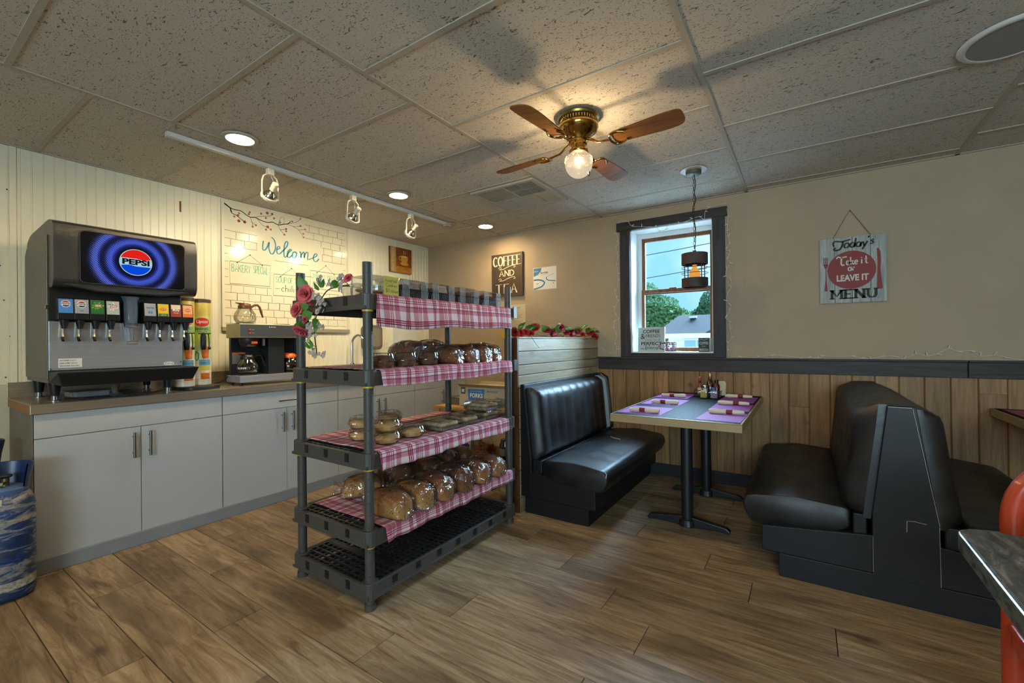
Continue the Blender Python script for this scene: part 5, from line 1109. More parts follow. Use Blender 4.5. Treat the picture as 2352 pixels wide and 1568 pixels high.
for i, y in enumerate(vy):
    vb = MB().poly(SX(y+.0325), [(.59, 1.385), (.668, 1.385), (.672, 1.42), (.662, 1.502), (.645, 1.508), (.59, 1.508)], 0, .064).build('valve', K['black'], sf, so, bevel=.003)
    F = Fr((.6725, y, 1.421), (0, 1, 0), (-.0102, 0, .082))
    MB().rect(F, -.0285, .0285, 0, .079, 0, .0006).build('flavor_label', lc[flav[i]], vb)
    if i in (0, 1):
        MB().poly(F, [(.020*math.cos(t), .052+.020*math.sin(t)) for t in [k*PI/10 for k in range(20)]], .0006, .0009).build('label_disc', wp, vb)
        MB().poly(F, [(.017*math.cos(math.radians(t)), .052+.017*math.sin(math.radians(t))) for t in range(25, 156, 10)], .0009, .0012).build('label_red_wave', rp, vb)
        MB().poly(F, [(.017*math.cos(math.radians(t)), .052+.017*math.sin(math.radians(t))) for t in range(205, 336, 10)], .0009, .0012).build('label_blue_wave', np_, vb)
        text('label_lettering', 'PEPSI', F, -.018, .018, .048, .0565, K['ink'], vb, c=.0014, bold=.03)
        if i == 1: text('label_lettering', 'DIET', F, -.008, .008, .012, .018, K['ink'], vb, c=.001, bold=.03)
    elif i in (2, 3):
        m = MB(); burst(m, (0, .048), 12, .026, i, F); m.build('burst_print', pm('lime_print' if i == 2 else 'white_burst', '#63a63a' if i == 2 else '#c9ccc2', .4), vb)
        text('label_lettering', 'MOUNTAIN', F, -.021, .004, .055, .063, K['ink'], vb, c=.0013, bold=.03); MB().poly(F, [(-.014, .040), (.018, .044), (.020, .058), (-.010, .054)], .0009, .0012).build('red_flash', rp, vb)
        text('label_lettering', 'DEW', F, -.009, .016, .043, .055, wp, vb, c=.0016, bold=.03)
    elif i == 4:
        text('label_lettering', 'WATER', F, -.020, .020, .046, .056, np_, vb, c=.001, bold=.02)
        m = MB()
        for dx in (-.006, .006): m.poly(F, [(dx, .036), (dx+.006, .022), (dx+.003, .015), (dx-.003, .015), (dx-.006, .022)], .0006, .0009)
        m.build('drop_print', K['blue'], vb)
    elif i == 5:
        MB().rect(F, -.025, .025, 0, .018, .0006, .0009).build('green_band', lc['greend'], vb); MB().poly(F, [(-.016, .05), (0, .055), (.016, .05), (.016, .042), (0, .038), (-.016, .042)], .0006, .0009).build('red_flash', rp, vb); text('label_lettering', 'Lipton', F, -.013, .013, .043, .051, wp, vb, c=.0013, bold=.02); text('label_lettering', 'GREEN TEA', F, -.014, .014, .006, .011, wp, vb, c=.0013)
    elif i == 6:
        MB().rect(F, -.025, .025, .050, .078, .0006, .0009).build('cream_band', pm('label_cream', '#cdb9a0', .4), vb); text('label_lettering', 'MUG', F, -.018, .018, .036, .058, wp, vb, c=.0013, bold=.04); text('label_lettering', 'ROOT BEER', F, -.014, .014, .022, .029, wp, vb, c=.0013)
    else:
        MB().rect(F, -.025, .025, .022, .078, .0006, .0009).build('pale_field', pm('label_peach', '#cf9a68', .4), vb); MB().poly(F, [(.018*math.cos(t), .046+.013*math.sin(t)) for t in [k*PI/8 for k in range(16)]], .0009, .0012).build('orange_ball', pm('label_orange_ball', '#d8561a', .4), vb); text('label_lettering', 'CRUSH', F, -.017, .019, .042, .052, pm('print_teal', '#8fb0a8', .4), vb, c=.0015, bold=.03)
    MB().lathe([(.021, 1.384), (.018, 1.365), (.013, 1.345), (.012, 1.335)], (.632, y, 0), 14).build('nozzle', K['black'], vb, smooth=40)
    MB().tube([(.612, y-.006, 1.372), (.616, y-.006, 1.33), (.622, y-.006, 1.285), (.640, y-.006, 1.268)], .0068, 6).build('lever', steelstrip, vb, smooth=40)
    MB().tube([(.622, y-.006, 1.286), (.641, y-.006, 1.267)], .0075, 6).build('lever_pad', K['black'], vb, smooth=40)
ic_ = MB().lathe([(.030, 1.372), (.034, 1.40), (.034, 1.505), (.042, 1.53), (.046, 1.535)], (.635, -3.207, 0), 24).build('ice_chute', clearmat('smoky_blue_plastic', '#93a7b6', .10, .1, op=.25, opc='#8fa3b5'), sf, so, smooth=50)
MB().tube([(.63, -3.237, 1.385), (.64, -3.237, 1.352), (.642, -3.20, 1.348), (.642, -3.175, 1.352), (.63, -3.175, 1.385)], .003, 6).tube([(.642, -3.215, 1.349), (.640, -3.208, 1.27)], .0028, 6).tube([(.642, -3.195, 1.349), (.640, -3.193, 1.27)], .0028, 6).tube([(.64, -3.225, 1.262), (.64, -3.225, 1.246), (.64, -3.175, 1.246), (.64, -3.175, 1.262)], .0028, 6, closed=True).build('ice_lever', K['chrome'], ic_, smooth=50)
# things under and beside the fountain
pn_ = thing('steel_pan', 'shallow stainless pan pushed under the soda fountain', 'pan', (.30, -3.33, ZC))
MB().poly(FT(0, 0, 0), rrect(-.10, .10, -.09, .09, .02), 0, .03).build('tub', K['steel'], pn_, bevel=.004); MB().poly(FT(0, 0, 0), rrect(-.112, .112, -.102, .102, .02), .03, .034).build('rim', K['steel'], pn_)
tag(MB().tube(smoothpath([(.44, -3.46, .928), (.52, -3.40, .927), (.50, -3.28, .927), (.55, -3.18, .927), (.50, -3.06, .928), (.40, -2.98, .93), (.20, -2.90, .93), (.12, -2.86, .97)], 6), .005, 8).build('counter_cable', K['black'], smooth=60), 'black cable lying on the worktop below the fountain', 'cord')
dn = thing('drain_cup', 'grey plastic drain funnel below the middle of the soda fountain', 'funnel', (.47, -3.24, ZC))
MB().lathe([(.034, 0), (.034, .005), (.016, .02), (.018, .05), (.034, .095), (.036, .098)], n=20).build('cup', dm, dn, smooth=50)
# --- tea dispensers
tb = thing('dispenser_stand', 'black lobed drip stand below the two tea dispensers', 'stand', (.44, -2.76, ZC))
MB().poly(FT(0, 0, 0), rpoly([(-.16, -.13), (.07, -.16), (.14, -.10), (.13, .0), (.10, .10), (-.16, .12)], .05), 0, .024).build('tray', K['black'], tb, bevel=.006)
def tea(x, y, lab, variant):
    t = thing('tea_dispenser', lab, 'tea dispenser', (x, y, ZC+.0245)); R = .061; z1 = .60
    bands = [(0, .045, '#b8b0a0'), (.045, .19, '#cfcabc'), (.19, .30, '#b4c08e'), (.30, .38, '#a9b84e'), (.38, .425, '#8fae4e'), (.425, .50, '#b9bd78'), (.50, z1, '#c2ad52')]
    for k, (a, b, h) in enumerate(bands): MB().lathe([(R, a), (R, b)], n=30).build('wrap_band', pm('tea_wrap_%d' % k, h, .3, var=.18, vs=14), t, smooth=60)
    MB().lathe([(R-.003, z1), (R+.002, z1+.002), (R+.003, z1+.022), (R-.004, z1+.028), (.0001, z1+.030)], n=30).build('lid', pm('brown_lid', '#4a3a2c', .35), t, smooth=40)
    phi = math.atan2(CY-y, CX-x)+.12; F = CylFr((0, 0, 0), R, phi)
    qs = [-.047+.094*i/14 for i in range(15)]; m = MB(); m.add([F.P(a, .457+sg*(.006+.026*math.sqrt(max(0, 1-(a/.047)**2))), .001) for a in qs for sg in (-1, 1)], [(2*i, 2*i+2, 2*i+3, 2*i+1) for i in range(14)]); m.build('red_flash', rp, t, smooth=60)
    def patch(nm, a0, a1, b0, b1, mt, c0=None, c1=None):
        c0, c1 = (a0, a1) if c0 is None else (c0, c1)
        MB().add([F.P(lo+(hi-lo)*i/6, b, .001) for b, lo, hi in ((b0, c0, c1), (b1, a0, a1)) for i in range(7)], [(i, i+1, 8+i, 7+i) for i in range(6)]).build(nm, mt, t, smooth=60)
    text('brand_lettering', 'Lipton', F, -.034, .034, .442, .474, wp, t, c=.0022, bold=.02); text('lettering', 'BREWED', F, -.042, .042, .398, .416, K['navy'], t, c=.0012, bold=.02); text('lettering', 'ICED TEA', F, -.03, .034, .382, .392, K['navy'], t, c=.0012)
    amb = pm('amber_tea', '#b05a14', .3, var=.3, vs=40); patch('amber_glass_print', -.01, .048, .19, .28, amb, .0, .042); patch('amber_band_print', -.01, .05, .04, .085, amb)
    m = MB(); m.add([F.P(a, b, .001) for a, b in [(-.04, .25), (-.02, .23), (-.02, .19), (-.035, .17), (-.05, .2)]], [(0, 4, 3, 2, 1)]); m.build('leaf_print', pm('leaf_print', '#4a7f3a', .4), t)
    patch('blue_banner', -.02, .055, .14, .185, pm('banner_blue', '#5f93a8', .4))
    text('lettering', 'Sunshine Tea', F, -.018, .05, .152, .170, K['navy'], t, c=.002, shear=.2)
    patch('yellow_banner', -.02, .055, .105, .137, pm('banner_yellow', '#b8a936', .4))
    d = Vector((math.cos(phi), math.sin(phi), 0)); p = d*R
    tp = MB().cyl(p+Vector((0, 0, .315)), p+d*.045+Vector((0, 0, .315)), .013, n=14).lathe([(.010, .255), (.016, .262), (.018, .30), (.018, .35), (.014, .368)], p+d*.052, 16).build('tap', K['black'], t, smooth=40)
    s_ = Vector((-d.y, d.x, 0)); q = p+d*.052+Vector((0, 0, .372))
    MB().tube([q-s_*.03, q+s_*.045], .004, 6).tube([q+s_*.03, q+s_*.034-Vector((0, 0, .06)), q+s_*.034-Vector((0, 0, .10))], .004, 6).ball(q+s_*.036-Vector((0, 0, .105)), .011, 8, 6).cyl(q-Vector((0, 0, .006)), q+Vector((0, 0, .006)), .008, n=10).build('tap_handle', K['black'], tp, smooth=50)
tea(.43, -2.853, 'tea dispenser half hidden behind the soda fountain', 0)
tea(.37, -2.725, 'printed cylindrical tea dispenser nearest the coffee brewer', 1)
# ================================================================== coffee brewer
cb_ = thing('coffee_brewer', 'steel and black twin coffee brewer on the worktop', 'coffee brewer', (.40, -2.24, ZC)); co = wo(cb_)
bx0, bx1, ya, yb = .305, .505, -2.527, -1.955
champ = pm('champagne_steel', '#a39a80', .34, metal=.85); dgrey = pm('charcoal_panel', '#3f4347', .4); sblk = pm('speckled_black', '#1b1d20', .45, var=.5, vs=300)
MB().box(bx0, bx1+.018, ya, yb, .945, .997).build('warmer_base', K['steel'], cb_, co, bevel=.004)
for y in (ya+.03, yb-.03):
    for x in (bx0+.03, bx1-.03): MB().cyl((x, y, ZC), (x, y, .946), .012, n=10).build('foot', K['black'], cb_, co)
hd = MB().box(bx0, bx1+.012, ya, yb, 1.288, 1.398).build('head', champ, cb_, co, bevel=.003)
pf = FL(0, 0, bx1+.0122)
MB().rect(pf, ya+.006, yb-.004, 1.300, 1.390, 0, .0012).build('control_panel', dgrey, hd)
for y, z in ((-2.452, 1.352), (-2.452, 1.326), (-2.06, 1.318)):
    MB().rect(pf, y-.008, y+.008, z-.006, z+.006, .0012, .006).build('rocker_switch', rp, hd, bevel=.001); MB().rect(pf, y+.016, y+.034, z-.001, z+.001, .0012, .0018).build('switch_legend', K['paper'], hd)
text('brand_lettering', 'BUNN', pf, -2.29, -2.25, 1.372, 1.379, K['paper'], hd, c=.002, bold=.04); MB().poly(pf, [(-2.30+.005*math.cos(t), 1.3755+.004*math.sin(t)) for t in [k*PI/4 for k in range(8)]], .0014, .002).build('brand_mark', K['paper'], hd)
MB().box(bx0, bx0+.03, ya+.02, yb-.02, .997, 1.288).build('back_panel', sblk, cb_, co)
MB().box(bx0+.03, .47, -2.285, -2.155, .997, 1.288).build('centre_column', sblk, cb_, co, bevel=.003)
MB().box(bx0+.03, .46, -1.99, -1.972, .997, 1.288).build('side_post', dgrey, cb_, co)
bk = MB().lathe([(.076, 1.286), (.074, 1.262), (.062, 1.222), (.055, 1.218), (.0001, 1.214)], (.418, -2.41, 0), 26).build('brew_basket', K['blk2'], cb_, co, smooth=45)
MB().box(.47, .50, -2.345, -2.325, 1.225, 1.285).build('basket_handle', K['nickel'], bk, bevel=.004)
MB().rect(FL(0, 0, .497), -2.43, -2.385, 1.244, 1.262, -.004, .0006).build('basket_label', K['orange'], bk)
wl_ = MB().rect(FL(0, 0, bx0+.031), -2.50, -2.40, 1.085, 1.175, 0, .001).build('warning_label', K['grey'], cb_, co); MB().rect(FL(0, 0, bx0+.032), -2.497, -2.403, 1.158, 1.172, 0, .001).build('warning_band', K['orange'], wl_)
for x, y, z in ((.41, -2.42, .9975), (.41, -2.075, .9975), (.40, -2.43, 1.3985), (.40, -2.14, 1.3985)): MB().cyl((x, y, z), (x, y, z+.007), .068, n=28).build('warmer_plate', K['black'], cb_, co, smooth=40)
def carafe(x, y, z, lab, hm, coffee=None, word=None):
    t = thing('coffee_carafe', lab, 'carafe', (x, y, z), group='glass coffee carafes')
    b_ = [(.0001, .001), (.052, .001), (.066, .008), (.078, .03), (.0795, .05), (.072, .078), (.055, .105), (.046, .118), (.045, .125)]
    MB().lathe(b_, n=32).build('glass_bowl', K['carafe'], t, smooth=60)
    if coffee: MB().lathe([(.0001, .003), (.05, .003), (.064, .010), (.0755, .031), (.077, .05), (.070, .075), (.066, .085), (.0001, .085)], n=32).build('coffee', coffee, t, smooth=40)
    cl = MB().lathe([(.047, .116), (.049, .118), (.049, .136), (.042, .144), (.040, .152), (.0001, .152)], n=28).build('collar', hm, t, smooth=40)
    MB().hexa([(.02, -.03, .138), (.025, .0, .138), (.02, .0, .142), (-.02, -.03, .142), (-.015, -.072, .160), (.015, -.072, .160), (.03, .02, .156), (-.03, .02, .156)]).build('spout', hm, t, bevel=.003)
    MB().tube([(.0, .045, .128), (.0, .07, .146), (.0, .095, .150), (.0, .112, .135), (.0, .125, .09), (.0, .138, .05)], [.009, .009, .0085, .009, .0085, .006], 10).build('handle', hm, t, smooth=60)
    if word: text('lettering', word, CylFr((0, 0, 0), .0785, math.atan2(CY-y, CX-x)-.5), -.03, .03, .04, .055, K['paper'], t, c=.002, bold=.02)
carafe(.40, -2.43, 1.406, 'empty glass carafe with brown handle on top of the brewer', K['brown'])
carafe(.41, -2.42, 1.005, 'empty glass carafe with black handle under the brew basket', K['blk2'], None, 'BUNN')
carafe(.41, -2.075, 1.005, 'glass carafe of coffee with bright orange handle', K['orange'], pm('black_coffee', '#2a170b', .1))
tag(MB().tube(smoothpath([(.34, -2.53, .99), (.3, -2.56, .95), (.22, -2.62, .929), (.12, -2.70, .929)], 6), .004, 8).build('brewer_cord', K['black'], smooth=60), 'black brewer cord running along the steel worktop', 'cord')
# ================================================================== plastic bakery rack
rk = thing('shelving_rack', 'five tier dark grey plastic shelving rack full of baked goods', 'shelving rack', (2.125, -2.25, 0)); ro = wo(rk)
TZ = [.125, .365, .722, 1.105, 1.46]; px0, px1, py0, py1 = 1.85, 2.40, -2.83, -1.668
fx0, fx1, fy0, fy1 = 1.818, 2.436, -2.868, -1.632
for x in (px0, px1):
    for y in (py0, py1):
        m = MB().cyl((x, y, 0), (x, y, 1.612), .0225, n=18)
        p_ = m.build('post', K['resin'], rk, ro, smooth=40)
        MB().cyl((x, y, 0), (x, y, .028), .027, .026, n=18).build('post_foot', K['resin'], p_, smooth=40)
        h = MB()
        for k in range(26):
            z = .16+k*.056
            for a in (-.75, .45): h.cyl((x+.0215*math.cos(a), y+.0215*math.sin(a), z), (x+.0232*math.cos(a), y+.0232*math.sin(a), z), .0032, n=6)
        h.build('post_holes', K['black'], p_)
        for z in TZ[1:]: MB().cyl((x, y, z-.078), (x, y, z-.069), .026, n=18).build('lock_ring', K['yellow'], p_, smooth=40)
r_, d_ = MB(), MB(); t_ = .016
for a in ((fx0+.02, fx1-.02, fy0, fy0+t_), (fx0+.02, fx1-.02, fy1-t_, fy1), (fx0, fx0+t_, fy0+.02, fy1-.02), (fx1-t_, fx1, fy0+.02, fy1-.02)): r_.box(*a, -.068, 0)
for x in (px0, px1):
    for y in (py0, py1):
        r_.cyl((x, y, -.069), (x, y, .004), .0385, n=20)
r_.box(fx0+.004, fx1-.004, fy0-.002, fy0+.002, -.068, -.052).box(fx1-.002, fx1+.002, fy0+.03, fy1-.03, -.068, -.055)
d_.box(fx0+.01, fx1-.01, fy0+.012, fy0+.03, -.012, -.004).box(fx0+.01, fx1-.01, fy1-.03, fy1-.012, -.012, -.004).box(fx0+.01, fx0+.03, fy0+.03, fy1-.03, -.012, -.004).box(fx1-.03, fx1-.01, fy0+.03, fy1-.03, -.012, -.004)
for k in range(13): x = fx0+.06+k*.0415; d_.box(x-.004, x+.004, fy0+.03, fy1-.03, -.034 if k % 3 == 0 else -.014, -.004)
for k in range(33): y = fy0+.05+k*.0355; d_.box(fx0+.03, fx1-.03, y-.0045, y+.0045, -.014, -.0045)
for y in (-2.66, -2.25, -1.84): d_.box(fx0+.03, fx1-.03, y-.011, y+.011, -.03, -.0035)
rme = dme = None; nn = MB()
for k in range(3): xx = fx0+.125+k*.165; nn.box(xx, xx+.028, fy0-.0025, fy0+.004, -.046, -.006)
for k in range(7): yy = fy0+.14+k*.155; nn.box(fx1-.004, fx1+.0025, yy, yy+.03, -.040, -.006)
for k, z in enumerate(TZ):
    if k == 0:
        rim = r_.build('shelf_frame', K['resin'], rk, (ro[0], ro[1], z), bevel=.002); dk = d_.build('deck_grid', K['resinblk'], rim); no = None
        for b0 in range(0, len(nn.v), 8): MB().add(nn.v[b0:b0+8], [[i-b0 for i in f] for f in nn.f if b0 <= f[0] < b0+8]).build('frame_notch', K['black'], rim)
    else: dup(rim, (ro[0], ro[1], z), parent=rk)
for z in (1.04, 1.40): MB().box(fx1+.003, fx1+.010, fy1-.03, fy1+.006, z, z+.075).build('side_bracket', K['greymet'], rk, ro)
# --- plaid cloths
g = G('plaid_cloth'); tcn = g.n('ShaderNodeTexCoord'); sx = g.n('ShaderNodeSeparateXYZ'); g.l(tcn.outputs['UV'], sx.inputs[0])
def band(src, P):
    fr_ = g.math('FRACT', g.math('DIVIDE', src, P))
    return g.ramp(fr_, [(0, .12), (.10, .12), (.105, .95), (.13, .95), (.135, .25), (.155, .25), (.16, .95), (.185, .95), (.19, .25), (.21, .25), (.215, .95), (.245, .95), (.25, .08), (.36, .05), (.365, .45), (.52, .5), (.525, .12), (.55, .12), (.555, .75), (.575, .75), (.58, .15), (.61, .15), (.615, .75), (.635, .75), (.64, .1), (.70, .05), (.705, .45), (.86, .5), (.865, .1)], 'CONSTANT')
bu, bv = band(sx.outputs[0], .19), band(sx.outputs[1], .17)
w_ = g.math('MULTIPLY', g.math('ADD', bu, bv), .49); c = g.ramp(w_, [(.05, lin('#cfc6c8')), (.28, lin('#b27a8a')), (.52, lin('#93304a')), (.80, lin('#660c1e'))])
ln = g.ramp(g.math('FRACT', g.math('DIVIDE', sx.outputs[1], .085)), [(0, 0.0), (.45, 0.0), (.455, .75), (.485, .75), (.49, 0.0)], 'CONSTANT'); c = g.mix(ln, c, lin('#3b1c2a'))
g.set(col=c, rough=.85, spec=.15); g.bump(g.noise(g.coord(), 500, 2), .1, .002); K['plaid'] = g.m
def cloth(lab, zt, xb_, yl, yr, drop, seed, wav=.006, lift=None):
    r = random.Random(seed); ny = 70; xf = fx1+.006; path = []
    nx = 14
    for i in range(nx+1): path.append((xb_+(xf-.012-xb_)*i/nx, zt+.0035, 0))
    path += [(xf-.004, zt+.0015, .1), (xf+.0, zt-.004, .3)]
    for i in range(1, 9): path.append((xf+.002, zt-.004-(drop-.004)*i/8, i/8))
    s_ = [0]
    for a, b in zip(path[:-1], path[1:]): s_.append(s_[-1]+math.hypot(b[0]-a[0], b[1]-a[1]))
    v = []; uv = []; ph = [r.uniform(0, 6) for _ in range(5)]
    for j in range(ny+1):
        t = j/ny; y = yl+(yr-yl)*t; dr = 1+.06*math.sin(5*t+ph[0])+.04*math.sin(13*t+ph[1])
        for (x, z, hg), s in zip(path, s_):
            wv = hg*wav*(math.sin(34*t+ph[2])+.7*math.sin(61*t+ph[3])); zz = z if hg == 0 else zt-(zt-z)*dr
            if hg == 0: zz += .0012*(1+math.sin(40*t+x*30+ph[4]))
            lf = lift(t, hg) if lift else 0
            v.append((x+wv+hg*.006, y+.003*math.sin(20*s+j), zz+lf)); uv.append((y+.01*math.sin(8*s), s))
    n = len(path); f = [(j*n+i, (j+1)*n+i, (j+1)*n+i+1, j*n+i+1) for j in range(ny) for i in range(n-1)]
    f = [q[::-1] for q in f]
    m = MB().add(v, f); o = m.build('plaid_cloth', K['plaid'], None, smooth=70, uv=uv, solid=.0016); return tag(o, lab, 'cloth', 'red plaid shelf cloths')
cloth('red plaid cloth hanging long from the top tier of the rack', TZ[4], 2.02, -2.815, -1.70, .145, 1)
cloth('red plaid cloth on the second tier from the top under bread and muffins', TZ[3], 1.85, -2.79, -1.69, .075, 2)
cloth('red plaid cloth on the middle tier under pies and pastries', TZ[2], 1.83, -2.80, -1.735, .078, 3)
cloth('red plaid cloth on the second lowest tier under the bagged loaves', TZ[1], 1.86, -2.77, -1.69, .062, 4)
# --- bread loaves in bags
def loaf_mesh(L, w, h, sd, grow=0, wr=0):
    r = random.Random(sd); nu, nv = 20, 26; v = []; ph = [r.uniform(0, 6) for _ in range(6)]
    for i in range(nu+1):
        t = i/nu; x = -L/2-grow+(L+2*grow)*t; e = min(t, 1-t)*2; k = (1-(1-min(1, e*2.4))**2.6)**.5 if e > 0 else 0
        k = max(k, .02); hh = (h+grow)*(.82+.18*math.sin(PI*t))*(.55+.45*k); ww = (w/2+grow)*(.62+.38*k)
        if i in (0, nu): hh *= .72; ww *= .78
        for j in range(nv):
            a = 2*PI*j/nv-PI/2; ca, sa = math.cos(a), math.sin(a); p = .62 if sa < 0 else .8
            y = ww*math.copysign(abs(ca)**(.55 if sa < .2 else .8), ca); z = hh/2+hh/2*math.copysign(abs(sa)**(.45 if sa < 0 else .85), sa)
            q = 1+wr*(math.sin(7*a+9*t+ph[0])+math.sin(13*a-17*t+ph[1])+.8*math.sin(23*t+5*a+ph[2]))+.02*math.sin(3*a+5*t+ph[3])
            v.append((x, y*q, max(0.0, z*(q if sa > -.3 else 1))))
    f = [(i*nv+j, (i+1)*nv+j, (i+1)*nv+(j+1) % nv, i*nv+(j+1) % nv) for i in range(nu) for j in range(nv)]
    f = [q[::-1] for q in f]; f += [list(range(nv)), [nu*nv+j for j in range(nv)][::-1]]
    return v, f
def breadmat(nm, top, side, spots=0):
    g = G(nm); v = g.coord(rand=3); sx = g.n('ShaderNodeSeparateXYZ'); g.l(g.n('ShaderNodeTexCoord').outputs['Object'], sx.inputs[0])
    f = g.noise(v, 14, 5, .6); hgt = g.math('ADD', g.math('MULTIPLY', sx.outputs[2], 5.5), g.math('MULTIPLY_ADD', f, .7, -.35))
    c = g.ramp(hgt, [(.22, lin(side)), (.55, lin(top)), (.95, tuple(q*.8 for q in lin(top)))])
    if spots:
        vo = g.n('ShaderNodeTexVoronoi'); vo.inputs['Scale'].default_value = 42; g.l(v, vo.inputs['Vector']); c = g.mix(g.ramp(vo.outputs['Distance'], [(.12, .9), (.2, 0.0)]), c, lin('#2c1710'))
    g.set(col=c, rough=.7, spec=.2); g.bump(f, .25, .008); return g.m
bw_ = breadmat('wheat_crust', '#7d4417', '#a8713a'); br_ = breadmat('raisin_crust', '#935a22', '#b78748', 1); bd_ = breadmat('brown_crust', '#5c2e10', '#814b20')
def loaf(lab, x, y, z, rz, L=.25, w=.135, h=.125, mat=bw_, sd=1, sticker=True):
    t = thing('bread_loaf', lab, 'bread', (x, y, z), rz, group='bagged bread loaves')
    v, f = loaf_mesh(L, w, h, sd); MB().add(v, f).build('loaf', mat, t, (0, 0, .001), smooth=60)
    v, f = loaf_mesh(L+.01, w, h, sd+50, .0065, .026); MB().add(v, f).build('plastic_bag', K['film'], t, smooth=25)
    m = MB(); m.lathe([(.012, 0), (.016, .015), (.034, .04), (.040, .046)], (-L/2-.003, 0, h*.4), 14, ax=(-1, 0, .15), sy=.5, rip=lambda q, j: 1+.2*math.sin(5*q+j)); m.build('bag_tail', K['film'], t, smooth=40)
    if sticker:
        F = Fr((L/2-.028, w/2*.30, h*.80), (0, 1, -.35), (-.55, .12, .75)); s = MB().rect(F, -.03, .03, -.022, .012, .004, .005).build('price_sticker', K['paper'], t)
        text('sticker_text', 'White Bread', F, -.025, .025, .0, .007, K['ink'], s, c=.0056); text('sticker_text', '$4.75', F, -.008, .01, -.013, -.007, K['ink'], s, c=.0056)
zb = TZ[1]+.0055
loaf('raisin loaf in clear bag at the near end of the second lowest tier', 2.34, -2.665, zb, .10, .24, .125, .125, br_, 1, False)
loaf('golden raisin loaf second from the near post', 2.335, -2.51, zb, .08, .25, .125, .13, br_, 2, False)
loaf('wheat loaf third along the front with white sticker', 2.335, -2.355, zb, .06, .25, .125, .135, bw_, 3)
loaf('wheat loaf fourth along the front leaning tall in its bag', 2.335, -2.185, zb, .05, .25, .13, .14, bd_, 4)
loaf('wheat loaf fifth along the front row', 2.335, -2.01, zb, .04, .25, .13, .125, bw_, 5)
loaf('wheat loaf last in the front row by the far post', 2.335, -1.84, zb, .02, .24, .125, .12, bw_, 6)
loaf('round golden loaf alone at the back left of the second lowest tier', 1.985, -2.545, zb, .9, .22, .145, .12, br_, 7, False)
loaf('dark loaf in the back row left of centre', 1.99, -2.285, zb, .15, .25, .14, .14, bd_, 8, False)
loaf('loaf in the middle of the back row', 1.985, -2.07, zb, .1, .25, .135, .12, bw_, 9, False)
loaf('sticker labelled loaf in the back row behind the fourth', 1.99, -1.89, zb, .08, .24, .12, .125, bd_, 10)
loaf('loaf furthest back in the back row', 1.99, -1.735, zb, .06, .24, .115, .115, bw_, 11, False)
zb = TZ[3]+.0055
loaf('dark brown loaf first after the muffins on the second tier', 2.29, -2.205, zb, .08, .25, .112, .105, bd_, 21, False)
loaf('dark brown loaf second after the muffins', 2.295, -2.065, zb, .06, .25, .112, .105, bd_, 22, False)
loaf('brown loaf with shiny crumpled bag, third after the muffins', 2.29, -1.925, zb, .05, .25, .112, .11, bd_, 23, False)
loaf('brown loaf last on the second tier by the far post', 2.27, -1.785, zb, .03, .24, .112, .11, bd_, 24, False)
loaf('loaf in tan bag standing behind the first brown loaves', 1.975, -2.18, zb, .06, .23, .15, .135, bd_, 25, False)
loaf('loaf in tan bag at the back of the second tier', 1.975, -1.985, zb, .05, .23, .15, .14, bd_, 26, False)
# --- round clamshells
def domebox(lab, x, y, z, r, h, food, name='muffin_clamshell', cat='container', grp=None, ribs=24, foodh=.7):
    t = thing(name, lab, cat, (x, y, z), group=grp); rp_ = lambda q, j: 1+(.018*math.cos(ribs*q) if j not in (0, 4, 5, 6) else 0)
    MB().lathe([(.0001, .001), (r*.74, .001), (r*.80, .006), (r*.92, h*.42), (r*1.0, h*.44), (r*1.10, h*.445), (r*1.10, h*.47), (r*.98, h*.475), (r*.93, h*.55), (r*.80, h*.93), (r*.68, h), (.0001, h*.985)], n=72, rip=lambda q, j: 1+(.018*math.cos(ribs*q) if j in (2, 3, 8, 9) else 0)).build('clear_shell', K['clear'], t, smooth=35)
    MB().ball((r*.95, 0, h*.46), .010, 8, 5, sz=.3).build('tab', K['clear'], t)
    m = MB(); rr = random.Random(int((x+y)*1000))
    m.lathe([(.0001, .006), (r*.68, .006), (r*.84, h*.40), (r*.80, h*foodh*.72), (r*.5, h*foodh*.95), (.0001, h*foodh)], n=24, rip=lambda q, j: 1+.06*math.sin(5*q+j*2)+.04*math.sin(9*q-j)); m.build('pastry', food, t, smooth=50)
muf = pm('chocolate_chip_muffin', '#5e3a1e', .8, var=.6, vs=35, bump=.4, bs=60); pie = pm('cream_pie', '#cfa468', .7, var=.35, vs=28, bump=.4, bs=50); crumb = pm('crumb_pastry', '#c4a680', .8, var=.35, vs=40, bump=.5, bs=70); brownie = pm('brownie', '#3a2016', .75, var=.4, vs=30, bump=.3, bs=60)
zb = TZ[3]+.0055
for y, lab in ((-2.695, 'ribbed clear clamshell of muffins beside the front rack post'), (-2.545, 'second clear clamshell of muffins along the tier'), (-2.375, 'third clear clamshell of muffins next to the loaves')): domebox(lab, 2.335, y, zb, .066, .076, muf, grp='muffin clamshells', foodh=.85)
zb = TZ[2]+.0055; ph_ = .062
for x, y, k, lab in ((2.14, -2.67, 0, 'lower pie clamshell of the stack left of the front post'), (2.14, -2.67, 1, 'upper pie clamshell of the stack left of the front post'), (2.32, -2.655, 0, 'lower pie clamshell of the stack right of the front post'), (2.32, -2.655, 1, 'upper pie clamshell of the stack right of the front post'), (2.13, -2.47, 0, 'bottom pie clamshell of the rear stack'), (2.13, -2.47, 1, 'top pie clamshell of the rear stack'), (2.31, -2.475, 0, 'single pie clamshell between the stacks and the flat boxes')):
    domebox(lab, x, y, zb+k*ph_*1.005, .072, ph_, pie, 'pie_clamshell', 'container', 'pie clamshells', foodh=.72)
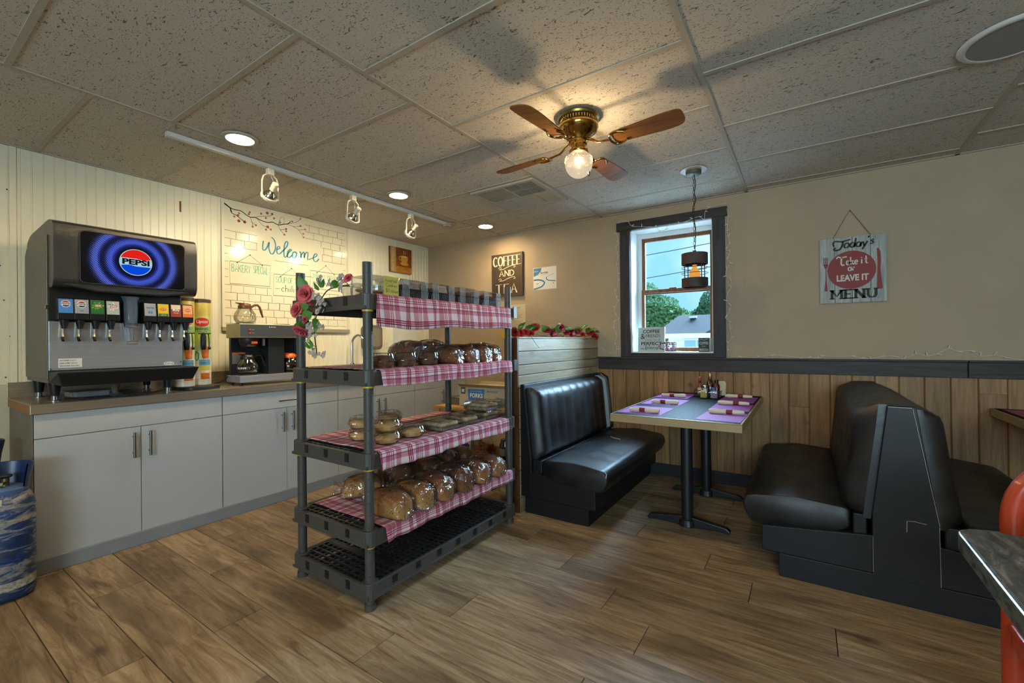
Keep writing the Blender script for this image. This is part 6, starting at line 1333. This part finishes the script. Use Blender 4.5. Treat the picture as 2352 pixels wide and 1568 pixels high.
# --- rectangular clamshells
FLUTE = clearmat('bright_flutes', '#e9edf0', .28, .15, op=.22, opc='#c3c9cf')
def boxshell(lab, x, y, z, lx, ly, h, food, name, grp, labl=None, stripes=False):
    t = thing(name, lab, 'container', (x, y, z), group=grp); hb = h*.45
    def slab(z0, z1, i0, i1): return [(-lx/2+i0, -ly/2+i0, z0), (lx/2-i0, -ly/2+i0, z0), (lx/2-i0, ly/2-i0, z0), (-lx/2+i0, ly/2-i0, z0), (-lx/2+i1, -ly/2+i1, z1), (lx/2-i1, -ly/2+i1, z1), (lx/2-i1, ly/2-i1, z1), (-lx/2+i1, ly/2-i1, z1)]
    MB().hexa(slab(0.0005, hb, .012, .004)).build('base_tray', K['clear'], t, bevel=.004)
    MB().hexa(slab(hb+.003, h, .004, .014)).build('hinged_lid', K['clear'], t, bevel=.006)
    MB().box(-lx/2-.004, lx/2+.006, -ly/2-.004, ly/2+.004, hb-.0005, hb+.0025).build('flange', clearmat('flange_plastic', '#eef2f5', .18, .1), t)
    m = MB()
    for k in range(int(ly/.011)): yy = -ly/2+.014+k*.011; m.tube([(lx/2-.011, yy, .003), (lx/2-.0035, yy, hb-.002)], .0018, 4)
    for k in range(int(lx/.014)): xx = -lx/2+.014+k*.014; m.tube([(xx, -ly/2+.011, .003), (xx, -ly/2+.0035, hb-.002)], .0014, 4)
    m.build('ribs', clearmat('rib_plastic', '#e6ebef', .30, .15), t)
    n = 12; gv = []; rr = random.Random(int(abs(y)*977))
    for i in range(n+1):
        for j in range(n+1):
            e = min(i, j, n-i, n-j); gv.append((-lx/2+.020+(lx-.04)*i/n, -ly/2+.020+(ly-.04)*j/n, .004 if e == 0 else h*(.62+.16*rr.random())))
    MB().add(gv, [(i*(n+1)+j, (i+1)*(n+1)+j, (i+1)*(n+1)+j+1, i*(n+1)+j+1) for i in range(n) for j in range(n)]+[[i*(n+1) for i in range(n+1)]+[n*(n+1)+j for j in range(1, n+1)]+[i*(n+1)+n for i in range(n-1, -1, -1)]+[j for j in range(n-1, 0, -1)]]).build('pastry', food, t, smooth=50)
    if labl:
        F = Fr((lx/2-.008, 0, h*.5), (0, 1, 0), (-.012, 0, h*.5)); s = MB().rect(F, -.035, .035, .0, h*.42, .001, .0018).build('paper_label', pm('pale_label_b', '#b3a79c', .7), t); text('label_text', labl, F, -.028, .028, h*.22, h*.30, K['red'], s, c=.0026); text('label_text', '$5.00', F, -.012, .012, h*.08, h*.14, K['ink'], s, c=.0026)
    if stripes:
        F = Fr((lx/2+.0005, 0, 0), (0, 1, 0), (0, 0, 1)); m = MB()
        for s0 in (-1, 1):
            for k in range(6): yy = s0*(ly*.22)+s0*k*.0085; m.rect(F, yy-.0016, yy+.0016, .004, h-.006, .0, .0012)
            m.build('flute_ribs_and_glints', FLUTE, t); m = MB()
zb = TZ[2]+.0055
boxshell('flat clear box of crumb pastries nearest the pies', 2.29, -2.225, zb, .20, .20, .058, crumb, 'pastry_box', 'flat pastry boxes')
boxshell('flat clear box of pastries in the middle of the tier', 2.285, -2.02, zb, .20, .19, .058, crumb, 'pastry_box', 'flat pastry boxes')
boxshell('lower clear pastry box of the stack by the far post', 2.28, -1.80, zb, .20, .20, .058, crumb, 'pastry_box', 'flat pastry boxes')
boxshell('upper clear pastry box of the stack by the far post', 2.28, -1.80, zb+.0585, .20, .20, .058, crumb, 'pastry_box', 'flat pastry boxes')
zb = TZ[4]+.0055
for y, ly, lb, st, lab in ((-2.531, .20, 'Peanut Butter Brownies', True, 'clear brownie box directly right of the yellow price card'), (-2.313, .20, 'Chocolate Brownies', True, 'second brownie box from the yellow price card'), (-2.085, .20, None, True, 'third bakery box from the price card without a label'), (-1.85, .20, None, True, 'bakery box last on the top tier by the far post')):  # pale flutes on the last two boxes stand in for silver reflections
    boxshell(lab, 2.31, y, zb, .19, ly, .098, brownie, 'brownie_box', 'bakery boxes on the top tier', lb, st)
ck = thing('cookie_tub', 'clear cookie tub behind the yellow price card', 'container', (2.29, -2.715, zb))
MB().poly(FT(0, 0, 0), rrect(-.085, .09, -.08, .075, .03), .0005, .10).build('tub', K['clear'], ck, bevel=.01)
for k in range(7): MB().lathe([(.0001, 0), (.030, 0), (.033, .005), (.030, .010), (.0001, .012)], n=16).build('cookie', pm('cookie', '#9c6b38', .8, var=.3, vs=40), ck, (-.04+.035*(k % 3), -.03+.03*(k % 2), .004+.0125*(k//3)), smooth=40)
pc = thing('price_card', 'yellow handwritten card reading Assorted Cookies $1.25/each', 'price card', (2.402, -2.69, zb+.003))
MB().box(0, .0015, -.046, .046, 0, .092).build('card', pm('yellow_card', '#a9a03a', .7), pc); f_ = FL(0, 0, .0015); m = MB()
strokes(m, 'Assorted', f_, -.040, .032, .064, .018, .0016); strokes(m, 'Cookies', f_, -.034, .036, .042, .016, .0016); strokes(m, '$1.', f_, -.036, -.008, .014, .019, .0018); strokes(m, '25/each', f_, -.004, .042, .014, .013, .0014); m.build('handwriting', K['ink'], pc)
bx_ = thing('clear_tub', 'clear plastic tub at the back left of the top tier', 'container', (2.06, -2.60, zb)); MB().hexa([(-.06, -.07, 0), (.06, -.07, 0), (.06, .07, 0), (-.06, .07, 0), (-.075, -.085, .085), (.075, -.085, .085), (.075, .085, .085), (-.075, .085, .085)]).build('tub', K['clear'], bx_, bevel=.005)
MB().tube([(-.075, -.085, .086), (.075, -.085, .086), (.075, .085, .086), (-.075, .085, .086)], .0025, 6, closed=True).build('rim', K['clear'], bx_)

# ================================================================== flowers
leafg = pm('silk_leaf', '#4a7d30', .5, var=.35, vs=25); stemg = pm('silk_stem', '#3d4a26', .7); pinkf = pm('pink_silk', '#c4545a', .7, var=.3, vs=30); redf = pm('red_silk', '#97161f', .6, var=.4, vs=30); whitef = pm('white_silk', '#a49c92', .8, var=.12, vs=60)
def leafmesh(L, w):
    m = MB(); n = 6
    for i in range(n+1):
        t = i/n; ww = w*math.sin(PI*min(1, t*1.02)**.8)*.5+.0006; z = .10*L*math.sin(PI*t)-.12*L*t*t
        m.v += [(t*L, -ww, z+.18*ww), (t*L, 0, z-.1*ww), (t*L, ww, z+.18*ww)]
    for i in range(n): a = i*3; m.f += [[a, a+3, a+4, a+1], [a+1, a+4, a+5, a+2]]; m.mi += [0, 0]
    me = bpy.data.meshes.new('leaf'); me.from_pydata(m.v, [], m.f); me.materials.append(leafg); me.shade_smooth(); return me
LF = [leafmesh(.055, .034), leafmesh(.045, .016), leafmesh(.07, .045)]
def roseme(r, mat, sd, name='rose'):
    q = random.Random(sd); m = MB()
    for ring, (rr, n, tilt) in enumerate(((.28, 4, 1.25), (.55, 5, .95), (.85, 6, .6), (1.0, 6, .28))):
        for k in range(n):
            a = 2*PI*k/n+ring*.6+q.uniform(-.15, .15); Rz = Matrix.Rotation(a, 3, 'Z'); vs = []; fs = []
            for i in range(4):
                for j in range(5):
                    u, v_ = i/3, j/4-.5; rad = r*rr*(u**.7); wd = r*rr*1.25*(.35+.65*math.sin(PI*(.25+.62*u))); z = r*.55*math.sin(tilt)*u+r*.12*(.5-abs(v_))*(1-u)-r*.10*u*u*(ring == 3); x = rad*math.cos(tilt*.75)+r*.05
                    vs.append(Rz @ Vector((x-abs(v_)*abs(v_)*r*.3, v_*wd, z+abs(v_)*r*.14+q.uniform(-.02, .02)*r)))
            for i in range(3):
                for j in range(4): fs.append((i*5+j, (i+1)*5+j, (i+1)*5+j+1, i*5+j+1))
            m.add(vs, fs)
    me = bpy.data.meshes.new(name); me.from_pydata(m.v, [], m.f); me.materials.append(mat); me.shade_smooth(); return me
def setrot(o, d, spin=0):
    o.rotation_mode = 'QUATERNION'; o.rotation_quaternion = Vector((0, 0, 1)).rotation_difference(Vector(d)) @ Matrix.Rotation(spin, 3, 'Z').to_quaternion()
def setleaf(o, d, roll=0):
    o.rotation_mode = 'QUATERNION'; o.rotation_quaternion = Vector((1, 0, 0)).rotation_difference(Vector(d)) @ Matrix.Rotation(roll, 3, 'X').to_quaternion()
# red garland on the divider
gr = thing('red_rose_garland', 'red silk rose garland lying along the top of the divider', 'garland', (2.335, -.75, 1.273)); r = random.Random(8)
path = [(-.02+.015*math.sin(k*1.7), -.74+k*.0625, .018+.012*math.sin(k*2.3)) for k in range(25)]
MB().tube(path, .003, 6).build('vine', stemg, gr, smooth=60)
RM = [roseme(.042, redf, s) for s in (1, 2, 3)]
for k, (y, z, s) in enumerate(((-.735, .032, 1.0), (-.66, .03, .9), (-.60, .035, .8), (-.445, .075, 1.0), (-.52, .025, .8), (-.28, .058, .95), (-.18, .045, 1.05), (-.13, .03, .9), (-.02, .085, 1.0), (.06, .04, .8), (.17, .055, .95), (.22, .03, .7), (.32, .06, .9), (.44, .03, .6), (.57, .05, 1.0), (.62, .03, .8), (.70, .01, .85))):
    o = obj('rose', RM[k % 3], gr, (.0+r.uniform(-.01, .025), y, z)); o.scale = (s, s, s); setrot(o, (r.uniform(.2, 1), r.uniform(-.9, -.1), r.uniform(.3, 1)), r.uniform(0, 6))
for k in range(34):
    y = -.73+k*.0435+r.uniform(-.02, .02); o = obj('leaf', LF[k % 3], gr, (r.uniform(-.01, .02), y, .035+.035*r.random())); o.scale = (1.25,)*3; setleaf(o, (r.uniform(.1, .8), r.uniform(-1, 1), r.uniform(-.1, .9)), r.uniform(-1, 1))
MB().tube([(.04, -.58, .01), (.045, -.5, -.06), (.048, -.46, -.085)], .002, 5).build('loose_stem', stemg, gr)
# pink garland on the rack
gp = thing('pink_rose_garland', 'pink rose and white blossom garland hanging from the top left corner of the rack', 'garland', (1.96, -2.90, 1.46)); r = random.Random(4)
def rel(x, z, dy=0): return (.03+(x-1.922)*2.1, dy, z-1.46)
main = [rel(2.10, 1.50), rel(2.03, 1.495), rel(2.0, 1.46), rel(1.985, 1.42), rel(1.975, 1.37), rel(1.965, 1.32), rel(1.97, 1.25), rel(1.975, 1.20), rel(1.972, 1.165)]
MB().tube(smoothpath(main, 5), .003, 6).build('vine', stemg, gp, smooth=60)
for a, b in (((2.0, 1.46), (1.95, 1.49)), ((1.985, 1.40), (1.92, 1.41)), ((1.97, 1.33), (1.925, 1.31)), ((1.97, 1.27), (2.0, 1.33)), ((1.972, 1.22), (1.92, 1.25)), ((2.05, 1.497), (2.12, 1.535)), ((1.99, 1.44), (2.03, 1.42)), ((1.975, 1.19), (2.01, 1.165))):
    MB().tube([rel(*a), rel((a[0]+b[0])/2, (a[1]+b[1])/2+.006, -.01), rel(*b, -.012)], .0016, 5).build('twig', stemg, gp)
PMs = [roseme(.040, pinkf, s) for s in (5, 6)]
for k, (x, z, s, d) in enumerate(((1.957, 1.478, 1.15, (.4, -1, .1)), (1.922, 1.405, 1.05, (.1, -1, .3)), (1.935, 1.302, .95, (.2, -.6, -.8)), (1.953, 1.355, .55, (0, -1, .2)), (2.115, 1.525, .6, (.2, -1, .5)), (1.975, 1.432, .5, (0, -.3, -1)))):
    o = obj('rose', PMs[k % 2], gp, rel(x, z, -.03)); o.scale = (s, s, s); setrot(o, d, k)
m = MB(); wm = MB()
for k in range(5): a = 2*PI*k/5; wm.ball((.006*math.cos(a), .006*math.sin(a), 0), .0058, 6, 4, sz=.4)
wme = bpy.data.meshes.new('blossom'); wme.from_pydata(wm.v, [], wm.f); wme.materials.append(whitef)
for cx_, cz_, n, sp_ in ((2.005, 1.435, 16, .026), (1.985, 1.465, 8, .016), (2.0, 1.395, 5, .014), (1.955, 1.34, 7, .018), (1.97, 1.305, 8, .018), (2.005, 1.325, 6, .016), (1.96, 1.265, 6, .018), (1.975, 1.185, 9, .018), (2.008, 1.185, 5, .012), (2.04, 1.515, 6, .014), (2.085, 1.53, 7, .018), (2.0, 1.535, 7, .016), (2.085, 1.495, 6, .014)):
    for _ in range(n):
        o = obj('white_blossom', wme, gp, rel(cx_+r.gauss(0, sp_*.35), cz_+r.gauss(0, sp_*.6), -.015+r.uniform(-.015, .01))); setrot(o, (r.uniform(-.6, .6), -1, r.uniform(-.3, .6)), r.uniform(0, 6))
for x, z, dx, dz, k in ((1.975, 1.385, -.9, -.3, 2), (1.95, 1.37, -.5, -.9, 2), (1.985, 1.36, .3, -1, 0), (2.01, 1.50, -.2, 1, 1), (2.015, 1.50, .5, 1, 1), (2.0, 1.49, -.6, .9, 1), (1.945, 1.50, -.4, 1, 2), (1.97, 1.21, .1, 1, 1), (1.975, 1.205, 1, .25, 1), (1.965, 1.21, -.7, .8, 1), (1.93, 1.35, -.6, -.9, 2), (2.06, 1.49, .4, .4, 0), (2.105, 1.50, .8, -.2, 0), (1.96, 1.43, -.8, -.4, 0), (1.985, 1.33, .5, -.9, 1)):
    o = obj('leaf', LF[k], gp, rel(x, z, -.018)); setleaf(o, (dx, -.25, dz), r.uniform(-.6, .6)); o.scale = (1.1,)*3

# ================================================================== stored things behind the rack
cardb = pm('cardboard', '#8f7a58', .85, var=.08); cardl = pm('pale_carton', '#a39880', .8, var=.05); rawood = wood('raw_pine_crate', '#b08a52', '#7d5a30', (1.2, 12, 12), .7)
bn = thing('storage_bench', 'raw wood storage bench behind the bakery rack', 'bench', (1.28, -1.22, 0))
MB().box(0, .92, 0, .60, .645, .668).build('top', rawood, bn, bevel=.002)
for x in (.0, .86):
    for y in (.0, .54): MB().box(x, x+.06, y, y+.06, .0, .645).build('leg', rawood, bn, bevel=.002)
MB().box(.03, .89, .03, .57, .20, .22).build('lower_shelf', rawood, bn); MB().box(.06, .86, .01, .03, .58, .645).build('apron', rawood, bn)
fk = thing('forks_carton', 'grey carton printed FORKS on the storage bench', 'carton', (1.50, -1.13, .6685)); MB().box(0, .52, 0, .30, 0, .175).build('box', cardl, fk)
MB().add([(0, 0, .175), (.52, 0, .175), (.52, -.02, .20), (0, -.02, .20), (0, .30, .175), (.52, .30, .175), (.52, .32, .20), (0, .32, .20)], [(0, 1, 2, 3), (4, 7, 6, 5)]).build('flap', cardb, fk, solid=.003)
f_ = FB(0, 0, -.0004); MB().poly(f_, [(.105, .062), (.275, .062), (.285, .160), (.10, .155)], 0, .0006).build('blue_panel', K['blue'], fk); text('forks_lettering', 'FORKS', f_, .125, .265, .084, .122, wp, fk, c=.0012, bold=.02); text('small_lettering', 'extra heavy weight', f_, .13, .255, .134, .144, wp, fk, c=.0012); text('count_lettering', '800 PIECES', f_, .31, .42, .135, .15, K['navy'], fk, c=.0008)
MB().rect(f_, .02, .07, .113, .168, 0, .0006).build('logo_block', K['ink'], fk); text('logo_letter', 'M', f_, .03, .06, .122, .158, wp, fk, c=.0014, bold=.05); MB().poly(f_, [(.36, .02), (.50, .02), (.50, .09), (.42, .10), (.36, .07)], 0, .0006).build('grey_picture', K['grey'], fk)
pl_ = thing('tray_stack', 'grey metal tray beside the forks carton', 'tray', (1.33, -1.10, .6685)); MB().hexa([(.01, .01, 0), (.15, .01, 0), (.15, .25, 0), (.01, .25, 0), (0, 0, .06), (.16, 0, .06), (.16, .26, .06), (0, .26, .06)]).build('tray', pm('grey_tray', '#6f6a60', .5, metal=.4), pl_, bevel=.004); MB().tube([(0, 0, .06), (.16, 0, .06), (.16, .26, .06), (0, .26, .06)], .004, 6, closed=True).build('rim', K['greymet'], pl_)
jr = thing('plastic_bin', 'clear bin of copper coloured wrapped candy below the bench', 'bin', (1.72, -1.04, .2205)); MB().hexa([(-.07, -.06, 0), (.07, -.06, 0), (.07, .06, 0), (-.07, .06, 0), (-.085, -.075, .20), (.085, -.075, .20), (.085, .075, .20), (-.085, .075, .20)]).build('tub', K['clear'], jr, bevel=.006)
r = random.Random(6); m = MB()
for k in range(120): m.ball((r.uniform(-.06, .06), r.uniform(-.05, .05), .012+.10*r.random()), .012, 6, 4, sx=1.4, rot=Matrix.Rotation(r.uniform(0, 3), 3, 'Z'))
m.build('candy', pm('copper_foil', '#a0552c', .3, metal=.6, var=.4, vs=60), jr)['kind'] = 'stuff'
c2 = thing('printed_carton', 'white carton with blue print beside the candy bin', 'carton', (1.44, -1.10, .2205)); MB().box(0, .16, 0, .16, 0, .22).build('box', K['paper'], c2); MB().poly(FB(0, 0, -.0004), [(.02, .06), (.14, .05), (.15, .10), (.09, .14), (.03, .12)], 0, .0006).build('blue_print', K['navy'], c2)
jb = thing('dark_jar', 'dark jar at the right end below the bench', 'jar', (1.95, -1.06, .2205)); MB().lathe([(.045, 0), (.05, .006), (.05, .14), (.04, .16), (.04, .185)], n=20).build('glass', pm('dark_glass', '#25211e', .15), jb, smooth=45); MB().lathe([(.0505, .05), (.0505, .11)], n=20).build('paper_label', K['grey'], jb, smooth=60)
c3 = thing('brown_carton', 'brown corrugated carton on the floor behind the rack', 'carton', (1.62, -1.25, 0)); MB().box(0, .40, .04, .42, .0, .19).build('box', cardb, c3); MB().rect(FB(.12, .05, .0396), 0, .16, 0, .05, 0, .0005).build('printed_panel', pm('dark_print', '#5a4630', .8), c3)
pa = thing('wood_pallet', 'raw pine pallet piece standing behind the booth end', 'pallet', (2.135, -1.40, 0))
for z in (0.0, .09): MB().box(.0, .10, 0, .10, z, z+.07).build('block', rawood, pa, bevel=.002)
MB().box(-.04, .10, -.01, .08, .07, .09).build('deck_board', rawood, pa); MB().box(.02, .06, .04, .08, .16, .60).build('upright', rawood, pa, bevel=.002)
